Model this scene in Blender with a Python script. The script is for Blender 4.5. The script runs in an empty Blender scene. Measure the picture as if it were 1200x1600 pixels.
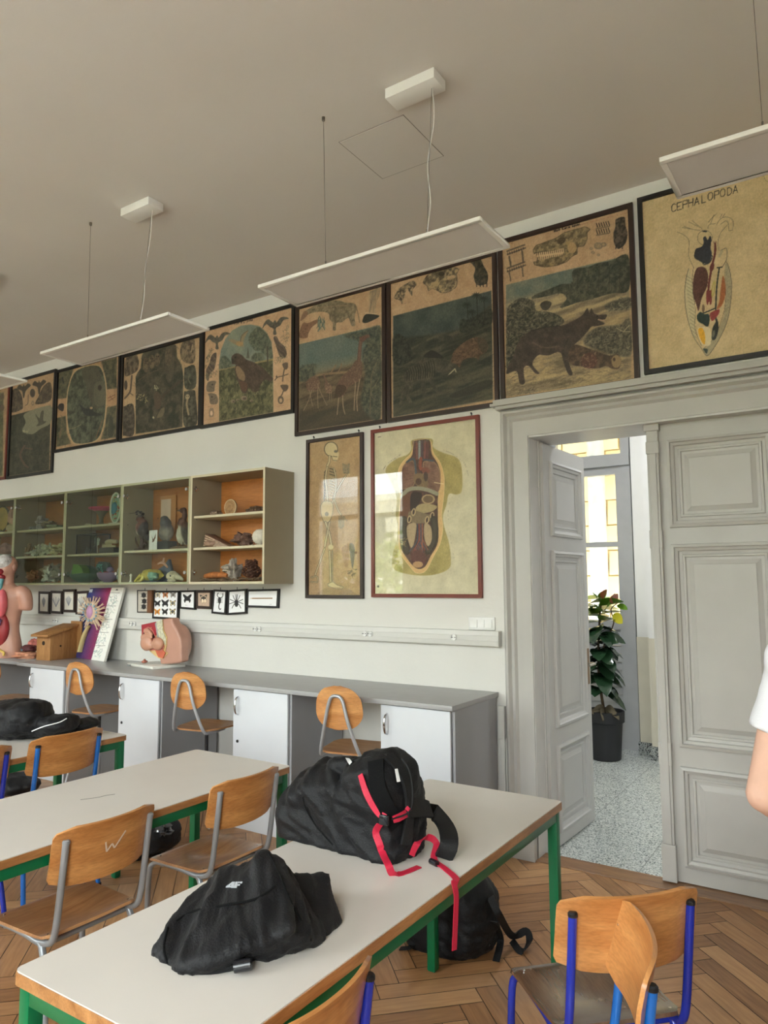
import bpy, bmesh, math, random
import numpy as np
from mathutils import Vector, Matrix, noise as mn

# ---------------------------------------------------------------- camera
S = bpy.context.scene
COL = S.collection
YAW, PITCH, ROLL, FPX = -0.58228567, 0.0973490, -0.0050217, 1127.26469
EYE = np.array([0.0, 0.0, 1.6])
_f = np.array([math.sin(YAW)*math.cos(PITCH), math.cos(YAW)*math.cos(PITCH), math.sin(PITCH)])
_r = np.array([math.cos(YAW), -math.sin(YAW), 0.0])
_u = np.cross(_r, _f)
_r2 = math.cos(ROLL)*_r + math.sin(ROLL)*_u
_u2 = -math.sin(ROLL)*_r + math.cos(ROLL)*_u
cam = bpy.data.cameras.new('camera')
cam.sensor_fit = 'VERTICAL'; cam.sensor_height = 24.0; cam.lens = FPX*24.0/1600
cam.clip_start = 0.02; cam.clip_end = 200
co = bpy.data.objects.new('camera', cam); COL.objects.link(co)
co.matrix_world = Matrix(((_r2[0], _u2[0], -_f[0], EYE[0]), (_r2[1], _u2[1], -_f[1], EYE[1]), (_r2[2], _u2[2], -_f[2], EYE[2]), (0, 0, 0, 1)))
S.camera = co

# ---------------------------------------------------------------- light
S.view_settings.view_transform = 'Standard'; S.view_settings.look = 'None'
S.view_settings.gamma = 1; S.view_settings.use_curve_mapping = False
S.view_settings.exposure = 1.98
W = bpy.data.worlds.new('daylight'); S.world = W; W.use_nodes = True
W.node_tree.nodes['Background'].inputs[0].default_value = (0.94, 0.97, 1.0, 1)
W.node_tree.nodes['Background'].inputs[1].default_value = 5.2

def portal(name, x0, x1, y, z0, z1, sgn):
    l = bpy.data.lights.new(name, 'AREA'); l.shape = 'RECTANGLE'; l.size = x1-x0; l.size_y = z1-z0
    l.cycles.is_portal = True
    o = bpy.data.objects.new(name, l); COL.objects.link(o)
    o.location = ((x0+x1)/2, y, (z0+z1)/2); o.rotation_euler = (math.radians(90*sgn), 0, 0)
BACK_WINDOWS = [(-8.0, -6.13), (-4.45, -2.55), (-0.95, 0.95)]
for i, (a, b) in enumerate(BACK_WINDOWS): portal('window_daylight', a, b, -1.75, 0.95, 3.5, 1)
WELL_Y, WELL_TOP = 10.4, 13.5  # yard depth and height, made tall to dim the facade
HALL_WINDOWS = [(-5.6, -4.0), (-3.35, -1.84), (-0.9, 0.5)]  # middle one is seen; the outer two are added to brighten the hall
l = bpy.data.lights.new('yard_daylight', 'AREA'); l.shape = 'RECTANGLE'; l.size = 16; l.size_y = WELL_Y-7.55; l.cycles.is_portal = True
o = bpy.data.objects.new('yard_daylight', l); COL.objects.link(o); o.location = (-3, (WELL_Y+7.55)/2, WELL_TOP)

# ---------------------------------------------------------------- helpers
D = 4.14          # y of the classroom wall with the charts
CEIL = 3.88
def ray(px, py): return _f + _r2*(px-600)/FPX + _u2*(800-py)/FPX
def on_y(px, py, Y):
    d = ray(px, py); return EYE + d*(Y/d[1])
def on_z(px, py, Z):
    d = ray(px, py); return EYE + d*((Z-1.6)/d[2])
def project(X, Y, Z):
    vx, vy, vz = X-EYE[0], Y-EYE[1], Z-EYE[2]
    zc = vx*_f[0]+vy*_f[1]+vz*_f[2]
    return (600+FPX*(vx*_r2[0]+vy*_r2[1]+vz*_r2[2])/zc, 800-FPX*(vx*_u2[0]+vy*_u2[1]+vz*_u2[2])/zc)
def lin(c):
    c = np.asarray(c, float)/255.0
    return np.where(c <= 0.04045, c/12.92, ((c+0.055)/1.055)**2.4)
def L4(c): return tuple(float(v) for v in lin(c))+(1.0,)

MATS = {}
def mat(name, col, rough=0.5, metal=0.0, var=0.06, scale=8.0, bump=0.0, bscale=60.0, spec=0.5, coat=0.0, stretch=None, sheen=0.0, trans=0.0):
    if name in MATS: return MATS[name]
    m = bpy.data.materials.new(name); m.use_nodes = True; MATS[name] = m
    nt = m.node_tree; N = nt.nodes; Lk = nt.links; P = N['Principled BSDF']
    P.inputs['Roughness'].default_value = rough; P.inputs['Metallic'].default_value = metal
    P.inputs['Specular IOR Level'].default_value = spec; P.inputs['Coat Weight'].default_value = coat
    P.inputs['Sheen Weight'].default_value = sheen; P.inputs['Transmission Weight'].default_value = trans
    tc = N.new('ShaderNodeTexCoord'); src = tc.outputs['Object']
    if stretch:
        mp = N.new('ShaderNodeMapping'); mp.inputs['Scale'].default_value = stretch; Lk.new(src, mp.inputs[0]); src = mp.outputs[0]
    nz = N.new('ShaderNodeTexNoise'); nz.inputs['Scale'].default_value = scale; nz.inputs['Detail'].default_value = 4; Lk.new(src, nz.inputs['Vector'])
    mx = N.new('ShaderNodeMix'); mx.data_type = 'RGBA'
    c = np.asarray(col, float)
    mx.inputs[6].default_value = L4(np.clip(c*(1-var*2), 0, 255)); mx.inputs[7].default_value = L4(np.clip(c*(1+var*2), 0, 255))
    Lk.new(nz.outputs[0], mx.inputs[0]); Lk.new(mx.outputs[2], P.inputs['Base Color'])
    if bump:
        n2 = N.new('ShaderNodeTexNoise'); n2.inputs['Scale'].default_value = bscale; n2.inputs['Detail'].default_value = 3; Lk.new(src, n2.inputs['Vector'])
        b = N.new('ShaderNodeBump'); b.inputs['Strength'].default_value = bump; b.inputs['Distance'].default_value = 0.01
        Lk.new(n2.outputs[0], b.inputs['Height']); Lk.new(b.outputs[0], P.inputs['Normal'])
    return m
def wood(name, c1, c2, axis='Y', rough=0.38, scale=3.0, coat=0.2):
    if name in MATS: return MATS[name]
    m = bpy.data.materials.new(name); m.use_nodes = True; MATS[name] = m
    nt = m.node_tree; N = nt.nodes; Lk = nt.links; P = N['Principled BSDF']
    P.inputs['Roughness'].default_value = rough; P.inputs['Coat Weight'].default_value = coat; P.inputs['Coat Roughness'].default_value = 0.25
    tc = N.new('ShaderNodeTexCoord'); mp = N.new('ShaderNodeMapping')
    mp.inputs['Scale'].default_value = {'X': (1, 9, 9), 'Y': (9, 1, 9), 'Z': (9, 9, 1)}[axis]
    Lk.new(tc.outputs['Object'], mp.inputs[0])
    n = N.new('ShaderNodeTexNoise'); n.inputs['Scale'].default_value = scale; n.inputs['Detail'].default_value = 6; n.inputs['Distortion'].default_value = 0.6
    n2 = N.new('ShaderNodeTexNoise'); n2.inputs['Scale'].default_value = scale*9; n2.inputs['Detail'].default_value = 3
    Lk.new(mp.outputs[0], n.inputs['Vector']); Lk.new(mp.outputs[0], n2.inputs['Vector'])
    r = N.new('ShaderNodeValToRGB'); r.color_ramp.elements[0].position = 0.3; r.color_ramp.elements[1].position = 0.72
    r.color_ramp.elements[0].color = L4(c1); r.color_ramp.elements[1].color = L4(c2); Lk.new(n.outputs[0], r.inputs[0])
    mx = N.new('ShaderNodeMix'); mx.data_type = 'RGBA'; mx.blend_type = 'MULTIPLY'; mx.inputs[0].default_value = 0.35
    r2 = N.new('ShaderNodeValToRGB'); r2.color_ramp.elements[0].position = 0.35; r2.color_ramp.elements[0].color = (0.5, 0.45, 0.4, 1); r2.color_ramp.elements[1].position = 0.6
    Lk.new(n2.outputs[0], r2.inputs[0]); Lk.new(r.outputs[0], mx.inputs[6]); Lk.new(r2.outputs[0], mx.inputs[7]); Lk.new(mx.outputs[2], P.inputs['Base Color'])
    return m
def attr_mat(name, rough=0.55, attr='tint', coat=0.0, spec=0.3):
    if name in MATS: return MATS[name]
    m = bpy.data.materials.new(name); m.use_nodes = True; MATS[name] = m
    nt = m.node_tree; P = nt.nodes['Principled BSDF']; a = nt.nodes.new('ShaderNodeAttribute'); a.attribute_name = attr
    nt.links.new(a.outputs['Color'], P.inputs['Base Color']); P.inputs['Roughness'].default_value = rough
    P.inputs['Coat Weight'].default_value = coat; P.inputs['Specular IOR Level'].default_value = spec
    return m
def glass_mat(name, tint=(255, 255, 255), ior=1.5, gain=1.0):
    if name in MATS: return MATS[name]
    m = bpy.data.materials.new(name); m.use_nodes = True; MATS[name] = m
    nt = m.node_tree; N = nt.nodes; N.clear(); o = N.new('ShaderNodeOutputMaterial')
    t = N.new('ShaderNodeBsdfTransparent'); t.inputs[0].default_value = L4(tint)
    g = N.new('ShaderNodeBsdfGlossy'); g.inputs['Roughness'].default_value = 0.0
    fr = N.new('ShaderNodeFresnel'); ge = N.new('ShaderNodeNewGeometry'); mr = N.new('ShaderNodeMapRange'); mr.inputs[3].default_value = ior; mr.inputs[4].default_value = 1/ior
    nt.links.new(ge.outputs['Backfacing'], mr.inputs[0]); nt.links.new(mr.outputs[0], fr.inputs[0])
    mu = N.new('ShaderNodeMath'); mu.operation = 'MULTIPLY'; mu.inputs[1].default_value = gain; mu.use_clamp = True
    mx = N.new('ShaderNodeMixShader')
    nt.links.new(fr.outputs[0], mu.inputs[0]); nt.links.new(mu.outputs[0], mx.inputs[0]); nt.links.new(t.outputs[0], mx.inputs[1]); nt.links.new(g.outputs[0], mx.inputs[2]); nt.links.new(mx.outputs[0], o.inputs[0])
    return m

def root(name, label, cat, loc=(0, 0, 0), rz=0.0, group=None):
    o = bpy.data.objects.new(name, None); COL.objects.link(o); o.empty_display_size = 0.05
    o.location = loc; o.rotation_euler = (0, 0, rz); o['label'] = label; o['category'] = cat
    if group: o['group'] = group
    return o
def tag(o, label, cat, group=None):
    o['label'] = label; o['category'] = cat
    if group: o['group'] = group
    return o
def world_of(p):
    v = Vector((0, 0, 0))
    while p: v += p.location; p = p.parent
    return v

class MB:
    """collects shapes; build() links them as one mesh object"""
    def __init__(s): s.v = []; s.f = []; s.c = []
    def add(s, vs, fs, col=None):
        o = len(s.v); s.v += [tuple(map(float, p)) for p in vs]; s.f += [tuple(i+o for i in f) for f in fs]; s.c += [col]*len(fs); return s
    def box(s, x0, x1, y0, y1, z0, z1, col=None):
        return s.add([(x0, y0, z0), (x1, y0, z0), (x1, y1, z0), (x0, y1, z0), (x0, y0, z1), (x1, y0, z1), (x1, y1, z1), (x0, y1, z1)],
                     [(0, 3, 2, 1), (4, 5, 6, 7), (0, 1, 5, 4), (1, 2, 6, 5), (2, 3, 7, 6), (3, 0, 4, 7)], col)
    def hexa(s, p, col=None): return s.add(p, [(0, 3, 2, 1), (4, 5, 6, 7), (0, 1, 5, 4), (1, 2, 6, 5), (2, 3, 7, 6), (3, 0, 4, 7)], col)
    def tube(s, pts, r, n=10, col=None, caps=True, smooth=0, flat=1.0):
        P = [Vector(p) for p in pts]; R = r if isinstance(r, (list, tuple)) else [r]*len(P)
        if smooth:
            Q = []; RR = []
            for i in range(len(P)-1):
                p0 = P[max(i-1, 0)]; p1 = P[i]; p2 = P[i+1]; p3 = P[min(i+2, len(P)-1)]
                for k in range(smooth):
                    t = k/smooth
                    Q.append(0.5*((2*p1)+(p2-p0)*t+(2*p0-5*p1+4*p2-p3)*t*t+(3*p1-p0-3*p2+p3)*t**3)); RR.append(R[i]*(1-t)+R[i+1]*t)
            Q.append(P[-1]); RR.append(R[-1]); P, R = Q, RR
        vs = []; fs = []; up = None
        for i, p in enumerate(P):
            t = (P[min(i+1, len(P)-1)]-P[max(i-1, 0)]).normalized()
            if up is None:
                up = t.cross(Vector((0, 0, 1)))
                if up.length < 1e-3: up = t.cross(Vector((1, 0, 0)))
                up.normalize()
            else:
                up = (up-t*up.dot(t)); up.normalize()
            w = t.cross(up)
            for k in range(n):
                a = 2*math.pi*k/n; vs.append(p+R[i]*(up*math.cos(a)+w*math.sin(a)*flat))
        for i in range(len(P)-1):
            for k in range(n):
                a = i*n+k; b = i*n+(k+1) % n; fs.append((a, b, b+n, a+n))
        if caps: fs.append(tuple(range(n-1, -1, -1))); fs.append(tuple(range((len(P)-1)*n, len(P)*n)))
        return s.add(vs, fs, col)
    def ribbon(s, pts, w, t=0.002, side=None, col=None, smooth=4):
        """flat strap following pts; w wide along side"""
        P = [Vector(p) for p in pts]; Sd = [Vector(q).normalized() for q in (side if isinstance(side, list) else [side]*len(P))]
        Q = []; R = []
        for i in range(len(P)-1):
            p0 = P[max(i-1, 0)]; p1 = P[i]; p2 = P[i+1]; p3 = P[min(i+2, len(P)-1)]
            for k in range(smooth):
                q = k/smooth; Q.append(0.5*((2*p1)+(p2-p0)*q+(2*p0-5*p1+4*p2-p3)*q*q+(3*p1-p0-3*p2+p3)*q**3)); R.append(Sd[i].lerp(Sd[i+1], q))
        Q.append(P[-1]); R.append(Sd[-1]); vs = []; fs = []
        for i, p in enumerate(Q):
            tg = (Q[min(i+1, len(Q)-1)]-Q[max(i-1, 0)]).normalized(); sd = (R[i]-tg*R[i].dot(tg)).normalized(); nn = tg.cross(sd)
            for a, b in ((-1, -1), (1, -1), (1, 1), (-1, 1)): vs.append(p+sd*a*w/2+nn*b*t/2)
        for i in range(len(Q)-1):
            for k in range(4): fs.append((i*4+k, i*4+(k+1) % 4, i*4+4+(k+1) % 4, i*4+4+k))
        fs += [(3, 2, 1, 0), tuple(len(Q)*4-4+k for k in range(4))]
        return s.add(vs, fs, col)
    def lathe(s, prof, c=(0, 0, 0), n=24, col=None, axis='Z', sx=1.0, sy=1.0):
        vs = []; fs = []
        for r, z in prof:
            for k in range(n):
                a = 2*math.pi*k/n; p = (r*math.cos(a)*sx, r*math.sin(a)*sy, z)
                if axis == 'Y': p = (p[0], z, p[1])
                if axis == 'X': p = (z, p[0], p[1])
                vs.append((c[0]+p[0], c[1]+p[1], c[2]+p[2]))
        for i in range(len(prof)-1):
            for k in range(n):
                a = i*n+k; b = i*n+(k+1) % n; fs.append((a, b, b+n, a+n))
        fs.append(tuple(range(n-1, -1, -1))); fs.append(tuple(range((len(prof)-1)*n, len(prof)*n)))
        return s.add(vs, fs, col)
    def ball(s, c, r, seg=12, rings=8, rot=None, col=None, jit=0.0, seed=0):
        r = r if isinstance(r, (list, tuple)) else (r, r, r); rng = random.Random(seed); vs = []; fs = []
        M = rot if rot else Matrix.Identity(3)
        for i in range(rings+1):
            th = math.pi*i/rings
            for k in range(seg):
                a = 2*math.pi*k/seg; q = Vector((math.sin(th)*math.cos(a), math.sin(th)*math.sin(a), math.cos(th)))
                if jit: q = q*(1+jit*mn.noise(q*2.2+Vector((seed*3.1, 0, seed))))
                vs.append(M @ Vector((q.x*r[0], q.y*r[1], q.z*r[2]))+Vector(c))
        for i in range(rings):
            for k in range(seg):
                a = i*seg+k; b = i*seg+(k+1) % seg; fs.append((a, a+seg, b+seg, b))
        return s.add(vs, fs, col)
    def prism(s, poly, y0, y1, plane='XZ', col=None):
        """poly in a plane, extruded along the third axis between y0 and y1"""
        n = len(poly)
        def P(a, b, t): return {'XZ': (a, t, b), 'XY': (a, b, t), 'YZ': (t, a, b)}[plane]
        vs = [P(a, b, y0) for a, b in poly]+[P(a, b, y1) for a, b in poly]
        fs = [tuple(range(n-1, -1, -1)), tuple(range(n, 2*n))]+[(i, (i+1) % n, n+(i+1) % n, n+i) for i in range(n)]
        return s.add(vs, fs, col)
    def build(s, name, m, parent=None, world=False, smooth=40, bevel=0, label=None, kind=None, seg=2):
        me = bpy.data.meshes.new(name); vs = s.v
        if world and parent:
            w = world_of(parent); vs = [(a-w.x, b-w.y, c-w.z) for a, b, c in vs]
        me.from_pydata(vs, [], s.f); me.materials.append(m)
        bm = bmesh.new(); bm.from_mesh(me); bmesh.ops.recalc_face_normals(bm, faces=bm.faces)
        if bevel:
            bmesh.ops.remove_doubles(bm, verts=bm.verts, dist=1e-6)
            ed = [e for e in bm.edges if len(e.link_faces) == 2 and e.calc_face_angle(0) > 0.5]
            bmesh.ops.bevel(bm, geom=ed, offset=bevel, segments=seg, affect='EDGES', profile=0.5, clamp_overlap=True)
        bm.to_mesh(me); bm.free()
        if any(c is not None for c in s.c) and not bevel:
            a = me.color_attributes.new('tint', 'FLOAT_COLOR', 'CORNER'); arr = []
            for p, c in zip(me.polygons, s.c): arr += list(L4(c if c is not None else (128, 128, 128)))*p.loop_total
            a.data.foreach_set('color', arr)
        if smooth:
            me.polygons.foreach_set('use_smooth', [True]*len(me.polygons)); me.set_sharp_from_angle(angle=math.radians(smooth))
        o = bpy.data.objects.new(name, me); COL.objects.link(o)
        if parent: o.parent = parent
        if label: o['label'] = label
        if kind: o['kind'] = kind
        return o
def struct(mb, name, m, **k):
    return mb.build(name, m, kind='structure', **k)

def copy_tree(o, parent=None):
    c = o.copy(); COL.objects.link(c); c.parent = parent
    for ch in list(o.children): copy_tree(ch, c)
    return c

def remeshed(mb, name, m, parent=None, voxel=0.01, smooth=4, world=True, disp=None, label=None, col=None):
    """fuse overlapping shapes into one continuous skin, then relax it; disp(co, normal) -> offset"""
    o = mb.build('blend', m, None, smooth=0)
    r = o.modifiers.new('r', 'REMESH'); r.mode = 'VOXEL'; r.voxel_size = voxel
    if smooth:
        sm = o.modifiers.new('s', 'SMOOTH'); sm.factor = 0.6; sm.iterations = smooth
    dg = bpy.context.evaluated_depsgraph_get(); ev = o.evaluated_get(dg); me = bpy.data.meshes.new_from_object(ev)
    n = len(me.vertices); cs = np.empty(n*3); me.vertices.foreach_get('co', cs); cs = cs.reshape(-1, 3)
    if disp:
        ns = np.empty(n*3); me.vertices.foreach_get('normal', ns); ns = ns.reshape(-1, 3)
        cs = cs+disp(cs, ns)
    if col:
        a = me.color_attributes.new('tint', 'FLOAT_COLOR', 'POINT'); cc = col(cs); a.data.foreach_set('color', np.concatenate([lin(cc), np.ones((n, 1))], 1).ravel())
    if world and parent:
        w = world_of(parent); cs = cs-np.array(w)
    me.vertices.foreach_set('co', cs.ravel()); me.update()
    me.polygons.foreach_set('use_smooth', [True]*len(me.polygons)); me.materials.clear(); me.materials.append(m); me.name = name
    old = o.data; bpy.data.objects.remove(o); bpy.data.meshes.remove(old)
    q = bpy.data.objects.new(name, me); COL.objects.link(q); q.parent = parent
    if label: q['label'] = label
    return q

# numpy value noise
def vnoise(X, Y, seed=0):
    xi = np.floor(X).astype(np.int64); yi = np.floor(Y).astype(np.int64); fx = X-xi; fy = Y-yi
    fx = fx*fx*(3-2*fx); fy = fy*fy*(3-2*fy)
    def h(a, b):
        n = (a*374761393+b*668265263+seed*974634777) & 0xffffffff; n = ((n ^ (n >> 13))*1274126177) & 0xffffffff
        return ((n ^ (n >> 16)) & 0xffff)/65535.0
    return (h(xi, yi)*(1-fx)+h(xi+1, yi)*fx)*(1-fy)+(h(xi, yi+1)*(1-fx)+h(xi+1, yi+1)*fx)*fy
def fbm(X, Y, seed=0, o=4):
    r = 0; a = 0.5; t = 0
    for k in range(o): r = r+a*vnoise(X*2**k, Y*2**k, seed+k*17); t += a; a *= 0.55
    return r/t
def noise3(cs, sc, seed=0):
    return fbm(cs[:, 0]*sc+cs[:, 2]*sc*0.83+seed*7.3, cs[:, 1]*sc-cs[:, 2]*sc*0.71+seed*3.7, seed, 3)-0.5
# ================================================================ SETTING
M_wall = mat('wall_paint', (222, 220, 214), 0.75, var=0.012, scale=2.5, bump=0.12, bscale=40)
M_ceil = mat('ceiling_paint', (214, 208, 200), 0.85, var=0.012, scale=1.5, bump=0.1, bscale=30)
M_trim = mat('door_paint', (186, 184, 179), 0.42, var=0.02, scale=5, bump=0.06, bscale=25)
M_hall = mat('hall_paint', (236, 236, 234), 0.7, var=0.01)
M_dado = mat('hall_dado_paint', (214, 208, 190), 0.5, var=0.015)
M_frame = mat('window_paint', (176, 178, 180), 0.45, var=0.02)
M_glass = glass_mat('pane_glass', (250, 253, 252))

XL, XR, YB = -9.6, 3.2, -1.6
# door opening x -1.655..-0.25, top 2.49
DX0, DX1, DZ = -1.655, -0.25, 2.49
struct(MB().box(XL, DX0, D, D+0.30, 0, 4.1).box(DX1, XR, D, D+0.30, 0, 4.1).box(DX0, DX1, D, D+0.30, DZ, 4.1), 'wall_north', M_wall, smooth=0)
struct(MB().box(XL-0.2, XL, YB-0.3, 7.6, 0, 4.1), 'wall_west', M_wall, smooth=0)
struct(MB().box(XR, XR+0.2, YB-0.3, 7.6, 0, 4.1), 'wall_east', M_wall, smooth=0)
b = MB(); z0, z1 = 0.95, 3.5; xs = [XL]+[v for w in BACK_WINDOWS for v in w]+[XR]
for i in range(0, len(xs), 2): b.box(xs[i], xs[i+1], YB-0.3, YB, 0, 4.1)
for a, c in BACK_WINDOWS: b.box(a, c, YB-0.3, YB, 0, z0).box(a, c, YB-0.3, YB, z1, 4.1)
struct(b, 'wall_south', M_wall, smooth=0)
for i, (a, c) in enumerate(BACK_WINDOWS):
    o = bpy.data.objects.new('window_%d' % (i+1), None); COL.objects.link(o); o.location = ((a+c)/2, YB-0.15, z0); o['kind'] = 'structure'
    f = MB(); m = (a+c)/2; y0, y1 = YB-0.18, YB-0.12
    for x in (a+0.03, m, c-0.03): f.box(x-0.035, x+0.035, y0, y1, z0, z1)
    for z in (z0+0.04, 2.72, z1-0.04): f.box(a, c, y0, y1, z-0.04, z+0.04)
    f.build('window_frame', mat('window_white', (225, 225, 222), 0.4), o, world=True, bevel=0.004)
    MB().box(a+0.05, c-0.05, YB-0.152, YB-0.148, z0+0.05, z1-0.05).build('window_glass', M_glass, o, world=True, smooth=0)
struct(MB().box(XL-0.2, XR+0.2, YB-0.3, D+0.3, CEIL, CEIL+0.2), 'ceiling', M_ceil, smooth=0)

# ---- herringbone parquet
def parquet():
    w, n = 0.096, 5; Ln = w*n; g = 0.0017; v = []; f = []; uv = []; tone = []; rng = random.Random(4); c = math.sqrt(0.5)
    def q(x, y, dx, dy):
        p = [(x+g, y+g), (x+dx-g, y+g), (x+dx-g, y+dy-g), (x+g, y+dy-g)]
        p2 = [((a-b)*c, (a+b)*c) for a, b in p]
        p2 = [(a-3.0, b+1.5) for a, b in p2]
        if all(a < XL-0.1 or a > XR+0.1 or b_ < YB-0.1 or b_ > D+0.06 for a, b_ in p2): return
        k = len(v); v.extend([(a, b_, 0.0) for a, b_ in p2]); f.append((k, k+1, k+2, k+3))
        o1, o2 = rng.random()*9, rng.random()*9
        uv.extend([(a+o1, b_+o2) if dx > dy else (b_+o1, a+o2) for a, b_ in ((0, 0), (dx, 0), (dx, dy), (0, dy))])
        t = rng.random(); tone.append(t)
    K = 170
    for i in range(-K, K):
        for j in range(-16, 16):
            x = i*w+j*Ln; y = i*w-j*Ln   # step diagonal, repeat
            if abs((x-y)*c-3.0) < 9 and abs((x+y)*c+1.5) < 7: q(x, y, Ln, w); q(x+0, y+w, w, Ln)
    me = bpy.data.meshes.new('floor'); nb = len(v); v.extend([(XL, YB, -0.002), (XR, YB, -0.002), (XR, D+0.07, -0.002), (XL, D+0.07, -0.002)]); f.append((nb, nb+1, nb+2, nb+3))
    uv.extend([(0, 0), (1, 0), (1, 1), (0, 1)]); tone.append(-1.0)
    me.from_pydata(v, [], f); u = me.uv_layers.new(name='grain'); u.data.foreach_set('uv', [x for p in uv for x in p])
    a = me.attributes.new('tone', 'FLOAT', 'FACE'); a.data.foreach_set('value', tone)
    bm = bmesh.new(); bm.from_mesh(me)
    for co_, no in (((0, D+0.07, 0), (0, 1, 0)), ((0, YB, 0), (0, -1, 0)), ((XL, 0, 0), (-1, 0, 0)), ((XR, 0, 0), (1, 0, 0))): bmesh.ops.bisect_plane(bm, geom=bm.verts[:]+bm.edges[:]+bm.faces[:], plane_co=co_, plane_no=no, clear_outer=True)
    bm.to_mesh(me); bm.free()
    m = bpy.data.materials.new('oak_parquet'); m.use_nodes = True; nt = m.node_tree; N = nt.nodes; Lk = nt.links; P = N['Principled BSDF']
    at = N.new('ShaderNodeAttribute'); at.attribute_name = 'tone'; uvn = N.new('ShaderNodeUVMap'); uvn.uv_map = 'grain'
    mp = N.new('ShaderNodeMapping'); mp.inputs['Scale'].default_value = (1.5, 14, 1); Lk.new(uvn.outputs[0], mp.inputs[0])
    nz = N.new('ShaderNodeTexNoise'); nz.inputs['Scale'].default_value = 4; nz.inputs['Detail'].default_value = 6; nz.inputs['Distortion'].default_value = 0.4; Lk.new(mp.outputs[0], nz.inputs['Vector'])
    ad = N.new('ShaderNodeMath'); ad.operation = 'MULTIPLY_ADD'; ad.inputs[1].default_value = 0.45
    Lk.new(at.outputs['Fac'], ad.inputs[0]); 
    ml = N.new('ShaderNodeMath'); ml.operation = 'MULTIPLY'; ml.inputs[1].default_value = 0.6; Lk.new(nz.outputs[0], ml.inputs[0]); Lk.new(ml.outputs[0], ad.inputs[2])
    r = N.new('ShaderNodeValToRGB'); e = r.color_ramp.elements; e[0].position = 0.0; e[0].color = L4((30, 20, 14)); e[1].position = 0.8; e[1].color = L4((196, 152, 106))
    e2 = e.new(0.22); e2.color = L4((132, 92, 58)); e3 = e.new(0.5); e3.color = L4((170, 124, 82)); Lk.new(ad.outputs[0], r.inputs[0])
    # worn grey patches
    tc = N.new('ShaderNodeTexCoord'); n3 = N.new('ShaderNodeTexNoise'); n3.inputs['Scale'].default_value = 1.3; n3.inputs['Detail'].default_value = 6; Lk.new(tc.outputs['Object'], n3.inputs['Vector'])
    r3 = N.new('ShaderNodeValToRGB'); r3.color_ramp.elements[0].position = 0.55; r3.color_ramp.elements[1].position = 0.72; r3.color_ramp.elements[1].color = (0.55, 0.55, 0.55, 1); Lk.new(n3.outputs[0], r3.inputs[0])
    mx = N.new('ShaderNodeMix'); mx.data_type = 'RGBA'; mx.inputs[7].default_value = L4((122, 104, 88)); Lk.new(r3.outputs[0], mx.inputs[0]); Lk.new(r.outputs[0], mx.inputs[6])
    Lk.new(mx.outputs[2], P.inputs['Base Color']); P.inputs['Roughness'].default_value = 0.36
    rr = N.new('ShaderNodeMapRange'); rr.inputs[3].default_value = 0.28; rr.inputs[4].default_value = 0.5; Lk.new(n3.outputs[0], rr.inputs[0]); Lk.new(rr.outputs[0], P.inputs['Roughness'])
    bp = N.new('ShaderNodeBump'); bp.inputs['Strength'].default_value = 0.08; Lk.new(nz.outputs[0], bp.inputs['Height']); Lk.new(bp.outputs[0], P.inputs['Normal'])
    me.materials.append(m); o = bpy.data.objects.new('floor', me); COL.objects.link(o); o['kind'] = 'structure'
parquet()
struct(MB().box(XL, XR, YB-0.3, D+0.07, -0.2, -0.004), 'floor_slab', mat('slab', (90, 80, 70)), smooth=0)
M_thr = wood('threshold_oak', (120, 84, 56), (160, 118, 80), 'X')
struct(MB().box(DX0-0.02, DX1, D-0.06, D+0.09, -0.01, 0.006), 'trim_1', M_thr, smooth=0, bevel=0.002)

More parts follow.
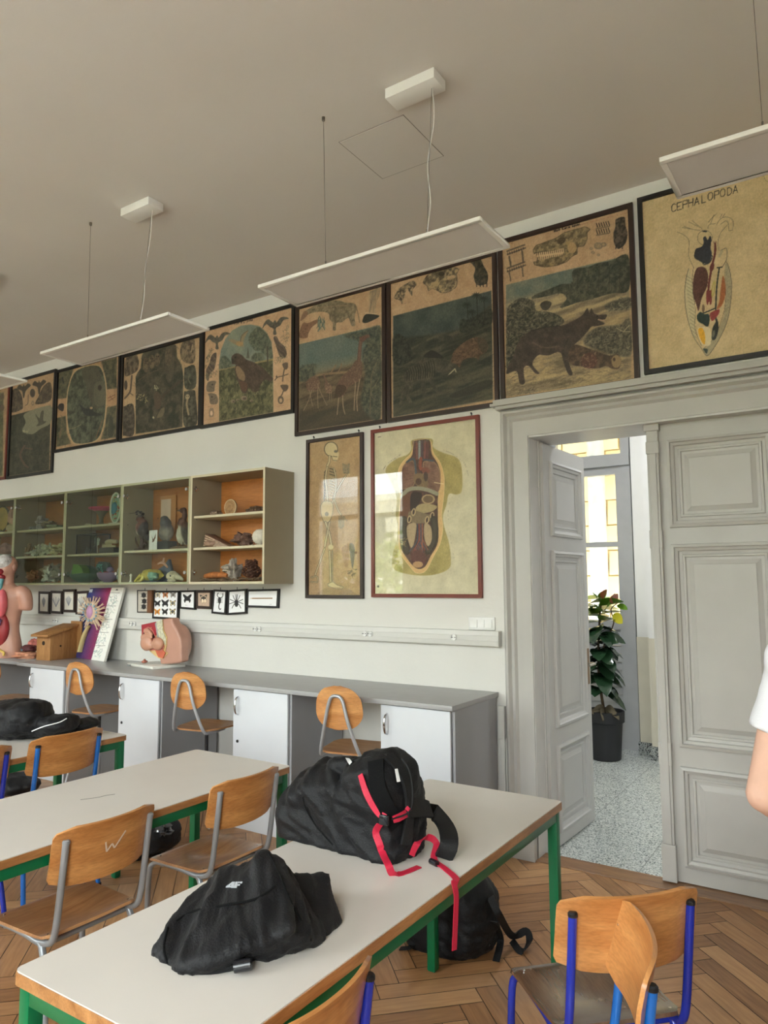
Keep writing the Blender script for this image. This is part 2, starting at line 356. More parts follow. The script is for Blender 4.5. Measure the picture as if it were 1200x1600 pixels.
# ---- terrazzo hall
def terrazzo(name, sc, dark):
    m = bpy.data.materials.new(name); m.use_nodes = True; nt = m.node_tree; N = nt.nodes; Lk = nt.links; P = N['Principled BSDF']
    tc = N.new('ShaderNodeTexCoord'); v = N.new('ShaderNodeTexVoronoi'); v.inputs['Scale'].default_value = sc; Lk.new(tc.outputs['Object'], v.inputs['Vector'])
    r = N.new('ShaderNodeValToRGB'); r.color_ramp.interpolation = 'CONSTANT'; e = r.color_ramp.elements
    e[0].color = L4((112, 118, 118) if not dark else (30, 30, 32)); e[1].position = 0.14; e[1].color = L4((164, 170, 166) if not dark else (110, 112, 112))
    for p, c in ((0.34, (196, 202, 198)), (0.62, (214, 218, 214)), (0.86, (172, 180, 176))): q = e.new(p); q.color = L4(np.array(c)*(0.8 if dark else 1))
    sp = N.new('ShaderNodeSeparateColor'); Lk.new(v.outputs['Color'], sp.inputs[0]); Lk.new(sp.outputs[0], r.inputs[0]); out = r.outputs[0]
    if not dark:
        sx = N.new('ShaderNodeSeparateXYZ'); Lk.new(tc.outputs['Object'], sx.inputs[0]); prev = None
        for k, off in ((0, 0.12), (1, 0.35)):
            a = N.new('ShaderNodeMath'); a.operation = 'ADD'; a.inputs[1].default_value = off+20; Lk.new(sx.outputs[k], a.inputs[0])
            b_ = N.new('ShaderNodeMath'); b_.operation = 'PINGPONG'; b_.inputs[1].default_value = 0.25; Lk.new(a.outputs[0], b_.inputs[0])
            c = N.new('ShaderNodeMath'); c.operation = 'LESS_THAN'; c.inputs[1].default_value = 0.0015; Lk.new(b_.outputs[0], c.inputs[0])
            if prev: d = N.new('ShaderNodeMath'); d.operation = 'MAXIMUM'; Lk.new(prev, d.inputs[0]); Lk.new(c.outputs[0], d.inputs[1]); prev = d.outputs[0]
            else: prev = c.outputs[0]
        mx = N.new('ShaderNodeMix'); mx.data_type = 'RGBA'; mx.inputs[7].default_value = L4((120, 122, 120)); Lk.new(prev, mx.inputs[0]); Lk.new(out, mx.inputs[6]); out = mx.outputs[2]
    Lk.new(out, P.inputs['Base Color']); P.inputs['Roughness'].default_value = 0.22
    return m
struct(MB().box(XL, XR, D+0.07, 7.6, -0.2, 0.0), 'floor_hall', terrazzo('hall_terrazzo', 150, False), smooth=0)
struct(MB().box(XL, XR, D+0.3, 7.8, CEIL, CEIL+0.2), 'ceiling_hall', M_hall, smooth=0)
b = MB(); HY = 7.2; xs = [XL]+[v for w in HALL_WINDOWS for v in w]+[XR]; hz1 = 3.45
for i in range(0, len(xs), 2): b.box(xs[i], xs[i+1], HY+0.05, HY+0.35, 0, 4.1)
for a, c in HALL_WINDOWS: b.box(a, c, HY+0.05, HY+0.35, hz1, 4.1)
struct(b, 'wall_hall', M_hall, smooth=0)
# stepped pier to the right of the hall window: white above, cream dado below, granite skirting
struct(MB().box(-1.79, -1.63, 7.03, HY+0.05, 1.08, CEIL).box(-1.655, 2.0, 6.9, HY+0.05, 1.08, CEIL), 'wall_hall_pier', M_hall, smooth=0)
struct(MB().box(-1.795, -1.63, 7.025, HY+0.05, 0, 1.08).box(-1.66, 2.0, 6.895, HY+0.05, 0, 1.08), 'wall_hall_dado', M_dado, smooth=0)
struct(MB().box(-1.81, -1.655, 7.005, HY, 0, 0.12).box(-1.67, 2.0, 6.875, 7.03, 0, 0.12), 'baseboard_hall', terrazzo('granite', 120, True), smooth=0, bevel=0.002)
for i, (a, c) in enumerate(HALL_WINDOWS):
    o = bpy.data.objects.new('window_%d' % (i+4), None); COL.objects.link(o); o.location = ((a+c)/2, HY, 0); o['kind'] = 'structure'
    f = MB(); y0, y1 = HY-0.02, HY+0.06; m = (a+c)/2-0.04
    for x0_, x1_ in ((a, a+0.08), (m-0.05, m+0.05), (c-0.085, c)): f.box(x0_, x1_, y0, y1, 0, hz1)
    f.box(a-0.002, c+0.002, y0+0.003, y1-0.003, hz1-0.08, hz1+0.01).box(a-0.002, c+0.002, y0-0.02, y1-0.003, 2.74, 2.86)
    for x0_, x1_ in ((a+0.08, m-0.05), (m+0.05, c-0.085)):
        f.box(x0_-0.001, x0_+0.06, y0+0.01, y1-0.01, 0.001, 2.741).box(x1_-0.06, x1_+0.001, y0+0.01, y1-0.01, 0.001, 2.741)
        f.box(x0_+0.059, x1_-0.059, y0+0.012, y1-0.012, 2.66, 2.74).box(x0_+0.059, x1_-0.059, y0+0.012, y1-0.012, 1.94, 1.99).box(x0_+0.059, x1_-0.059, y0+0.012, y1-0.012, 1.13, 1.22).box(x0_+0.059, x1_-0.059, y0+0.012, y1-0.012, 0, 0.12)
        z = 0.12
        while z < 1.12: f.hexa([(x0_, HY+0.0, z), (x1_, HY+0.0, z), (x1_, HY+0.03, z), (x0_, HY+0.03, z), (x0_, HY+0.012, z+0.075), (x1_, HY+0.012, z+0.075), (x1_, HY+0.03, z+0.075), (x0_, HY+0.03, z+0.075)]); z += 0.078
    f.build('window_frame', M_frame, o, world=True, smooth=0)
    g = MB()
    for x0_, x1_ in ((a+0.08, m-0.05), (m+0.05, c-0.085)): g.box(x0_+0.03, x1_-0.03, HY+0.02, HY+0.024, 1.2, 2.68).box(x0_, x1_, HY+0.02, HY+0.024, 2.84, hz1-0.06)
    g.build('window_glass', M_glass, o, world=True, smooth=0)

# ---- outside: ground, yellow tiled facade seen through the hall window, facade and trees behind the room
struct(MB().box(-40, 40, 7.56, 60, -3.2, -3.0).box(-40, 40, -60, YB-0.3, -3.2, -3.0), 'ground', mat('yard_ground', (206, 204, 200), 0.9), smooth=0)
r_ = root('neighbour_house', 'yellow tile-clad house wall seen through the hall window', 'building', (-4, WELL_Y, -3.0))
M_tile = mat('yellow_tile', (226, 206, 160), 0.6, var=0.05, scale=3)
b = MB(); WY = WELL_Y
for k in range(34):
    for i in range(26):
        x = -9.5+i*0.42+(0.21 if k % 2 else 0); z = -3+k*0.36
        if z > WELL_TOP-0.4: continue
        b.hexa([(x+0.01, WY-0.07, z+0.01), (x+0.4, WY-0.07, z+0.01), (x+0.4, WY, z+0.01), (x+0.01, WY, z+0.01), (x+0.01, WY-0.03, z+0.35), (x+0.4, WY-0.03, z+0.35), (x+0.4, WY, z+0.35), (x+0.01, WY, z+0.35)])
b.build('tile_cladding', M_tile, r_, world=True, smooth=0)
MB().box(-11, 5.2, WY, WY+0.4, -3, WELL_TOP).box(-11.2, -11, 7.55, WY+0.4, -3, WELL_TOP).box(5, 5.2, 7.55, WY+0.4, -3, WELL_TOP).build('wall', mat('mortar', (200, 180, 140), 0.8), r_, world=True, smooth=0)  # unseen side walls and extra height added to keep sky light out
MB().tube([(-3.06, WY-0.28, -3), (-3.06, WY-0.28, WELL_TOP)], 0.12, 14).build('downpipe', mat('zinc', (170, 178, 184), 0.5, 0.3), r_, world=True, label='grey zinc downpipe')
struct(MB().box(-11, 5, 7.55, 7.62, CEIL, WELL_TOP), 'wall_sky_block', M_hall, smooth=0)  # unseen upper wall added to block sky light from the yard
# unseen ceiling lamps, added to brighten the hall
for i, x in enumerate((-4.6, -1.4, 1.6)):
    o = root('hall_fill_lamp', ['added round fill lamp, unseen, at the far left of the hall', 'added round fill lamp, unseen, beyond the open door', 'added round fill lamp, unseen, beyond the closed door leaf'][i], 'lamp', (x, 5.5, CEIL-0.12), group='added hall fill lamps')
    MB().lathe([(0.18, 0.12), (0.19, 0.09), (0.17, 0.05)], n=24).build('lamp_base', M_trim, o)
    l = bpy.data.lights.new('fill_light', 'AREA'); l.shape = 'DISK'; l.size = 0.3; l.energy = 9; l.color = (0.96, 0.98, 1.0); lo = bpy.data.objects.new('fill_light', l); COL.objects.link(lo); lo.parent = o; lo.location = (0, 0, 0.04)
r_ = root('street_house', 'pale rendered house across the street behind the classroom windows', 'building', (-8, -16, -3.0))
MB().box(-30, 8, -18, -16, -3, 5).build('wall', mat('pale_render', (214, 206, 190), 0.8), r_, world=True, smooth=0)
for k in range(2):
    for i in range(15): MB().box(-29+i*2.4, -27.9+i*2.4, -16.02, -15.96, -1.6+k*3.6, 0.6+k*3.6).build('window', mat('dark_pane', (70, 78, 84), 0.1), r_, world=True, smooth=0)
b = MB()
for z in (1.5, 4.9): b.box(-30, 8, -16.2, -15.9, z, z+0.25)
b.build('cornice', mat('cornice', (230, 226, 216), 0.7), r_, world=True, smooth=0)
M_leaf = mat('tree_leaves', (112, 126, 62), 0.6, var=0.25, scale=2)
M_bark = mat('bark', (84, 70, 56), 0.9)
for i, (x, y, h, rad) in enumerate(((-11.5, -9.2, 3.3, 2.2), (-16.5, -10.5, 3.6, 2.4), (-6.4, -9.6, 3.2, 2.0), (-1.5, -10.2, 3.1, 1.9))):
    t = root('street_tree', ['leafy yellow-green tree outside, left of the middle window', 'broad green tree farthest left outside the windows', 'rounded green tree outside the middle window', 'smaller green tree outside the right window'][i], 'tree', (x, y, -3.0))
    b = MB(); rng = random.Random(i)
    for k in range(1500):
        d = Vector((rng.gauss(0, 1), rng.gauss(0, 1), rng.gauss(0, 1))).normalized()*rad*rng.uniform(0.55, 1.0)*(0.85+0.3*rng.random())
        p = Vector((0, 0, h+0.6))+d; a = Vector((rng.uniform(-1, 1), rng.uniform(-1, 1), rng.uniform(-1, 1))).normalized()*0.16; c = a.cross(Vector((rng.uniform(-1, 1), rng.uniform(-1, 1), 1))).normalized()*0.09
        b.add([p-a, p+c, p+a, p-c], [(0, 1, 2, 3)])
    b.build('foliage', M_leaf, t, smooth=0)
    MB().tube([(0, 0, 0), (0.05, 0, h*0.6), (0.1, 0.1, h+0.8)], [0.16, 0.12, 0.06], 8).build('trunk', M_bark, t)

# ---- door casing, leaves
def casing():
    b = MB(); yw = D
    prof = [(0.0, 0.035), (0.018, 0.06), (0.03, 0.06), (0.045, 0.038), (0.065, 0.045), (0.08, 0.03), (0.12, 0.028), (0.16, 0.028)]  # distance from outer edge, projection
    o = 0.175
    X0, X1, ZT = DX0-o, DX1+o, DZ+o
    for i in range(len(prof)-1):
        (d0, p0), (d1, p1) = prof[i], prof[i+1]
        if d1 > d0:
            A = [(X0+d0, yw, 0), (X0+d0, yw, ZT-d0), (X1-d0, yw, ZT-d0), (X1-d0, yw, 0)]
            pts0 = [(X0+d0, yw-p0, 0), (X0+d0, yw-p0, ZT-d0), (X1-d0, yw-p0, ZT-d0), (X1-d0, yw-p0, 0)]
            pts1 = [(X0+d1, yw-p1, 0), (X0+d1, yw-p1, ZT-d1), (X1-d1, yw-p1, ZT-d1), (X1-d1, yw-p1, 0)]
            for k in range(3): b.add([pts0[k], pts0[k+1], pts1[k+1], pts1[k]], [(0, 1, 2, 3)])
    d, p = prof[0]; A = [(X0, yw, 0), (X0, yw, ZT), (X1, yw, ZT), (X1, yw, 0)]; B = [(X0, yw-p, 0), (X0, yw-p, ZT), (X1, yw-p, ZT), (X1, yw-p, 0)]
    for k in range(3): b.add([A[k], A[k+1], B[k+1], B[k]], [(0, 1, 2, 3)])
    d, p = prof[-1]
    # flat band up to the opening, then the lining through the wall
    b.box(X0+d, DX0, yw-p, yw, 0, DZ).box(DX1, X1-d, yw-p, yw, 0, DZ).box(X0+d, X1-d, yw-p, yw, DZ, ZT-d)
    # cap moulding over the head
    for h0, h1, p in ((0.0, 0.02, 0.075), (0.02, 0.035, 0.1), (0.035, 0.06, 0.085)): b.box(X0-p+0.06, X1+p-0.06, yw-p, yw, ZT+h0, ZT+h1)
    # plinth blocks
    b.box(X0-0.01, DX0+0.0, yw-0.075, yw, 0, 0.2).box(DX1, X1+0.01, yw-0.075, yw, 0, 0.2)
    return b
struct(casing(), 'trim_2', M_trim, smooth=30)
struct(MB().box(DX0-0.02, DX0+0.004, D-0.02, D+0.32, 0, DZ).box(DX1-0.004, DX1+0.02, D-0.02, D+0.32, 0, DZ).box(DX0-0.02, DX1+0.02, D-0.02, D+0.32, DZ-0.012, DZ+0.01).box(DX0-0.01, DX0+0.012, D+0.12, D+0.32, 0, DZ), 'trim_3', mat('door_lining', (206, 205, 202), 0.42, var=0.02), smooth=0)

def panel(b, u0, u1, z0, z1, y, s):
    """raised-and-fielded panel: stepped mouldings on a leaf face at y, s = outward direction"""
    rings = [(0.0, 0.0), (0.003, 0.016), (0.018, 0.021), (0.022, 0.010), (0.036, 0.004), (0.040, -0.008), (0.056, -0.012), (0.060, -0.004), (0.070, -0.005), (0.074, -0.014), (0.088, -0.014), (0.110, -0.004), (0.114, -0.001)]
    pr = None
    for d, h in rings:
        cur = [(u0+d, y+s*h, z0+d), (u1-d, y+s*h, z0+d), (u1-d, y+s*h, z1-d), (u0+d, y+s*h, z1-d)]
        if pr:
            for k in range(4): b.add([pr[k], pr[(k+1) % 4], cur[(k+1) % 4], cur[k]], [(0, 1, 2, 3)])
        pr = cur
    b.add(pr, [(0, 1, 2, 3)])
def leaf(w, h):
    """door leaf in local coords: x 0..w, centred on y=0, faces y=+-0.022"""
    b = MB(); pans = [(0.08, 0.6), (0.7, 1.79), (1.88, h-0.1)]; u0, u1 = 0.09, w-0.09; t = 0.022
    zs = [0]+[z for p in pans for z in p]+[h]
    for s in (-1, 1):
        for i in range(0, len(zs), 2): b.add([(0, s*t, zs[i]), (w, s*t, zs[i]), (w, s*t, zs[i+1]), (0, s*t, zs[i+1])], [(0, 1, 2, 3)])
        for z0, z1 in pans:
            b.add([(0, s*t, z0), (u0, s*t, z0), (u0, s*t, z1), (0, s*t, z1)], [(0, 1, 2, 3)]); b.add([(u1, s*t, z0), (w, s*t, z0), (w, s*t, z1), (u1, s*t, z1)], [(0, 1, 2, 3)])
            panel(b, u0, u1, z0, z1, s*t, s)
    b.add([(0, -t, 0), (0, t, 0), (0, t, h), (0, -t, h)], [(0, 1, 2, 3)]); b.add([(w, -t, 0), (w, t, 0), (w, t, h), (w, -t, h)], [(0, 1, 2, 3)])
    b.add([(0, -t, 0), (w, -t, 0), (w, t, 0), (0, t, 0)], [(0, 1, 2, 3)]); b.add([(0, -t, h), (w, -t, h), (w, t, h), (0, t, h)], [(0, 1, 2, 3)])
    return b
M_leafm = mat('door_leaf_paint', (196, 195, 192), 0.4, var=0.015, scale=4, bump=0.05, bscale=20)
d1 = bpy.data.objects.new('door_1', None); COL.objects.link(d1); d1.location = (DX0+0.012, D+0.13, 0.005); d1.rotation_euler = (0, 0, math.radians(87.5)); d1['kind'] = 'structure'
leaf(0.71, 2.46).build('door_leaf', M_leafm, d1, smooth=20)
MB().box(0.645, 0.685, -0.028, -0.022, 0.90, 1.14).build('handle_plate', mat('brass_plate', (134, 108, 82), 0.35, 0.8), d1, smooth=0, bevel=0.003)
MB().tube([(0.665, -0.024, 1.04), (0.665, -0.07, 1.04), (0.63, -0.075, 1.04), (0.56, -0.072, 1.038)], 0.009, 10, smooth=3).build('door_handle', mat('nickel', (196, 190, 178), 0.25, 0.9), d1)
MB().box(0.03, 0.06, -0.03, -0.021, 0.2, 0.26).build('hinge', M_leafm, d1, bevel=0.002)
d2 = bpy.data.objects.new('door_2', None); COL.objects.link(d2); d2.location = (-0.96, D+0.085, 0.012); d2['kind'] = 'structure'
leaf(0.71, 2.475).build('door_leaf', M_trim, d2, smooth=20)
# meeting pilaster with plinth, blocks and small bracket
b = MB(); b.box(-0.012, 0.05, -0.05, -0.022, 0.19, 2.455)
for z0, z1, e in ((0, 0.19, 0.006), (0.6, 0.72, 0.003), (1.77, 1.87, 0.003), (2.30, 2.37, 0.004), (2.43, 2.475, 0.012)): b.box(-0.012-e, 0.05+e, -0.052-e, -0.022, z0, z1)
b.box(-0.0, 0.038, -0.058, -0.022, 0.19, 2.3)
b.build('meeting_pilaster', M_trim, d2, smooth=0, bevel=0.003)
MB().box(-0.02, -0.005, 0.03, 0.06, 1.88, 2.46).build('red_seal_strip', mat('red_strip', (150, 40, 40), 0.5), d2, smooth=0, label='narrow red strip')

# ceiling hatch
o = MB().box(-2.135, -1.745, 2.84, 3.245, CEIL-0.003, CEIL+0.001).build('ceiling_hatch', M_ceil, smooth=0, bevel=0.001); o['kind'] = 'structure'
b = MB()
for x0_, x1_, y0, y1 in ((-2.139, -2.135, 2.836, 3.249), (-1.745, -1.743, 2.836, 3.249), (-2.135, -1.745, 2.836, 2.838), (-2.135, -1.745, 3.245, 3.248)): b.box(x0_, x1_, y0, y1, CEIL-0.0025, CEIL+0.001)
o = b.build('trim_4', mat('hatch_gap', (146, 138, 130), 0.8), smooth=0); o['kind'] = 'structure'
# ================================================================ PENDANT LAMPS
M_lampw = mat('lamp_white', (232, 229, 222), 0.35, var=0.005)
M_diff = mat('lamp_diffuser', (205, 200, 194), 0.3, var=0.01)
M_wire = mat('steel_wire', (120, 116, 108), 0.35, 0.6)
M_cable = mat('clear_cable', (226, 224, 218), 0.4)
def lamp(cx, cy, label, ax, bx, ay=2.635, by=2.69, hatch=None):
    z = 3.03; t = root('pendant_lamp', label, 'ceiling lamp', (cx, cy, z), group='flat panel pendant lamps')
    w, d = 0.597, 0.1475
    f = MB(); e = 0.02
    f.box(-w, w, -d, -d+e, 0, 0.017).box(-w, w, d-e, d, 0, 0.017).box(-w, -w+e, -d+e, d-e, 0, 0.017).box(w-e, w, -d+e, d-e, 0, 0.017).box(-w+e, w-e, -d+e, d-e, 0.009, 0.0135)
    f.build('frame', M_lampw, t, bevel=0.0015)
    MB().box(-w+e, w-e, -d+e, d-e, 0.003, 0.009).build('diffuser', M_diff, t, smooth=0)
    A = Vector((ax-cx, ay-cy, CEIL-z)); B = Vector((bx-cx, by-cy, CEIL-z))
    for nm, T, zz in (('suspension_wire', A, 0.0), ('suspension_wire', B, -0.045)):
        hx = T.x; k = Vector((hx*0.97, 0, 0.085)); b = MB().tube([T+Vector((0, 0, zz)), k], 0.0012, 6)
        for sx, sy in ((-0.1, -0.13), (0.1, -0.13), (-0.1, 0.13), (0.1, 0.13)): b.tube([k, (k.x+sx, sy, 0.014)], 0.001, 5)
        b.tube([k+Vector((0, 0, -0.008)), k+Vector((0, 0, 0.03))], 0.0035, 8); b.build(nm, M_wire, t)
    MB().lathe([(0.004, -0.022), (0.008, -0.018), (0.008, 0)], A, 12).build('ceiling_anchor', M_wire, t)
    x1 = B.x+0.045; MB().box(x1-0.26, x1, B.y-0.06, B.y+0.05, CEIL-z-0.05, CEIL-z).build('ceiling_box', M_lampw, t, bevel=0.003)
    k = Vector((B.x*0.97, 0, 0.09))
    MB().tube([B+Vector((0.004, 0, -0.05)), B.lerp(k, 0.3)+Vector((0.018, 0, 0)), B.lerp(k, 0.55)+Vector((-0.014, 0.01, 0)), B.lerp(k, 0.8)+Vector((0.014, 0, 0)), k+Vector((0.004, 0, 0)), (k.x+0.05, 0, 0.02)], 0.0022, 7, smooth=6).build('power_cable', M_cable, t)
    return t
lamp(-1.778, 2.645, 'white flat panel pendant lamp in the middle, under the square ceiling hatch', -2.08, -1.50)
lamp(-3.61, 2.635, 'white flat panel pendant lamp left of the middle one, over the owl and hawk charts', -3.95, -3.43)
lamp(0.10, 2.63, 'white flat panel pendant lamp cut by the right photo edge, before the cephalopod chart', -0.2, 0.37, ay=2.64)
lamp(-5.47, 2.65, 'white flat panel pendant lamp cut by the left photo edge, only its right corner showing', -5.8, -5.25)

# ================================================================ COUNTER + UNITS
M_top = mat('counter_top', (168, 168, 168), 0.35, var=0.02, scale=12, bump=0.05, bscale=80)
M_cab = mat('cabinet_white', (212, 215, 220), 0.42, var=0.008)
M_side = mat('cabinet_side', (160, 161, 164), 0.5, var=0.01)
M_chrome = mat('chrome', (205, 205, 208), 0.15, 1.0, var=0)
M_black = mat('black_plastic', (22, 22, 24), 0.4)
def worktop(x0, x1, y0, label):
    t = MB().box(x0, x1, y0, D-0.002, 0.902, 0.93).build('worktop', M_top, bevel=0.002); tag(t, label, 'counter'); return t
worktop(-6.13, -1.892, 3.535, 'long grey laminate worktop running along the wall to the door')
worktop(-9.2, -6.135, 3.56, 'short grey worktop section continuing past the seam at far left')
def unit(x0, x1, label, hinge='R'):
    t = root('base_cabinet', label, 'cabinet', ((x0+x1)/2, 3.85, 0), group='white base cabinets under the worktop')
    b = MB(); b.box(x0, x0+0.018, 3.575, 4.11, 0.0, 0.902).box(x1-0.018, x1, 3.575, 4.11, 0.0, 0.902).box(x0+0.018, x1-0.018, 4.09, 4.11, 0.08, 0.902).box(x0+0.018, x1-0.018, 3.58, 4.09, 0.08, 0.098).box(x0+0.018, x1-0.018, 3.58, 4.09, 0.884, 0.902)
    b.build('body', M_side, t, world=True, smooth=0)
    d = MB().box(x0+0.002, x1-0.02, 3.555, 3.573, 0.15, 0.895).build('door', M_cab, t, world=True, bevel=0.0015)
    hx = x0+0.045; pts = [(hx, 3.555, 0.85), (hx, 3.532, 0.835), (hx, 3.522, 0.79), (hx, 3.532, 0.745), (hx, 3.555, 0.73)]
    MB().tube(pts, [0.005, 0.006, 0.008, 0.006, 0.005], 10, smooth=5, flat=0.7).build('handle', M_chrome, d, world=True)
    MB().lathe([(0.001, -0.006), (0.009, -0.005), (0.01, 0)], (hx, 3.554, 0.56), 14, axis='Y').build('lock', M_black, d, world=True)
    MB().box(x0+0.002, x1-0.002, 3.572, 3.585, 0.0, 0.148).build('plinth', M_cab, t, world=True, bevel=0.001)
    return t
unit(-2.372, -1.897, 'white base cabinet at the right end of the counter, nearest the door')
unit(-3.555, -3.06, 'white base cabinet second from the door, between two empty knee spaces')
unit(-4.76, -4.285, 'white base cabinet in the middle of the counter, beside the lab stool')
unit(-5.955, -5.455, 'white base cabinet left of the middle, behind the far left school table')
unit(-7.2, -6.7, 'white base cabinet at the far left end of the counter')
# raceway and sockets
M_rw = mat('raceway_white', (214, 213, 208), 0.4, var=0.01)
t = root('cable_duct', 'white plastic cable duct along the wall above the worktop', 'cable duct', (-5, D-0.03, 1.25))
MB().box(-9.4, -1.862, D-0.055, D-0.001, 1.208, 1.30).box(-9.4, -1.862, D-0.058, D-0.054, 1.268, 1.272).box(-9.4, -1.862, D-0.058, D-0.054, 1.236, 1.24).build('channel', M_rw, t, world=True, bevel=0.003)
M_sock = mat('socket_white', (232, 231, 226), 0.3)
def socket(x, label, n=2):
    t = root('wall_socket', label, 'socket', (x, D-0.06, 1.254), group='socket outlets on the cable duct')
    b = MB(); c = MB()
    for k in range(n):
        cx = (k-(n-1)/2)*0.045
        b.lathe([(0.0195, 0.002), (0.0195, -0.006), (0.017, -0.007), (0.016, -0.003)], (cx, 0, 0), 20, axis='Y')
        for sx in (-0.0075, 0.0075): c.lathe([(0.003, -0.0045), (0.003, -0.003)], (cx+sx, 0, 0), 8, axis='Y')
        c.box(cx-0.017, cx-0.0145, -0.0072, -0.003, -0.004, 0.004).box(cx+0.0145, cx+0.017, -0.0072, -0.003, -0.004, 0.004)
    b.build('outlet', M_sock, t); c.build('socket_hole', mat('socket_dark', (80, 80, 78), 0.5), t, smooth=0)
for px, lb, n in ((709, 'single white wall socket nearest the door end of the duct', 1), (574, 'double white wall socket under the skeleton chart', 2), (402, 'double white wall socket under the long pale insect frame', 2), (207, 'double white wall socket left of the pelvis model', 2), (86, 'double white wall socket above the birdhouse', 2)):
    socket(on_y(px, 990, D-0.06)[0], lb, n)
t = root('light_switch', 'white triple light switch plate above the cable duct by the door', 'switch', (-1.995, D, 1.34))
MB().box(-2.085, -1.905, D-0.012, D, 1.302, 1.382).build('switch_plate', M_sock, t, world=True, bevel=0.003)
for k in range(3): MB().hexa([(-2.07+k*0.05, D-0.02, 1.318), (-2.024+k*0.05, D-0.02, 1.318), (-2.024+k*0.05, D-0.011, 1.318), (-2.07+k*0.05, D-0.011, 1.318), (-2.07+k*0.05, D-0.014, 1.366), (-2.024+k*0.05, D-0.014, 1.366), (-2.024+k*0.05, D-0.011, 1.366), (-2.07+k*0.05, D-0.011, 1.366)]).build('rocker', M_sock, t, world=True, smooth=0)
t = MB().box(-1.885, -1.845, D-0.035, D, 0.66, 0.85).box(-1.88, -1.852, D-0.02, D, 0, 0.66).build('conduit_box', M_rw, bevel=0.002); tag(t, 'narrow white conduit box between counter end and door casing', 'conduit')

# ================================================================ SCHOOL TABLES
M_lam = mat('table_laminate', (215, 208, 200), 0.32, var=0.01, scale=6, spec=0.45)
M_edge = wood('table_edge', (150, 98, 52), (196, 142, 88), 'Y', 0.4)
M_green = mat('green_paint', (0, 104, 62), 0.3, var=0.03, spec=0.5)
def table(x0, x1, y0, y1, label):
    t = root('school_table', label, 'table', ((x0+x1)/2, (y0+y1)/2, 0), group='school tables with green frames')
    cx, cy = (x0+x1)/2, (y0+y1)/2
    rr = 0.02; 
    def rrect(o):
        p = []
        for sx, sy, a0 in ((1, 1, 0), (-1, 1, 90), (-1, -1, 180), (1, -1, 270)):
            for k in range(5):
                a = math.radians(a0+k*22.5); p.append((cx+sx*((x1-x0)/2-rr)+(rr-o)*math.cos(a), cy+sy*((y1-y0)/2-rr)+(rr-o)*math.sin(a)))
        return p
    MB().prism(rrect(0.0), 0.731, 0.757, 'XY').build('tabletop', M_edge, t, world=True, smooth=30, label='beech edged tabletop')
    MB().prism(rrect(0.0025), 0.757, 0.76, 'XY').build('laminate', M_lam, t, world=True, smooth=30, label='off-white laminate surface')
    e, q = 0.012, 0.036; b = MB(); z0, z1 = 0.691, 0.731
    b.box(x0+e+q, x1-e-q, y0+e, y0+e+q-0.01, z0, z1).box(x0+e+q, x1-e-q, y1-e-q+0.01, y1-e, z0, z1).box(x0+e, x0+e+q-0.01, y0+e+q, y1-e-q, z0, z1).box(x1-e-q+0.01, x1-e, y0+e+q, y1-e-q, z0, z1)
    b.build('apron_frame', M_green, t, world=True, bevel=0.002)
    for lx in (x0+e, x1-e-q):
        for ly in (y0+e, y1-e-q): MB().box(lx, lx+q, ly, ly+q, 0.004, 0.731).box(lx+0.002, lx+q-0.002, ly+0.002, ly+q-0.002, 0, 0.004).build('leg', M_green, t, world=True, bevel=0.002)
    return t
table(-1.605, -1.008, 0.945, 2.775, 'nearest off-white school table with a green frame, two black bags on top')
table(-2.878, -2.246, 0.80, 2.625, 'second off-white school table from the door, empty top with a small scratch')
table(-4.11, -3.478, 0.82, 2.665, 'third off-white school table from the door, with a dark bag and jacket on top')
t = MB().ribbon([(-2.60, 1.78, 0.7604), (-2.57, 1.835, 0.7604), (-2.565, 1.87, 0.7604), (-2.55, 1.90, 0.7604)], 0.005, 0.0004, (1, 0, 0)).build('pencil_mark', mat('graphite', (120, 118, 112), 0.6), smooth=0)
tag(t, 'thin grey scratch mark on the empty second table', 'mark')

# ================================================================ SCHOOL CHAIRS
M_ply = wood('chair_ply', (180, 116, 60), (220, 160, 98), 'Y', 0.33, 2.2, 0.5)
M_ply_seat = wood('chair_seat_ply', (166, 112, 68), (208, 160, 110), 'Y', 0.3, 2.0, 0.5)
M_dark_seat = wood('worn_dark_seat', (92, 66, 48), (132, 100, 76), 'X', 0.22, 2.6, 1.0)
M_grey = mat('chair_grey', (150, 154, 158), 0.32, 0.35, var=0.02)
M_blue = mat('chair_blue', (24, 48, 168), 0.25, 0.1, var=0.03, coat=0.4)
M_lblue = mat('chair_light_blue', (20, 104, 190), 0.25, 0.1, var=0.03, coat=0.4)
M_cap = mat('cap_black', (20, 20, 22), 0.5)
def grid_shell(fn, nu, nv, th, mask=None):
    """bent plywood sheet: fn(u,v)->point, thickness th along the surface normal"""
    b = MB(); P = [[Vector(fn(i/nu, j/nv)) for j in range(nv+1)] for i in range(nu+1)]; top = []; bot = []
    for i in range(nu+1):
        for j in range(nv+1):
            du = P[min(i+1, nu)][j]-P[max(i-1, 0)][j]; dv = P[i][min(j+1, nv)]-P[i][max(j-1, 0)]
            n = du.cross(dv).normalized(); top.append(P[i][j]+n*th/2); bot.append(P[i][j]-n*th/2)
    N = len(top); W_ = nv+1; f = []
    for i in range(nu):
        for j in range(nv):
            a = i*W_+j; f.append((a, a+W_, a+W_+1, a+1)); f.append((N+a, N+a+1, N+a+W_+1, N+a+W_))
    ring = [i*W_ for i in range(nu+1)]+[nu*W_+j for j in range(1, nv+1)]+[i*W_+nv for i in range(nu-1, -1, -1)]+[j for j in range(nv-1, 0, -1)]
    for k in range(len(ring)): a, c = ring[k], ring[(k+1) % len(ring)]; f.append((a, c, N+c, N+a))
    return b.add(top+bot, f)
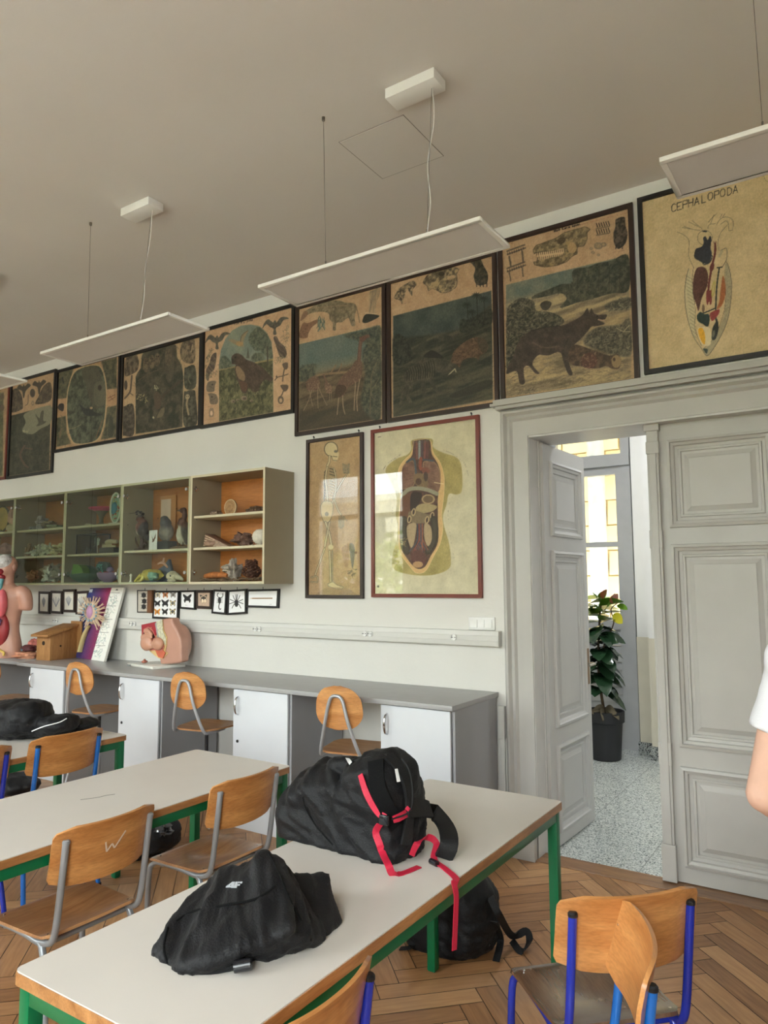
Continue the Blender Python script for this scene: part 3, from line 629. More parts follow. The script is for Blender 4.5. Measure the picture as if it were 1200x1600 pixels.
def sq(u, v, r=0.22, k=1.0):
    """square -> rounded rectangle in -1..1"""
    x, y = 2*u-1, 2*v-1
    def rr(a, b): 
        lim = 1.0
        if abs(b) > 1-r: q = (abs(b)-(1-r))/r; lim = 1-r*k*(1-math.sqrt(max(0, 1-q*q)))
        return a*lim
    return rr(x, y), y
def chair(label, loc, rz, frame, seatm=None, worn=False):
    """local +x = forward (sitter looks along +x); back at -x"""
    sm_ = seatm or M_ply_seat
    t = root('school_chair', label, 'chair', loc, rz, 'school chairs with plywood seats')
    def sf(u, v):
        x, y = sq(u, v, 0.2); wv = 0.175+0.015*(x+1)/2
        px = 0.175*x; z = 0.452-0.019*math.exp(-((x+0.15)**2+y*y)*3.0)-0.02*max(0, (x-0.75)/0.25)**2+0.012*max(0, (-x-0.6)/0.4)**2
        return (px, y*wv, z)
    grid_shell(sf, 22, 20, 0.010).build('seat', sm_, t, smooth=50)
    def bf(u, v):
        y, z = sq(u, v, 0.32); z = z*0.088
        yy = y*0.198; x = -0.212-0.035*(1-(y*y))+0.012*(abs(y)**3)-0.02*(z/0.088)-0.0
        zz = 0.712+z*(1+0.12*(1-y*y)) + (0.012*(y*y) if z > 0 else 0.0)
        return (x, yy, zz)
    grid_shell(bf, 26, 12, 0.0095).build('backrest', M_ply, t, smooth=50)
    for s in (-1, 1):
        y = s*0.165
        MB().tube([(-0.236, y, 0.765), (-0.214, y, 0.60), (-0.196, y, 0.49), (-0.172, y, 0.445), (-0.115, y, 0.432)], 0.0115, 12, smooth=5).build('back_post', frame, t)
        MB().lathe([(0.0125, 0.0), (0.0125, 0.008), (0.009, 0.012)], (-0.2365, y, 0.764), 12).build('post_cap', M_cap if frame is not M_grey else M_grey, t)
        MB().tube([(0.155, y*1.15, 0.008), (0.165, y*1.08, 0.36), (0.15, y, 0.425), (0.08, y, 0.438), (-0.08, y, 0.432), (-0.14, y*1.03, 0.40), (-0.20, y*1.15, 0.15), (-0.225, y*1.2, 0.008)], 0.0115, 12, smooth=5).build('leg', frame, t)
        for fx, fy in ((0.155, y*1.15), (-0.225, y*1.2)): MB().lathe([(0.0135, 0), (0.0135, 0.028), (0.0115, 0.03)], (fx, fy, 0), 12).build('foot_cap', M_cap, t)
    for cx_, cz_ in ((0.10, 0.43), (-0.12, 0.42)): MB().tube([(cx_, -0.166, cz_), (cx_, 0.166, cz_)], 0.009, 10).build('cross_rail', frame, t)
    for s in (-1, 1):
        for dz in (-0.04, 0.035): MB().ball((-0.219, s*0.165, 0.71+dz), 0.004, 8, 5).build('screw', M_chrome, t)
        for dx in (-0.14, 0.12): MB().ball((dx, s*0.155, 0.459), (0.005, 0.005, 0.0018), 8, 5).build('screw', M_chrome, t)
    return t
PI = math.pi
cA = chair('grey-framed chair at the second table with a white scratched mark on its backrest', (-2.432, 1.622, 0), PI, M_grey)
# the scratched mark on the rear of the backrest
def scratch(pts, par, back=True):
    b = MB()
    for a, c in zip(pts[:-1], pts[1:]):
        P = []
        for y, z in (a, c):
            x = -0.212-0.035*(1-(y/0.198)**2)-0.02*((z-0.712)/0.088)-0.0062
            P.append((x, y, z))
        b.ribbon(P, 0.006, 0.0006, (0, 1, 0) if abs(a[1]-c[1]) > abs(a[0]-c[0]) else (0, 0, 1), smooth=1)
    return b
scratch([(0.032, 0.735), (0.022, 0.70), (0.005, 0.722), (-0.008, 0.704), (-0.045, 0.752)], cA).build('scratched_mark', mat('bare_wood', (222, 200, 178), 0.7), cA, smooth=0)
cB = chair('grey-framed chair at the second table, nearest the counter, seat with a round dish', (-2.412, 2.277, 0), PI, M_grey)
cC = chair('light blue framed chair at the third table', (-3.69, 2.285, 0), PI, M_lblue, M_dark_seat)
cD = chair('dark blue framed chair at the third table, cut by the left photo edge', (-3.69, 1.785, 0), PI, M_blue, M_dark_seat)
for c_ in (cC, cD): c_.scale = (1.04, 1.04, 1.04)
cE = chair('blue-framed chair by the door with a worn shiny dark seat', (-0.704, 2.128, 0), math.radians(135), M_blue, M_dark_seat)
cF = chair('bright blue framed chair pushed back to back against the worn one, seen nearly edge-on', (-0.69, 1.665, 0), math.radians(204), M_lblue)
cG = chair('dark blue framed chair cut by the bottom photo edge, tucked under the nearest table', (-1.155, 1.165, 0), PI, M_blue)

# ================================================================ LAB STOOLS
M_stool = mat('stool_tube', (176, 178, 182), 0.35, 0.4)
M_stool_dark = mat('stool_stem', (48, 48, 50), 0.35, 0.3)
def stool(label, loc, rz):
    t = root('lab_stool', label, 'stool', loc, rz, 'swivel lab stools at the counter')
    def sf(u, v):
        x, y = sq(u, v, 0.5, 1.0); wv = 0.15+0.045*(x+1)/2
        return (0.18*x, y*wv, 0.622-0.008*math.exp(-(x*x+y*y)*2))
    grid_shell(sf, 16, 16, 0.011).build('seat', M_ply_seat, t, smooth=50)
    def bf(u, v):
        y, z = sq(u, v, 0.85, 1.0); 
        return (-0.20-0.022*(1-y*y)-0.012*z, y*0.148*(1-0.06*z), 0.885+z*0.125)
    grid_shell(bf, 18, 18, 0.010).build('backrest', M_ply, t, smooth=50)
    MB().tube([(0.02, -0.135, 0.607), (-0.12, -0.135, 0.607), (-0.19, -0.125, 0.625), (-0.235, -0.075, 0.80), (-0.243, -0.04, 0.93), (-0.245, 0.0, 0.955), (-0.243, 0.04, 0.93), (-0.235, 0.075, 0.80), (-0.19, 0.125, 0.625), (-0.12, 0.135, 0.607), (0.02, 0.135, 0.607)], 0.0105, 12, smooth=6).build('back_tube', M_stool, t)
    MB().tube([(0.02, -0.135, 0.607), (0.02, 0.135, 0.607)], 0.010, 8).box(-0.05, 0.05, -0.05, 0.05, 0.59, 0.605).build('seat_bracket', M_stool, t)
    MB().tube([(0, 0, 0.40), (0, 0, 0.595)], 0.013, 12).build('gas_stem', M_stool_dark, t)
    MB().tube([(0, 0, 0.10), (0, 0, 0.42)], 0.026, 16).lathe([(0.03, 0.40), (0.032, 0.425), (0.02, 0.43)], n=16).build('column', M_stool, t)
    for k in range(4):
        a = k*PI/2+PI/4; c, s = math.cos(a), math.sin(a)
        MB().tube([(0.02*c, 0.02*s, 0.36), (0.10*c, 0.10*s, 0.365), (0.17*c, 0.17*s, 0.30), (0.235*c, 0.235*s, 0.04), (0.24*c, 0.24*s, 0.006)], 0.0105, 10, smooth=5).build('leg', M_stool, t)
    return t
stool('lab stool with oval backrest in the knee space nearest the door', (-2.59, 3.60, 0), math.radians(100))
stool('lab stool with oval backrest in the middle knee space, right of the middle cabinet', (-3.85, 3.60, 0), math.radians(98))
stool('lab stool with oval backrest below the neuron board', (-5.05, 3.60, 0), math.radians(96))
stool('lab stool cut by the left photo edge, in front of the torso model', (-6.21, 3.53, 0), math.radians(96))
# ================================================================ WALL CHARTS
def hexc(s): return tuple(int(s[i:i+2], 16) for i in (0, 2, 4))
class Art:
    """printed chart: a fine colour grid on the wall plane, drawn with polygons, strokes and noise"""
    def __init__(s, x0, x1, z0, z1, y, step, paper, org, sc):
        s.nx = int((x1-x0)/step)+2; s.nz = int((z1-z0)/step)+2; s.y = y
        s.gx, s.gz = np.meshgrid(np.linspace(x0, x1, s.nx), np.linspace(z0, z1, s.nz)); px, py = project(s.gx, y, s.gz)
        s.X = (px-org[0])*sc; s.Y = (py-org[1])*sc; s.sc = sc; s.c = np.empty(s.X.shape+(3,)); s.c[:] = paper
        s.U = s.gx*100; s.V = s.gz*100; s.rng = random.Random(int(abs(x0)*1000))
        n = fbm(s.U*0.18, s.V*0.18, 5)-0.5; n2 = fbm(s.U*1.2, s.V*1.2, 9, 2)-0.5
        s.c += (n*26+n2*8)[..., None]
    def sm(s, pts, k=5):
        P = [np.array(p, float) for p in pts]; n = len(P); o = []
        for i in range(n):
            a, b, c, d = P[i-1], P[i], P[(i+1) % n], P[(i+2) % n]
            for j in range(k): t = j/k; o.append(0.5*(2*b+(c-a)*t+(2*a-5*b+4*c-d)*t*t+(3*b-a-3*c+d)*t**3))
        return o
    def box(s, x0, x1, y0, y1):
        m = (s.X >= x0) & (s.X <= x1) & (s.Y >= y0) & (s.Y <= y1); r = np.where(m.any(1))[0]; c = np.where(m.any(0))[0]
        if not len(r) or not len(c): return None
        return slice(r[0], r[-1]+1), slice(c[0], c[-1]+1)
    def mask(s, pts, smooth=False, soft=None):
        if smooth: pts = s.sm(pts)
        P = np.array(pts, float); f = soft or s.sc*0.7; M = np.zeros(s.X.shape)
        w = s.box(P[:, 0].min()-f, P[:, 0].max()+f, P[:, 1].min()-f, P[:, 1].max()+f)
        if w is None: return M
        X, Y = s.X[w], s.Y[w]; ins = np.zeros(X.shape, bool); dd = np.full(X.shape, 1e9)
        for i in range(len(P)):
            (ax, ay), (bx, by) = P[i-1], P[i]
            if ay != by: ins ^= ((ay > Y) != (by > Y)) & (X < (bx-ax)*(Y-ay)/(by-ay)+ax)
            vx, vy = bx-ax, by-ay; L = vx*vx+vy*vy+1e-9; t = np.clip(((X-ax)*vx+(Y-ay)*vy)/L, 0, 1); dd = np.minimum(dd, (X-ax-t*vx)**2+(Y-ay-t*vy)**2)
        d = np.sqrt(dd)*np.where(ins, 1, -1); M[w] = np.clip(0.5+d/f, 0, 1); return M
    def put(s, M, col, a=1.0):
        M = (M*a)[..., None]; s.c = s.c*(1-M)+np.asarray(col, float)*M
    def poly(s, pts, col, a=1.0, smooth=True, soft=None): M = s.mask(pts, smooth, soft); s.put(M, col, a); return M
    def ell(s, cx, cy, rx, ry, col, a=1.0, rot=0, soft=None):
        c, q = math.cos(math.radians(rot)), math.sin(math.radians(rot)); X, Y = s.X-cx, s.Y-cy; u, v = (X*c+Y*q)/rx, (-X*q+Y*c)/ry
        f = (soft or s.sc*0.7)/min(rx, ry); M = np.clip(0.5+(1-np.sqrt(u*u+v*v))/f, 0, 1); s.put(M, col, a); return M
    def line(s, pts, w, col, a=1.0, smooth=False):
        if smooth and len(pts) > 2:
            P = [np.array(p, float) for p in pts]; o = []
            for i in range(len(P)-1):
                q0, b, c, d = P[max(i-1, 0)], P[i], P[i+1], P[min(i+2, len(P)-1)]
                for j in range(4): t = j/4; o.append(0.5*(2*b+(c-q0)*t+(2*q0-5*b+4*c-d)*t*t+(3*b-q0-3*c+d)*t**3))
            pts = o+[P[-1]]
        P = np.array(pts, float); f = s.sc*0.6; r = w/2+f
        W_ = s.box(P[:, 0].min()-r, P[:, 0].max()+r, P[:, 1].min()-r, P[:, 1].max()+r)
        if W_ is None: return
        X, Y = s.X[W_], s.Y[W_]; dd = np.full(X.shape, 1e9)
        for (ax, ay), (bx, by) in zip(P[:-1], P[1:]):
            vx, vy = bx-ax, by-ay; L = vx*vx+vy*vy+1e-9; t = np.clip(((X-ax)*vx+(Y-ay)*vy)/L, 0, 1); dd = np.minimum(dd, (X-ax-t*vx)**2+(Y-ay-t*vy)**2)
        M = (np.clip(0.5+(w/2-np.sqrt(dd))/f, 0, 1)*a)[..., None]; s.c[W_] = s.c[W_]*(1-M)+np.asarray(col, float)*M
    def tex(s, M, c1, c2, f=0.5, seed=1, a=1.0, contrast=2.0, ang=None, o=4):
        U, V = s.U, s.V
        if ang is not None: c, q = math.cos(ang), math.sin(ang); U, V = (U*c+V*q)*0.25, (-U*q+V*c)*1.6
        n = np.clip((fbm(U*f, V*f, seed, o)-0.5)*contrast+0.5, 0, 1)[..., None]
        col = np.asarray(c1, float)*(1-n)+np.asarray(c2, float)*n; M = (M*a)[..., None]; s.c = s.c*(1-M)+col*M
    def leaves(s, region, n, ln, cols, a=0.8, w=None, spread=PI, base=0.0):
        """short strokes scattered inside a polygon: foliage, grass, fur"""
        P = np.array(region, float); x0, y0 = P.min(0); x1, y1 = P.max(0); R = s.rng; k = 0; t = 0
        while k < n and t < n*6:
            t += 1; x, y = R.uniform(x0, x1), R.uniform(y0, y1); ins = False
            for i in range(len(P)):
                (ax, ay), (bx, by) = P[i-1], P[i]
                if (ay > y) != (by > y) and x < (bx-ax)*(y-ay)/(by-ay)+ax: ins = not ins
            if not ins: continue
            k += 1; an = base+R.uniform(-spread, spread); l = ln*R.uniform(0.5, 1.2)
            s.line([(x, y), (x+l*math.cos(an), y+l*math.sin(an))], w or s.sc*0.9, R.choice(cols), a*R.uniform(0.5, 1))
    def hatch(s, M, col, ang, f, a=0.5):
        c, q = math.cos(ang), math.sin(ang); v = (s.X*q+s.Y*c)/f; n = (fbm(s.U*0.5, s.V*0.5, 3)-0.5)*2.0
        s.put(M*np.clip(0.5+2*np.sin(v*2*PI+n*4)-1.0, 0, 1), col, a)
    def grade(s, mul=1.0):
        s.c = s.c*mul
    def build(s, parent, m, name='print'):
        n1 = fbm(s.U*2.2, s.V*2.2, 77, 2)-0.5; n2 = vnoise(s.U*3.4+11, s.V*1.1, 5)-0.5; dk = np.clip(1.35-s.c.mean(2)/150, 0.1, 1)
        g = s.c.mean(2, keepdims=True); s.c = (g+(s.c-g)*np.where(g < 110, 0.72, 0.92))*1.17*(1+(n1*0.35+n2*0.2)*dk)[..., None]+6
        me = bpy.data.meshes.new(name); n = s.nx*s.nz; w = world_of(parent)
        co_ = np.stack([s.gx.ravel()-w.x, np.full(n, s.y-w.y), s.gz.ravel()-w.z], 1); i, j = np.meshgrid(np.arange(s.nx-1), np.arange(s.nz-1)); a = (j*s.nx+i).ravel()
        f = np.stack([a, a+1, a+1+s.nx, a+s.nx], 1); nf = len(f)
        me.vertices.add(n); me.vertices.foreach_set('co', co_.ravel()); me.loops.add(nf*4); me.loops.foreach_set('vertex_index', f.ravel()); me.polygons.add(nf)
        me.polygons.foreach_set('loop_start', np.arange(nf)*4); me.polygons.foreach_set('loop_total', np.full(nf, 4)); me.update()
        at = me.color_attributes.new('tint', 'FLOAT_COLOR', 'POINT'); at.data.foreach_set('color', np.concatenate([lin(np.clip(s.c, 0, 255)), np.ones(s.c.shape[:2]+(1,))], 2).ravel())
        me.materials.append(m); o = bpy.data.objects.new(name, me); COL.objects.link(o); o.parent = parent; return o

M_print = attr_mat('chart_print', 0.5, spec=0.35)
M_fr_dark = mat('frame_dark', (46, 30, 26), 0.4, var=0.05)
M_fr_black = mat('frame_black', (24, 23, 24), 0.4, var=0.05)
M_fr_red = mat('frame_redbrown', (112, 42, 28), 0.35, var=0.06)
def framed(x0, x1, z0, z1, label, fm, bar=0.028, depth=0.024, hooks=False, cat='wall chart', name='wall_chart', group=None, y=D):
    t = root(name, label, cat, ((x0+x1)/2, y, z0), group=group); f = MB()
    f.prism([(x0, z0), (x1, z0), (x1-bar, z0+bar), (x0+bar, z0+bar)], y-depth, y-0.001).prism([(x0, z1), (x0+bar, z1-bar), (x1-bar, z1-bar), (x1, z1)], y-depth, y-0.001)
    f.prism([(x0, z0), (x0+bar, z0+bar), (x0+bar, z1-bar), (x0, z1)], y-depth, y-0.001).prism([(x1, z0), (x1, z1), (x1-bar, z1-bar), (x1-bar, z0+bar)], y-depth, y-0.001)
    f.build('frame', fm, t, world=True, smooth=0)
    MB().box(x0+bar*0.8, x1-bar*0.8, y-0.008, y-0.002, z0+bar*0.8, z1-bar*0.8).build('backing', mat('board_back', (120, 100, 78), 0.8), t, world=True, smooth=0)
    if hooks:
        for hx in hooks: MB().tube([(hx, y-0.001, z1+0.014), (hx, y-0.014, z1+0.018), (hx, y-0.01, z1+0.002)], 0.003, 8).ball((hx, y-0.014, z1+0.018), 0.006, 8, 6).build('hook', M_black, t, world=True)
    return t
def art_in(x0, x1, z0, z1, bar, step, paper, org, sc): return Art(x0+bar, x1-bar, z0+bar, z1-bar, D-0.009, step, paper, org, sc)
TAN = (158, 128, 96)
GR = 'old framed animal charts along the top of the wall'
def caption(a, x0, y0, x1, y1, w=3, col=(110, 60, 44), al=0.5, dash=9):
    n = int(math.hypot(x1-x0, y1-y0)/dash)
    for i in range(n):
        if a.rng.random() < 0.25: continue
        p = i/n; q = (i+0.6)/n; a.line([(x0+(x1-x0)*p, y0+(y1-y0)*p), (x0+(x1-x0)*q, y0+(y1-y0)*q)], w, col, al)
E1 = (52, 44, 36); E2 = (96, 84, 64)

# ---- wolf chart
t = framed(-1.829, -0.981, 2.716, 3.782, 'dark-framed chart of a wolf standing over its prey, above the left half of the door', M_fr_dark, group=GR)
a = art_in(-1.829, -0.981, 2.716, 3.782, 0.028, 0.0034, TAN, (770, 310), 4.85)
pic = a.mask([(100, 655), (1025, 430), (1047, 1362), (104, 1500)]); a.tex(pic, (70, 84, 76), (120, 116, 88), 0.12, 3, 1, 1.5)
a.put(pic*np.clip((a.Y+0.245*a.X-860)/260, 0, 1), (132, 112, 78), 0.9)
a.tex(a.mask([(100, 790), (1030, 560), (1047, 1362), (104, 1500)], soft=60), (98, 80, 54), (158, 136, 98), 0.25, 8, 0.85, 2.6, ang=0.1)
trees = [(600, 560), (640, 530), (720, 520), (800, 490), (900, 470), (1025, 432), (1032, 690), (900, 720), (760, 760), (640, 790), (510, 830), (560, 760), (520, 720), (420, 740), (300, 760), (320, 730), (420, 690), (520, 650), (600, 640)]
m = a.mask(trees, True); a.tex(m, (38, 42, 34), (74, 74, 54), 0.5, 11, 0.95, 2.5); a.leaves(trees, 260, 16, [(30, 34, 28), (84, 82, 60), (50, 54, 42)])
for k in range(5): x = 640+k*80; a.line([(x, 700), (x+6, 560-k*12)], 5, (48, 42, 32), 0.8)
bushL = [(105, 880), (150, 790), (220, 755), (310, 780), (330, 850), (430, 860), (520, 900), (535, 945), (440, 990), (300, 1010), (230, 1060), (180, 1160), (140, 1240), (105, 1290)]
m = a.mask(bushL, True); a.tex(m, (34, 34, 28), (84, 78, 56), 0.7, 12, 0.95, 3); a.leaves(bushL, 330, 24, [(34, 33, 28), (128, 118, 88), (104, 98, 70), (40, 44, 36)], w=4.5); a.poly([(360, 800), (400, 775), (445, 790), (430, 830), (400, 850), (370, 835)], (44, 42, 34), 0.8)
for rg, n in (([(860, 800), (1030, 750), (1040, 830), (880, 850)], 60), ([(700, 1060), (790, 980), (960, 960), (1040, 920), (1045, 1180), (900, 1180), (780, 1140), (700, 1110)], 260)):
    a.tex(a.mask(rg, True, 18), (42, 42, 34), (84, 78, 58), 0.8, 5, 0.85, 3); a.leaves(rg, n, 28, [(38, 38, 32), (134, 122, 92), (110, 102, 76)], w=4.5)
a.line([(1035, 960), (990, 1010), (940, 985)], 7, (140, 128, 100)); a.line([(990, 1010), (1040, 1010)], 6, (140, 128, 100))
g = [(105, 1330), (300, 1240), (600, 1200), (1045, 1180), (1046, 1360), (104, 1498)]; a.leaves(g, 300, 34, [(70, 56, 40), (166, 142, 102), (96, 78, 54)], 0.7, 4, 0.5, -0.2)
body = [(560, 1130), (640, 1110), (760, 1150), (880, 1190), (940, 1180), (970, 1220), (955, 1290), (900, 1290), (860, 1270), (780, 1290), (690, 1275), (600, 1260), (560, 1200)]
m = a.poly(body, (72, 54, 40)); a.tex(m, (52, 38, 30), (98, 74, 52), 0.5, 21, 0.8, 2.5); a.ell(935, 1235, 36, 48, (134, 106, 66)); a.ell(920, 1220, 10, 14, (60, 44, 30)); a.ell(730, 1230, 62, 60, (84, 48, 38), 0.85); a.leaves([(670, 1180), (790, 1170), (780, 1300), (680, 1300)], 70, 18, [(60, 30, 26), (128, 84, 60), (150, 116, 84)], w=4)
wolf = [(105, 1330), (110, 1285), (150, 1210), (178, 1125), (210, 1060), (290, 1003), (400, 975), (510, 968), (600, 932), (675, 888), (716, 833), (730, 868), (748, 832), (764, 868), (800, 882), (862, 880), (850, 915), (812, 925), (848, 950), (790, 968), (748, 972), (716, 1010), (660, 1070), (612, 1112), (578, 1150), (572, 1230), (604, 1328), (574, 1334), (540, 1255), (508, 1165), (420, 1190), (345, 1188), (300, 1255), (352, 1325), (318, 1322), (270, 1268), (232, 1292), (242, 1396), (204, 1402), (186, 1318), (150, 1312)]
m = a.poly(wolf, (58, 46, 38)); a.tex(m, (44, 35, 30), (76, 61, 50), 0.3, 31, 0.7, 2.0); a.leaves(wolf, 420, 16, [(34, 27, 23), (100, 82, 66), (46, 38, 32)], 0.5, 3.5, 0.5, 0.5)
a.line([(800, 918), (850, 930)], 9, (150, 120, 96)); a.ell(792, 893, 6, 5, (20, 16, 14)); a.line([(510, 968), (400, 975), (290, 1003)], 8, (34, 30, 26), 0.8); a.line([(540, 1130), (570, 1060)], 10, (40, 32, 27), 0.6); a.line([(300, 1090), (390, 1130), (500, 1120)], 12, (98, 80, 62), 0.5, True)
skull = [(305, 390), (330, 355), (400, 330), (480, 300), (540, 260), (620, 235), (700, 215), (738, 235), (715, 260), (715, 310), (690, 360), (640, 370), (640, 420), (600, 440), (560, 480), (480, 510), (390, 520), (320, 505), (308, 480), (330, 480), (350, 440), (340, 410), (312, 420)]
m = a.poly(skull, (118, 98, 62)); a.tex(m, (74, 60, 38), (146, 122, 82), 0.6, 41, 0.75, 2.6)
a.poly([(345, 415), (440, 400), (540, 380), (520, 430), (440, 450), (350, 470)], (176, 148, 112)); a.ell(600, 375, 34, 42, (150, 122, 84)); a.ell(520, 320, 34, 24, (60, 48, 32), 0.8, -25)
for k in range(15): x = 330+k*15; a.line([(x, 408-k*1.6), (x+3, 430-k*2)], 5, (70, 56, 36)); a.line([(x+6, 470-k*2.6), (x+9, 448-k*2)], 5, (70, 56, 36))
a.line(skull+[skull[0]], 4, (56, 44, 30), 0.7)
for yy in (0, 130):
    for pts in ([(108, 400), (240, 352)], [(112, 424), (246, 376)]): a.line([(x, y+yy) for x, y in pts], 12, (78, 62, 46), 0.9)
    for x, y in ((125, 440), (132, 475), (222, 400), (226, 440)): a.line([(x, y+yy*0.93), (x+4, y+34+yy*0.9)], 14 if yy == 0 else 10, (84, 68, 50))
    for k in range(8): a.line([(110+k*17, 410-k*6+yy), (114+k*17, 430-k*6+yy)], 4, (44, 34, 26))
for x, y in ((785, 190), (785, 240)):
    for k in range(6): a.line([(x+k*18, y-k*3), (x+10+k*18, y+28-k*3)], 8, (62, 50, 38)); a.line([(x+8+k*18, y+30-k*3), (x+k*18, y+4-k*3)], 4, (40, 32, 24))
    a.line([(x, y+40), (x+100, y+22)], 9, (92, 74, 52), 0.8)
for x, y, r in ((800, 360, 34), (745, 380, 13), (785, 348, 12), (760, 410, 14), (800, 428, 13), (840, 350, 22)): a.ell(x, y, r, r*0.8, (112, 96, 72), 0.9); a.ell(x, y, r*0.6, r*0.45, (142, 120, 90), 0.8)
paw = [(932, 160), (998, 142), (1004, 200), (1020, 262), (1010, 330), (975, 372), (940, 378), (918, 330), (914, 268), (930, 210)]; m = a.poly(paw, (60, 50, 40)); a.tex(m, (36, 30, 25), (92, 76, 58), 0.8, 51, 0.8, 3)
for x in (935, 958, 985): a.line([(x, 350), (x-4, 382)], 6, (40, 32, 26))
caption(a, 110, 352, 250, 305); caption(a, 640, 205, 1010, 110, 3, (140, 66, 44), 0.7); caption(a, 120, 622, 250, 590); caption(a, 910, 410, 1000, 392)
# title "Wolf (Canis lupus)"
def glyphs(a, txt, x, y, h, dx, dy, w, col):
    F = {'W': ['0,0 1,4 2,1 3,4 4,0'], 'o': ['0,2 2,2 2,4 0,4 0,2'], 'l': ['1,0 1,4'], 'f': ['3,0 1,0 1,4', '0,2 2,2'], '(': ['2,0 1,2 2,4'], ')': ['0,0 1,2 0,4'], 'C': ['3,0.5 2.2,0 1,0 0.2,1 0.2,3 1,4 2.2,4 3,3.5'], 'a': ['0,2 2,2 2,4 0,4 0,3 2,3'], 'n': ['0,4 0,2 2,2 2,4'], 'i': ['1,2 1,4', '1,0 1,0.5'], 's': ['2,2 0,2 0,3 2,3 2,4 0,4'], 'u': ['0,2 0,4 2,4 2,2'], 'p': ['0,5 0,2 2,2 2,4 0,4'], '.': ['0,4 0.5,4'], 'E': ['3,0 0,0 0,4 3,4', '0,2 2,2'], 'P': ['0,4 0,0 3,0 3,2 0,2'], 'H': ['0,0 0,4', '3,0 3,4', '0,2 3,2'], 'A': ['0,4 1.5,0 3,4', '0.7,2.6 2.3,2.6'], 'L': ['0,0 0,4 2.6,4'], 'O': ['1,0 2.5,0 3.3,1 3.3,3 2.5,4 1,4 0.2,3 0.2,1 1,0'], 'D': ['0,0 0,4 1.5,4 2.8,3 2.8,1 1.5,0 0,0'], 'I': ['1,0 1,4']}
    wd = {'l': 2, 'i': 2, 'f': 2.6, '(': 2.2, ')': 2, 'C': 4, 'W': 5, '.': 1.5, ' ': 2}
    sl = dy/dx
    for ch in txt:
        for st in F.get(ch, []):
            a.line([(x+float(p.split(',')[0])*h/4*0.8, y+float(p.split(',')[1])*h/4+float(p.split(',')[0])*h/4*0.8*sl) for p in st.split()], w, col)
        adv = wd.get(ch, 3)*h/4*0.8; x += adv; y += adv*sl
glyphs(a, 'Wolf (Canis lupus).', 462, 236, 20, 1, -0.28, 4.5, (40, 30, 24))
a.leaves([(180, 1455), (310, 1435), (310, 1475), (180, 1480)], 16, 22, [(60, 50, 40)], 0.8, 4, 1.2)
a.grade(1.0); a.build(t, M_print)

# ---- hyena chart
t = framed(-2.681, -1.842, 2.702, 3.722, 'dark-framed chart of two hyenas under a dusky green sky, above the torso chart', M_fr_dark, group=GR)
a = art_in(-2.681, -1.842, 2.702, 3.722, 0.028, 0.0036, TAN, (600, 370), 5.333)
pic = a.mask([(76, 660), (895, 448), (905, 1352), (80, 1500)]); a.tex(pic, (42, 52, 48), (66, 74, 62), 0.1, 3, 1, 1.6)
a.tex(a.mask([(76, 850), (400, 815), (640, 770), (895, 560), (905, 1352), (80, 1500)], soft=25), (36, 38, 30), (72, 68, 48), 0.22, 6, 0.95, 2.6, ang=0.15)
a.leaves([(80, 860), (640, 790), (890, 700), (900, 1340), (84, 1490)], 420, 40, [(34, 34, 27), (84, 78, 56), (58, 54, 40)], 0.55, 4, 0.5, -0.15)
for rg in ([(80, 830), (150, 820), (220, 920), (240, 1010), (150, 1070), (80, 1040)], [(640, 690), (700, 690), (760, 660), (890, 600), (895, 720), (780, 760), (640, 800)]): a.tex(a.mask(rg, True, 10), (26, 30, 25), (48, 50, 38), 0.7, 9, 0.9, 3); a.leaves(rg, 90, 20, [(24, 28, 22), (60, 60, 46)])
for x, y in ((690, 560), (770, 480), (830, 510), (730, 620)):
    a.line([(x+4, y), (x+10, 680)], 7, (34, 34, 28))
    for k in range(12): an = k*PI/6; a.line([(x, y), (x+38*math.cos(an), y+26*math.sin(an)+10)], 6, (30, 36, 30))
hy = [(165, 1150), (200, 1110), (260, 1060), (340, 1010), (420, 990), (490, 1010), (560, 1045), (610, 1085), (600, 1110), (540, 1110), (500, 1140), (440, 1130), (410, 1180), (440, 1260), (500, 1296), (470, 1310), (420, 1280), (370, 1200), (345, 1230), (350, 1320), (320, 1320), (300, 1210), (240, 1200), (240, 1280), (205, 1310), (240, 1390), (210, 1400), (175, 1320), (150, 1390), (125, 1395), (150, 1290), (175, 1230)]
m = a.poly(hy, (62, 58, 44)); a.tex(m, (44, 42, 34), (82, 76, 56), 0.4, 7, 0.7, 2)
for k in range(13): x = 180+k*19; a.line([(x, 1110-k*7), (x+14, 1150-k*5), (x+10, 1200-k*3)], 7, (30, 28, 23), 0.85, True)
a.poly([(330, 1000), (380, 950), (430, 955), (500, 1010), (420, 1010)], (34, 32, 27)); a.line([(540, 1150), (590, 1100), (600, 1125)], 9, (150, 140, 110)); a.ell(560, 1160, 26, 16, (46, 42, 34))
hy2 = [(560, 1030), (580, 960), (640, 900), (700, 860), (770, 835), (830, 850), (865, 900), (850, 960), (800, 990), (790, 1030), (770, 1010), (700, 1010), (650, 1040), (630, 1090), (600, 1060), (560, 1050)]
m = a.poly(hy2, (92, 66, 44)); a.tex(m, (62, 46, 34), (108, 78, 50), 0.5, 17, 0.6, 2); a.leaves(hy2, 100, 5, [(50, 32, 24), (60, 36, 26)], 0.9, 7); a.poly([(780, 840), (830, 850), (865, 900), (840, 970), (800, 940)], (56, 50, 38), 0.7)
a.poly([(500, 820), (560, 830), (570, 870), (520, 880)], (46, 46, 36)); a.poly([(240, 940), (300, 900), (320, 850), (345, 850), (350, 890), (330, 950), (260, 975)], (50, 50, 38))
a.poly([(550, 1320), (700, 1250), (870, 1190), (900, 1230), (760, 1300), (600, 1340)], (38, 36, 28), 0.8)
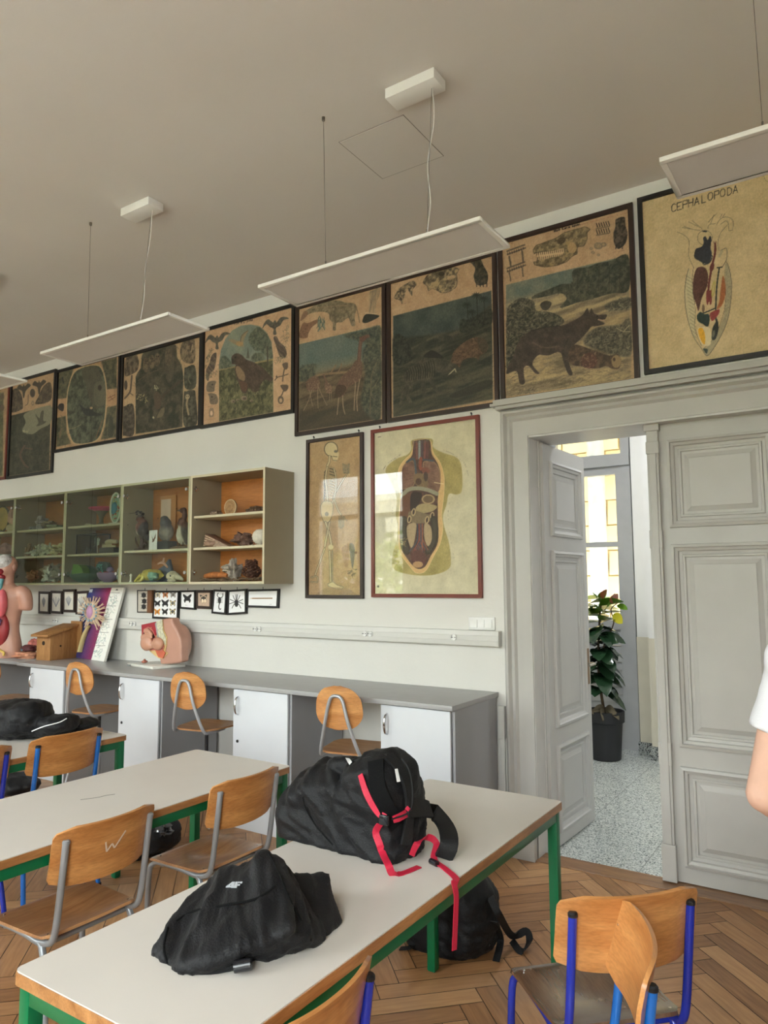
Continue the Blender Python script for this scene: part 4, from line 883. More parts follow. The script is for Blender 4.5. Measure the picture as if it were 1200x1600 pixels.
sk = [(325, 380), (360, 320), (430, 280), (510, 262), (580, 252), (626, 270), (605, 310), (612, 370), (600, 420), (540, 460), (480, 468), (430, 440), (400, 430), (370, 450), (358, 410)]
m = a.poly(sk, (120, 100, 68)); a.tex(m, (70, 58, 40), (156, 132, 94), 0.5, 27, 0.85, 3); a.ell(560, 340, 38, 18, (160, 132, 98), 1, -20); a.ell(480, 310, 26, 18, (52, 42, 30))
for k in range(12): a.line([(470+k*12, 400-k*3), (474+k*12, 372-k*3)], 5, (66, 52, 36))
a.line(sk+[sk[0]], 4, (54, 42, 30), 0.6)
b1 = [(85, 510), (120, 440), (170, 400), (240, 365), (270, 400), (240, 440), (235, 490), (215, 470), (190, 430), (170, 500), (150, 560), (135, 530)]
m = a.poly(b1, (112, 92, 64)); a.tex(m, (60, 50, 36), (146, 122, 88), 0.8, 28, 0.9, 3)
paw = [(710, 200), (740, 190), (800, 182), (830, 240), (865, 310), (860, 380), (830, 400), (790, 405), (760, 380), (748, 320), (760, 260)]; m = a.poly(paw, (44, 44, 36)); a.tex(m, (26, 28, 24), (86, 74, 52), 0.6, 29, 0.7, 3)
for x in (770, 800, 826, 856): a.line([(x, 380), (x+2, 416)], 7, (34, 30, 24))
caption(a, 140, 560, 240, 540); caption(a, 440, 490, 520, 470); caption(a, 770, 432, 860, 412)
a.build(t, M_print)

# ---- giraffe chart
t = framed(-3.518, -2.694, 2.703, 3.72, 'dark-framed chart of giraffes on a savanna, between the hawk and hyena charts', M_fr_dark, group=GR)
a = art_in(-3.518, -2.694, 2.703, 3.72, 0.028, 0.0038, TAN, (450, 430), 6.153)
pic = a.mask([(105, 665), (882, 482), (888, 1380), (106, 1500)]); a.tex(pic, (72, 88, 80), (92, 100, 86), 0.08, 3, 1, 1.4); a.put(pic*np.clip((a.Y+0.2*a.X-880)/160, 0, 1), (122, 104, 72), 0.8)
a.tex(a.mask([(106, 1010), (300, 940), (600, 860), (886, 800), (888, 1380), (106, 1500)], soft=40), (58, 48, 36), (104, 84, 56), 0.2, 6, 0.95, 2.4, ang=0.12)
a.put(pic*np.clip((a.Y+0.12*a.X-1230)/120, 0, 1), (54, 48, 36), 0.7); a.line([(106, 1040), (300, 960), (600, 930)], 22, (146, 112, 72), 0.6, True)
for rg, n in (([(110, 900), (180, 860), (270, 860), (260, 920), (240, 1000), (106, 1020)], 60), ([(540, 570), (700, 540), (884, 490), (886, 700), (780, 700), (720, 640), (600, 610)], 130), ([(720, 720), (886, 640), (888, 1360), (760, 1340), (700, 1200), (740, 960)], 260)):
    a.tex(a.mask(rg, True, 22), (44, 52, 44), (84, 84, 62), 0.5, 9, 0.85, 2.6); a.leaves(rg, n, 26, [(36, 44, 38), (92, 88, 64), (60, 62, 48)], 0.7)
a.line([(790, 1340), (800, 1000), (850, 840)], 9, (96, 80, 56), 0.8, True); a.line([(840, 1200), (800, 1140), (870, 1000)], 6, (104, 88, 62), 0.8, True)
def giraffe(body, legs, neck, w):
    m = a.poly(body, (94, 66, 50)); a.leaves(body, 130, 9, [(158, 124, 90), (140, 108, 78)], 0.7, 3.0); a.line(neck, w, (92, 66, 50), 1, True); a.line(neck, w*0.4, (112, 74, 54), 0.8, True)
    for l in legs: a.line(l, w*0.26, (140, 112, 84), 0.9, True)
giraffe([(470, 1060), (520, 970), (600, 900), (650, 820), (700, 820), (712, 900), (700, 1000), (640, 1040), (580, 1080), (530, 1160), (480, 1170)], [[(490, 1150), (480, 1260), (472, 1340)], [(525, 1160), (530, 1260), (548, 1335)], [(650, 1030), (640, 1180), (636, 1300)], [(690, 1000), (662, 1180), (668, 1305)]], [(680, 860), (690, 720), (705, 620), (745, 592), (770, 586)], 36)
a.poly([(682, 600), (720, 590), (772, 580), (740, 625), (710, 640)], (96, 60, 46)); a.poly([(470, 1060), (540, 1060), (560, 1100), (500, 1170), (440, 1180), (450, 1150)], (58, 42, 32), 0.8)
giraffe([(175, 1030), (220, 980), (280, 970), (305, 1030), (300, 1090), (240, 1110), (190, 1110)], [[(230, 1100), (200, 1200), (150, 1300)], [(205, 1110), (222, 1190), (236, 1255)], [(280, 1040), (320, 1140), (375, 1252)], [(290, 1050), (285, 1160), (290, 1280)]], [(180, 1030), (250, 1000), (290, 1060)], 20)
giraffe([(350, 1050), (380, 1030), (425, 1080), (415, 1130), (370, 1130)], [[(400, 1120), (400, 1210)], [(415, 1120), (420, 1200)]], [(380, 1060), (360, 1000), (345, 960)], 16)
a.line([(405, 950), (430, 910), (460, 865)], 12, (120, 88, 58), 0.9, True); a.line([(480, 930), (505, 890), (516, 850)], 10, (120, 88, 58), 0.9, True)
sk = [(118, 430), (160, 350), (210, 320), (300, 270), (420, 245), (490, 245), (560, 265), (630, 270), (660, 310), (640, 400), (645, 480), (610, 485), (580, 410), (520, 450), (465, 460), (460, 525), (432, 525), (430, 460), (400, 420), (390, 370), (320, 350), (220, 365), (180, 390), (130, 435)]
m = a.poly(sk, (112, 98, 70)); a.tex(m, (84, 72, 50), (134, 116, 84), 0.5, 31, 0.8, 2.4)
for k in range(11): a.line([(450+k*11, 300), (440+k*11, 420-k*2)], 3.5, (80, 68, 48), 0.8, True)
a.line([(210, 320), (420, 300), (600, 290)], 7, (134, 106, 76), 0.8, True); a.line([(655, 300), (675, 380), (688, 455)], 8, (104, 88, 60), 0.9, True); a.poly([(118, 430), (150, 350), (190, 350), (180, 395), (130, 436)], (124, 84, 58), 0.8)
m = a.poly([(110, 600), (118, 520), (150, 455), (190, 460), (280, 425), (290, 450), (230, 500), (195, 560), (185, 600)], (116, 78, 52)); a.leaves([(110, 600), (118, 520), (150, 470), (220, 470), (185, 600)], 60, 9, [(70, 44, 32), (140, 104, 70)], 0.8, 4); a.leaves([(290, 390), (350, 385), (355, 500), (280, 520)], 40, 40, [(66, 90, 76), (90, 108, 90), (48, 66, 56)], 0.9, 7, 0.5, PI/2)
m = a.poly([(785, 170), (830, 140), (880, 110), (878, 190), (850, 260), (835, 370), (775, 365), (780, 280)], (134, 112, 84)); a.tex(m, (98, 80, 58), (162, 138, 106), 0.4, 33, 0.7, 2.4, ang=1.4); a.poly([(715, 440), (750, 375), (870, 385), (860, 410), (780, 450), (735, 460)], (48, 50, 42)); a.line([(745, 362), (850, 372)], 10, (170, 146, 114))
caption(a, 500, 525, 570, 512); caption(a, 115, 620, 180, 606); a.line([(850, 90), (860, 130)], 10, (90, 74, 52), 0.6)
a.build(t, M_print)

# ---- hawk chart
t = framed(-4.553, -3.530, 2.888, 3.75, 'dark-framed chart of a hawk in an arched picture with bird figures either side', M_fr_black, group=GR)
a = art_in(-4.553, -3.530, 2.888, 3.75, 0.028, 0.0042, (166, 134, 102), (305, 460), 7.273)
arch = [(272, 1445), (270, 800), (290, 640), (340, 510), (420, 410), (520, 355), (630, 342), (730, 360), (810, 430), (865, 540), (885, 700), (888, 1338)]
pic = a.mask(arch); a.tex(pic, (92, 106, 94), (120, 124, 104), 0.1, 3, 1, 1.4)
low = a.mask([(270, 860), (500, 800), (880, 730), (888, 1338), (272, 1445)])*pic; a.tex(low, (54, 56, 34), (104, 96, 58), 0.3, 8, 0.95, 2.5); a.line([(272, 860), (460, 820)], 14, (148, 124, 76), 0.8); a.line([(690, 775), (880, 740)], 22, (156, 130, 76), 0.7)
for rg, n in (([(620, 560), (610, 480), (670, 400), (720, 370), (800, 430), (870, 560), (880, 720), (800, 700), (740, 640), (690, 640)], 150), ([(272, 800), (290, 720), (340, 700), (400, 760), (420, 820), (280, 850)], 50), ([(640, 720), (680, 670), (760, 670), (780, 740), (660, 760)], 40)):
    a.tex(a.mask(rg, True, 16)*pic, (52, 58, 44), (92, 94, 70), 0.5, 5, 0.75, 2.5); a.leaves(rg, n, 18, [(48, 52, 40), (96, 98, 74)], 0.7)
a.line([(820, 600), (825, 800)], 16, (66, 60, 46)); a.poly([(582, 725), (600, 590), (618, 725)], (80, 80, 66), smooth=False)
a.leaves([(275, 950), (480, 900), (880, 900), (886, 1330), (275, 1440)], 420, 36, [(42, 46, 28), (124, 114, 70), (78, 78, 46), (150, 138, 96)], 0.6, 5, 0.7, -PI/2)
hb = [(412, 740), (420, 700), (470, 670), (530, 690), (580, 740), (660, 770), (760, 830), (850, 920), (886, 960), (850, 990), (790, 970), (740, 1030), (720, 1090), (660, 1110), (610, 1060), (580, 1120), (530, 1110), (500, 1020), (470, 950), (450, 850), (460, 800), (420, 790)]
m = a.poly(hb, (70, 54, 42)); a.tex(m, (52, 41, 33), (86, 68, 52), 0.3, 13, 0.7, 2.0); a.leaves(hb, 130, 26, [(40, 32, 26), (104, 84, 64)], 0.5, 4, 0.4, 0.9)
m = a.poly([(460, 830), (500, 820), (560, 900), (560, 980), (500, 960), (470, 900)], (124, 96, 66)); a.ell(455, 715, 9, 9, (30, 24, 20)); a.poly([(412, 735), (432, 728), (436, 770), (420, 775)], (50, 42, 36)); a.poly([(500, 985), (590, 1010), (580, 1090), (530, 1090)], (90, 58, 42), 0.9)
a.poly([(378, 520), (420, 508), (500, 530), (530, 460), (605, 405), (560, 500), (545, 570), (560, 590), (500, 590), (440, 560)], (132, 112, 80)); a.ell(505, 560, 42, 26, (150, 118, 78)); a.line([(600, 410), (530, 470), (515, 540)], 8, (88, 74, 56), 0.8, True)
for x, y, r in ((430, 1215, 26), (480, 1200, 18), (555, 1180, 38), (640, 1210, 20)): a.ell(x, y, r, r*0.75, (132, 108, 86), 0.8); a.ell(x+6, y+4, r*0.5, r*0.4, (70, 54, 46), 0.8)
def bat(cx, cy, s, tilt):
    W = [(-135, 35), (-110, -30), (-70, -62), (-20, -30), (-6, -50), (8, -50), (20, -30), (60, -80), (110, -90), (150, -72), (95, -55), (60, 0), (25, 20), (10, 40), (18, 95), (0, 105), (-18, 95), (-14, 40), (-50, 20), (-90, -10)]
    P = [(cx+s*(x*math.cos(tilt)-y*math.sin(tilt)), cy+s*(x*math.sin(tilt)+y*math.cos(tilt))) for x, y in W]; m = a.poly(P, (78, 74, 60)); a.tex(m, (60, 56, 46), (96, 90, 74), 0.8, 15, 0.6, 2)
bat(248, 520, 1.0, 0.0); bat(905, 350, 1.05, 0.0)
for pts in ([(190, 690), (240, 665), (235, 760), (215, 850), (170, 900), (150, 980), (130, 960), (125, 860), (160, 790)], [(890, 490), (925, 478), (960, 540), (1020, 600), (1040, 680), (1010, 720), (960, 700), (930, 620), (910, 560)]):
    m = a.poly(pts, (88, 72, 56)); a.tex(m, (58, 46, 38), (110, 90, 70), 0.5, 19, 0.8, 2.4, ang=-0.8)
for rg in ([(115, 740), (160, 640), (190, 600), (200, 660), (150, 780), (120, 840)], [(970, 480), (1000, 400), (1060, 340), (1070, 620), (1030, 620)], [(900, 720), (1040, 700), (1000, 770), (910, 780)], [(120, 900), (260, 860), (240, 920), (120, 960)]): a.leaves(rg, 50, 20, [(88, 86, 60), (116, 104, 74), (64, 62, 46)], 0.7)
for cx, cy, fl in ((185, 1050, 1), (200, 1190, -1)): a.poly([(cx-fl*60, cy+10), (cx-fl*40, cy-50), (cx+fl*10, cy-68), (cx+fl*52, cy-60), (cx+fl*40, cy-20), (cx+fl*30, cy+50), (cx-fl*20, cy+60), (cx-fl*50, cy+50)], (104, 88, 68)); a.ell(cx+fl*10, cy-25, 8, 8, (40, 34, 28)); a.line([(cx-fl*40, cy-20), (cx+fl*20, cy+20)], 6, (70, 58, 46), 0.7)
m = a.poly([(165, 1300), (205, 1295), (210, 1380), (160, 1390)], (128, 106, 82)); a.ell(184, 1350, 15, 28, (186, 160, 130))
a.poly([(990, 790), (1050, 775), (1050, 840), (1015, 850)], (84, 68, 52)); a.line([(1015, 840), (1000, 920), (995, 985)], 15, (88, 72, 54), 1, True); a.line([(905, 975), (940, 940), (1000, 925), (1055, 905)], 12, (88, 72, 54), 1, True); a.ell(925, 935, 10, 14, (80, 64, 48))
a.poly([(970, 1030), (1050, 1030), (1055, 1070), (1020, 1105), (990, 1080)], (84, 68, 52)); a.line([(1005, 1090), (985, 1140), (970, 1160)], 13, (88, 72, 54), 1, True); a.ell(972, 1200, 34, 46, (88, 72, 54)); a.ell(972, 1205, 17, 24, (160, 132, 102))
a.leaves([(440, 325), (660, 270), (660, 295), (445, 345)], 60, 9, [(50, 38, 30)], 0.9, 5, 0.3, PI/2); caption(a, 170, 415, 380, 360); caption(a, 810, 265, 1050, 200, 4, (150, 84, 60), 0.6)
for y in (1112, 1262, 1410): caption(a, 115, y+20, 240, y)
caption(a, 915, 1275, 1050, 1255)
a.build(t, M_print)

# ---- owl chart
t = framed(-5.625, -4.551, 2.895, 3.715, 'dark-framed chart of owls in a night forest with small rounded side pictures', M_fr_black, group=GR)
a = art_in(-5.625, -4.551, 2.895, 3.715, 0.028, 0.005, (152, 126, 94), (180, 510), 8.276)
cen = [(265, 1390), (265, 650), (290, 600), (330, 540), (345, 380), (380, 300), (450, 270), (740, 205), (790, 250), (800, 400), (860, 500), (880, 640), (868, 1300)]
m = a.mask(cen, False, 12); a.tex(m, (44, 46, 36), (78, 70, 52), 0.2, 3, 1, 2.4); a.leaves(cen, 420, 50, [(34, 38, 30), (84, 76, 56), (56, 54, 40)], 0.5, 6)
for x, y, rx, ry in ((400, 500, 40, 95), (475, 460, 36, 90), (545, 430, 36, 85), (690, 400, 46, 110)):
    mm = a.ell(x, y, rx, ry, (94, 76, 54)); a.tex(mm, (62, 50, 38), (112, 92, 66), 0.6, 6, 0.8, 2.5); a.ell(x-12, y-ry*0.5, 8, 8, (36, 30, 24)); a.ell(x+12, y-ry*0.5, 8, 8, (36, 30, 24))
a.poly([(650, 300), (740, 290), (765, 500), (740, 660), (690, 730), (650, 620)], (86, 72, 54), 0.5); a.line([(300, 700), (420, 620), (560, 560)], 14, (84, 68, 50), 0.8, True); a.line([(560, 1000), (660, 860), (860, 700)], 30, (66, 54, 42), 0.7, True)
m = a.poly([(500, 900), (540, 840), (590, 900), (580, 1050), (520, 1060)], (78, 62, 46)); a.poly([(540, 1180), (600, 1060), (640, 1060), (620, 1150)], (110, 92, 66), 0.8)
a.leaves([(280, 860), (350, 880), (430, 960), (380, 990), (290, 940)], 22, 22, [(190, 170, 110)], 0.9, 6); a.leaves([(490, 750), (550, 760), (540, 830)], 10, 24, [(190, 178, 140)], 0.9, 6); a.leaves([(470, 1160), (510, 1160), (500, 1210)], 6, 20, [(190, 178, 140)], 0.9, 6)
for pts, c in (([(130, 640), (125, 500), (150, 390), (210, 345), (270, 360), (305, 450), (290, 560), (230, 610)], (84, 70, 54)), ([(840, 320), (870, 210), (940, 150), (1020, 160), (1030, 440), (940, 478), (860, 430)], (96, 80, 58)), ([(895, 560), (920, 530), (1030, 512), (1038, 780), (905, 795)], (58, 58, 44)), ([(890, 880), (920, 840), (1020, 825), (1040, 900), (1055, 1260), (890, 1280)], (62, 60, 46)), ([(105, 1060), (120, 1035), (235, 1020), (240, 1390), (120, 1412), (100, 1380)], (66, 58, 46))):
    m = a.poly(pts, c); a.tex(m, tuple(v*0.7 for v in c), tuple(v*1.35 for v in c), 0.4, 23, 0.8, 2.6)
a.ell(215, 470, 46, 70, (108, 92, 72), 0.6, 20); a.ell(215, 480, 20, 32, (60, 50, 40), 0.8, 20); a.ell(985, 230, 28, 24, (60, 48, 36), 0.8); a.line([(1000, 230), (985, 330)], 10, (160, 138, 104), 0.8); a.ell(935, 910, 28, 32, (158, 138, 108), 0.9); a.line([(935, 940), (925, 1010), (950, 1140)], 24, (150, 128, 96), 0.8, True)
for x in (924, 946): a.ell(x, 905, 5, 7, (40, 32, 26))
a.ell(138, 760, 22, 62, (70, 58, 46)); a.line([(215, 640), (205, 760), (190, 850), (125, 930)], 22, (82, 66, 50), 1, True); a.line([(190, 860), (230, 890)], 12, (82, 66, 50)); a.line([(960, 620), (945, 680), (975, 740)], 16, (100, 92, 64), 0.8, True)
a.build(t, M_print)

# ---- swallow chart and the one left of it
t = framed(-6.662, -5.640, 2.903, 3.745, 'dark-framed chart of swallows in a tall oval by a nest box', M_fr_black, group=GR)
a = art_in(-6.662, -5.640, 2.903, 3.745, 0.028, 0.0055, (150, 118, 86), (0, 550), 6.0)
for pts in ([(535, 190), (690, 150), (650, 290), (625, 430), (540, 440)], [(950, 90), (1095, 50), (1095, 340), (1005, 350), (990, 230)], [(1005, 520), (1090, 500), (1085, 800), (945, 820), (985, 700)], [(530, 620), (615, 600), (625, 760), (665, 860), (530, 890)]):
    m = a.mask(pts, False, 10); a.tex(m, (56, 60, 44), (92, 84, 58), 0.25, 4, 1, 2.6); a.leaves(pts, 60, 24, [(44, 48, 36), (100, 92, 66)], 0.5)
a.poly([(760, 140), (880, 118), (950, 140), (990, 260), (1002, 420), (985, 640), (940, 800), (860, 855), (740, 868), (670, 840), (630, 700), (620, 520), (632, 360), (680, 200)], (160, 134, 98))
ov = [(770, 150), (880, 128), (942, 150), (980, 260), (992, 420), (975, 640), (930, 790), (856, 845), (740, 858), (680, 830), (640, 700), (630, 520), (642, 360), (690, 210)]
m = a.poly(ov, (64, 70, 56)); a.tex(m, (44, 50, 38), (86, 90, 70), 0.25, 7, 0.95, 2.4); a.leaves(ov, 190, 40, [(38, 42, 32), (94, 96, 72)], 0.5, 5)
a.poly([(770, 170), (900, 135), (975, 330), (985, 480), (880, 520), (800, 300)], (74, 68, 52), 0.8); a.poly([(890, 300), (980, 290), (985, 480), (890, 490)], (88, 84, 64), 0.7); a.ell(935, 335, 18, 26, (50, 42, 34)); a.poly([(740, 480), (800, 530), (860, 520), (880, 560), (960, 590), (840, 600), (790, 580)], (44, 46, 44)); a.ell(855, 525, 14, 12, (150, 122, 92)); a.line([(640, 720), (700, 710), (760, 680)], 7, (140, 122, 84), 0.6, True); a.line([(900, 800), (960, 640)], 9, (112, 76, 50), 0.8)
a.poly([(540, 520), (560, 485), (595, 485), (600, 520), (590, 555), (560, 545)], (52, 46, 44)); a.line([(1015, 430), (1080, 400)], 6, (112, 64, 46)); a.line([(1030, 410), (1060, 450)], 5, (112, 64, 46)); a.line([(1020, 460), (1080, 420)], 5, (112, 64, 46)); a.poly([(1010, 780), (1030, 600), (1060, 640), (1060, 780)], (50, 56, 46), 0.8)
a.line([(585, 240), (595, 290)], 12, (40, 44, 40)); a.line([(560, 800), (575, 720)], 14, (104, 80, 62), 0.8)
a.build(t, M_print)
t = framed(-7.50, -6.672, 2.706, 3.765, 'tall dark-framed chart of owls and bats over a gloomy forest, second from the left edge', M_fr_black, group=GR)
a = art_in(-7.50, -6.672, 2.706, 3.765, 0.028, 0.006, (150, 122, 92), (0, 550), 6.0)
pic = a.mask([(92, 600), (475, 500), (462, 1105), (72, 1165)]); a.tex(pic, (44, 46, 36), (66, 64, 48), 0.2, 4, 1, 2.2); sky = [(235, 575), (475, 505), (475, 660), (380, 720), (300, 770), (210, 740), (240, 660)]; a.poly(sky, (110, 108, 84)); a.leaves([(80, 780), (470, 720), (462, 1100), (76, 1160)], 160, 40, [(34, 38, 30), (72, 70, 52)], 0.6)
a.poly([(330, 580), (370, 620), (385, 560), (410, 555), (405, 640), (435, 650), (400, 680), (340, 695), (360, 660)], (70, 66, 52)); a.line([(230, 880), (190, 960), (220, 1040), (260, 1080)], 20, (92, 64, 50), 0.8, True); a.line([(240, 900), (300, 910)], 14, (92, 66, 52), 0.8); a.leaves([(190, 730), (270, 740), (250, 770)], 12, 20, [(150, 142, 110)])
for pts in ([(98, 560), (98, 400), (150, 340), (200, 400), (215, 500), (200, 540)], [(335, 490), (360, 420), (410, 320), (475, 290), (475, 450)]): m = a.poly(pts, (74, 62, 48)); a.tex(m, (50, 44, 36), (94, 78, 58), 0.4, 6, 0.8, 2.5)
for cx, cy in ((222, 335), (366, 300)): a.poly([(cx-62, cy+10), (cx-40, cy-28), (cx-10, cy-12), (cx, cy-34), (cx+12, cy-14), (cx+40, cy-40), (cx+66, cy-20), (cx+20, cy+30), (cx+6, cy+90), (cx-6, cy+90), (cx-16, cy+30)], (64, 58, 46))
a.ell(305, 385, 24, 40, (66, 56, 46)); a.line([(265, 400), (262, 480), (240, 500)], 6, (80, 66, 52), 1, True); a.ell(308, 480, 12, 22, (96, 82, 64)); a.ell(308, 480, 7, 14, (150, 124, 94))
a.build(t, M_print)
t = framed(-8.33, -7.515, 2.71, 3.76, 'red-brown framed chart at the very left photo edge, only its right strip showing', M_fr_red, group=GR)
a = art_in(-8.33, -7.515, 2.71, 3.76, 0.028, 0.012, (140, 116, 86), (0, 550), 6.0); m = a.mask([(-600, 480), (35, 380), (25, 1160), (-600, 1250)]); a.tex(m, (60, 64, 42), (96, 96, 60), 0.2, 5, 0.9, 2.5)
for y in (420, 520): a.ell(20, y, 20, 30, (84, 70, 54))
a.build(t, M_print)

# ---- cephalopod chart
t = framed(-0.955, 0.03, 2.757, 3.797, 'black-framed cephalopod anatomy drawing on cream paper, above the right half of the door', M_fr_black, 0.026, group=GR)
a = art_in(-0.955, 0.03, 2.757, 3.797, 0.026, 0.0032, (176, 154, 114), (990, 260), 4.705); IK = (60, 54, 46); K2 = (30, 34, 38)
T = [('C', 278, 282), ('E', 320, 270), ('P', 362, 256), ('H', 404, 244), ('A', 448, 232), ('L', 502, 216), ('O', 545, 198), ('P', 594, 186), ('O', 636, 172), ('D', 690, 160), ('A', 732, 146)]
for ch, x, y in T: glyphs(a, ch, x, y, 54, 1, -0.28, 5.6, (30, 27, 24))
man = [(405, 750), (385, 830), (375, 960), (395, 1110), (440, 1250), (500, 1340), (538, 1392), (580, 1350), (640, 1250), (690, 1130), (715, 990), (720, 850), (700, 740), (680, 700)]
M1 = a.mask([(405, 750), (385, 830), (375, 960), (395, 1110), (440, 1250), (460, 1280), (450, 1180), (450, 1060), (430, 880), (415, 780)], True); a.put(M1, (168, 158, 124), 0.7)
for k in range(17): a.line([(380+k*3, 800+k*27), (432+k*2, 830+k*27)], 3, IK, 0.6)
M2 = a.mask([(672, 720), (700, 740), (720, 850), (715, 990), (690, 1130), (620, 1290), (545, 1392), (530, 1340), (600, 1240), (660, 1110), (676, 980), (676, 850)], True); a.put(M2, (134, 124, 100), 0.75); a.leaves([(680, 730), (715, 850), (700, 1050), (660, 1150), (680, 950)], 60, 14, [(100, 94, 78)], 0.6, 3)
a.line(man, 4, IK, 0.9, True); a.line([(440, 740), (430, 880), (455, 1060), (450, 1190), (500, 1320)], 3, IK, 0.9, True); a.line([(670, 760), (676, 980), (650, 1120), (590, 1260), (520, 1335)], 3, IK, 0.8, True)
for l in ([(320, 482), (370, 505), (408, 550), (405, 660), (440, 740)], [(690, 430), (640, 490), (620, 560), (630, 620)], [(405, 408), (470, 440)], [(430, 398), (480, 440)], [(355, 448), (430, 462), (490, 470)], [(370, 440), (430, 462)], [(565, 425), (590, 355)], [(550, 410), (580, 375), (606, 352)], [(610, 430), (640, 385), (690, 372), (730, 400), (730, 460)], [(640, 425), (680, 400), (700, 430), (700, 470), (730, 468)], [(635, 380), (650, 350)], [(655, 372), (672, 348)], [(545, 460), (555, 430), (600, 420)], [(480, 445), (500, 455), (505, 480)]): a.line(l, 3, IK, 0.85, True)
a.line([(a_[0], a_[1]) for a_ in [(524+55*math.cos(k*PI/8), 525+55*math.sin(k*PI/8)) for k in range(17)]], 3, IK, 0.8); a.ell(524, 478, 16, 6, K2)
a.poly([(455, 610), (500, 590), (515, 560), (512, 525), (530, 515), (545, 540), (560, 512), (572, 530), (566, 600), (575, 640), (560, 700), (530, 715), (500, 705), (455, 670)], (34, 36, 44)); a.line([(455, 620), (450, 670), (500, 700), (520, 722), (560, 705), (578, 660), (560, 645)], 7, K2, 1, True)
a.line([(600, 570), (598, 640), (575, 740), (552, 880), (550, 990)], 16, (98, 36, 32), 1, True); a.ell(576, 740, 16, 34, (98, 36, 32), 1, 15)
for dx in (-12, 0, 12): a.line([(598, 580), (598+dx, 552)], 4, (98, 36, 32))
m = a.poly([(470, 745), (520, 742), (546, 790), (540, 880), (500, 970), (478, 1060), (462, 1020), (440, 950), (436, 860), (448, 790)], (82, 42, 34)); a.tex(m, (66, 34, 28), (100, 56, 44), 0.5, 4, 0.7, 2)
for x in (545, 568): a.poly([(x-10, 920), (x+8, 915), (x+6, 1000), (x-4, 1018), (x-10, 990)], (120, 36, 34))
a.ell(586, 900, 12, 60, (150, 142, 62), 1, 8); a.ell(586, 900, 5, 45, (176, 154, 114), 1, 8)
a.line([(630, 745), (612, 880), (604, 1040), (606, 1130)], 11, (32, 40, 36), 1, True); a.line([(604, 1040), (560, 1060), (510, 1080)], 9, (32, 40, 36), 1, True); a.line([(615, 745), (650, 740)], 10, (32, 40, 36))
a.poly([(655, 805), (672, 850), (675, 940), (650, 1020), (612, 1048), (630, 990), (640, 900)], (158, 80, 34)); a.poly([(560, 1085), (585, 1065), (630, 1050), (625, 1085), (590, 1130), (570, 1130)], (140, 40, 38)); a.ell(512, 1045, 10, 30, (90, 60, 40), 0.8)
a.poly([(465, 1100), (490, 1070), (520, 1085), (550, 1085), (560, 1120), (545, 1180), (510, 1160), (475, 1140)], (34, 52, 46)); a.poly([(612, 1120), (625, 1180), (605, 1265), (575, 1270), (580, 1190), (600, 1150)], (34, 38, 38)); a.ell(588, 1230, 10, 26, (130, 122, 96), 0.7, 10)
a.poly([(470, 1200), (500, 1180), (560, 1190), (568, 1300), (530, 1320), (490, 1290)], (190, 174, 136)); a.poly([(475, 1200), (505, 1188), (525, 1240), (522, 1310), (490, 1270)], (196, 144, 34)); a.poly([(510, 1340), (545, 1345), (535, 1378)], (38, 54, 46)); a.line([(640, 620), (655, 610), (684, 605), (684, 680), (655, 735)], 5, IK, 0.7, True); a.line([(630, 660), (650, 620)], 18, (140, 130, 104), 0.7)
a.line([(955, 60), (965, 95), (988, 115)], 3, IK, 0.7, True)
a.build(t, M_print)

# ---- skeleton chart (glazed)
M_pic_glass = glass_mat('picture_glass', (250, 250, 248), 1.4)
M_pic_glass2 = glass_mat('old_picture_glass', (250, 250, 248), 1.25)
t = framed(-3.405, -2.890, 1.489, 2.662, 'tall narrow glazed chart of a standing skeleton on brown paper', M_fr_dark, 0.024, hooks=[-3.34, -2.93])
a = art_in(-3.405, -2.890, 1.489, 2.662, 0.024, 0.0036, (164, 134, 98), (470, 670), 5.818); BN = (190, 172, 132); BD = (54, 50, 40)
def bone(p, w): a.line(p, w+6, BD, 0.9, True); a.line(p, w, BN, 0.95, True)
a.ell(275, 185, 63, 67, BD); a.ell(275, 185, 57, 61, BN); a.poly([(285, 235), (345, 215), (330, 290), (290, 285)], BN); a.ell(318, 205, 17, 12, (104, 98, 84)); a.line([(290, 250), (330, 255)], 5, BD); a.line([(330, 290), (290, 285), (280, 250)], 4, BD); bone([(262, 250), (258, 300), (240, 340)], 16)
rib = [(205, 440), (240, 350), (290, 345), (325, 430), (320, 520), (290, 560), (225, 560), (200, 510)]; a.poly(rib, (148, 124, 90), 0.8)
for k in range(11): y = 365+k*26; a.line([(238-k*3, y), (215, y+30), (225, y+44)], 6, BD, 0.85, True); a.line([(262, y-6), (300, y+6), (318, y+24)], 6, (176, 160, 124) if k > 2 else BD, 0.9, True); a.line([(262, y-2), (298, y+14)], 3, BD, 0.6)
bone([(240, 350), (225, 450), (235, 560), (245, 660)], 12); bone([(300, 360), (320, 450), (315, 570), (280, 700)], 10)
bone([(325, 565), (375, 480), (410, 425)], 9); a.leaves([(385, 380), (440, 350), (440, 420), (390, 430)], 20, 22, [BN, BD]);
for dx in (0, 16, 30, 46, 56): bone([(392+dx*0.8, 400), (384+dx, 330-abs(30-dx)*0.4)], 4)
bone([(300, 640), (340, 740), (365, 780)], 9)
for dx in (0, 14, 28, 42): bone([(350+dx, 800), (346+dx, 910-abs(20-dx))], 4)
bone([(370, 790), (415, 832)], 5); m = a.poly([(180, 700), (210, 660), (285, 670), (290, 760), (260, 840), (215, 850), (185, 780)], BN, 0.8); a.line([(180, 700), (210, 660), (285, 670), (290, 760), (260, 840), (215, 850), (185, 780), (180, 700)], 4, BD, 0.8, True); a.ell(236, 775, 18, 20, (110, 100, 80))
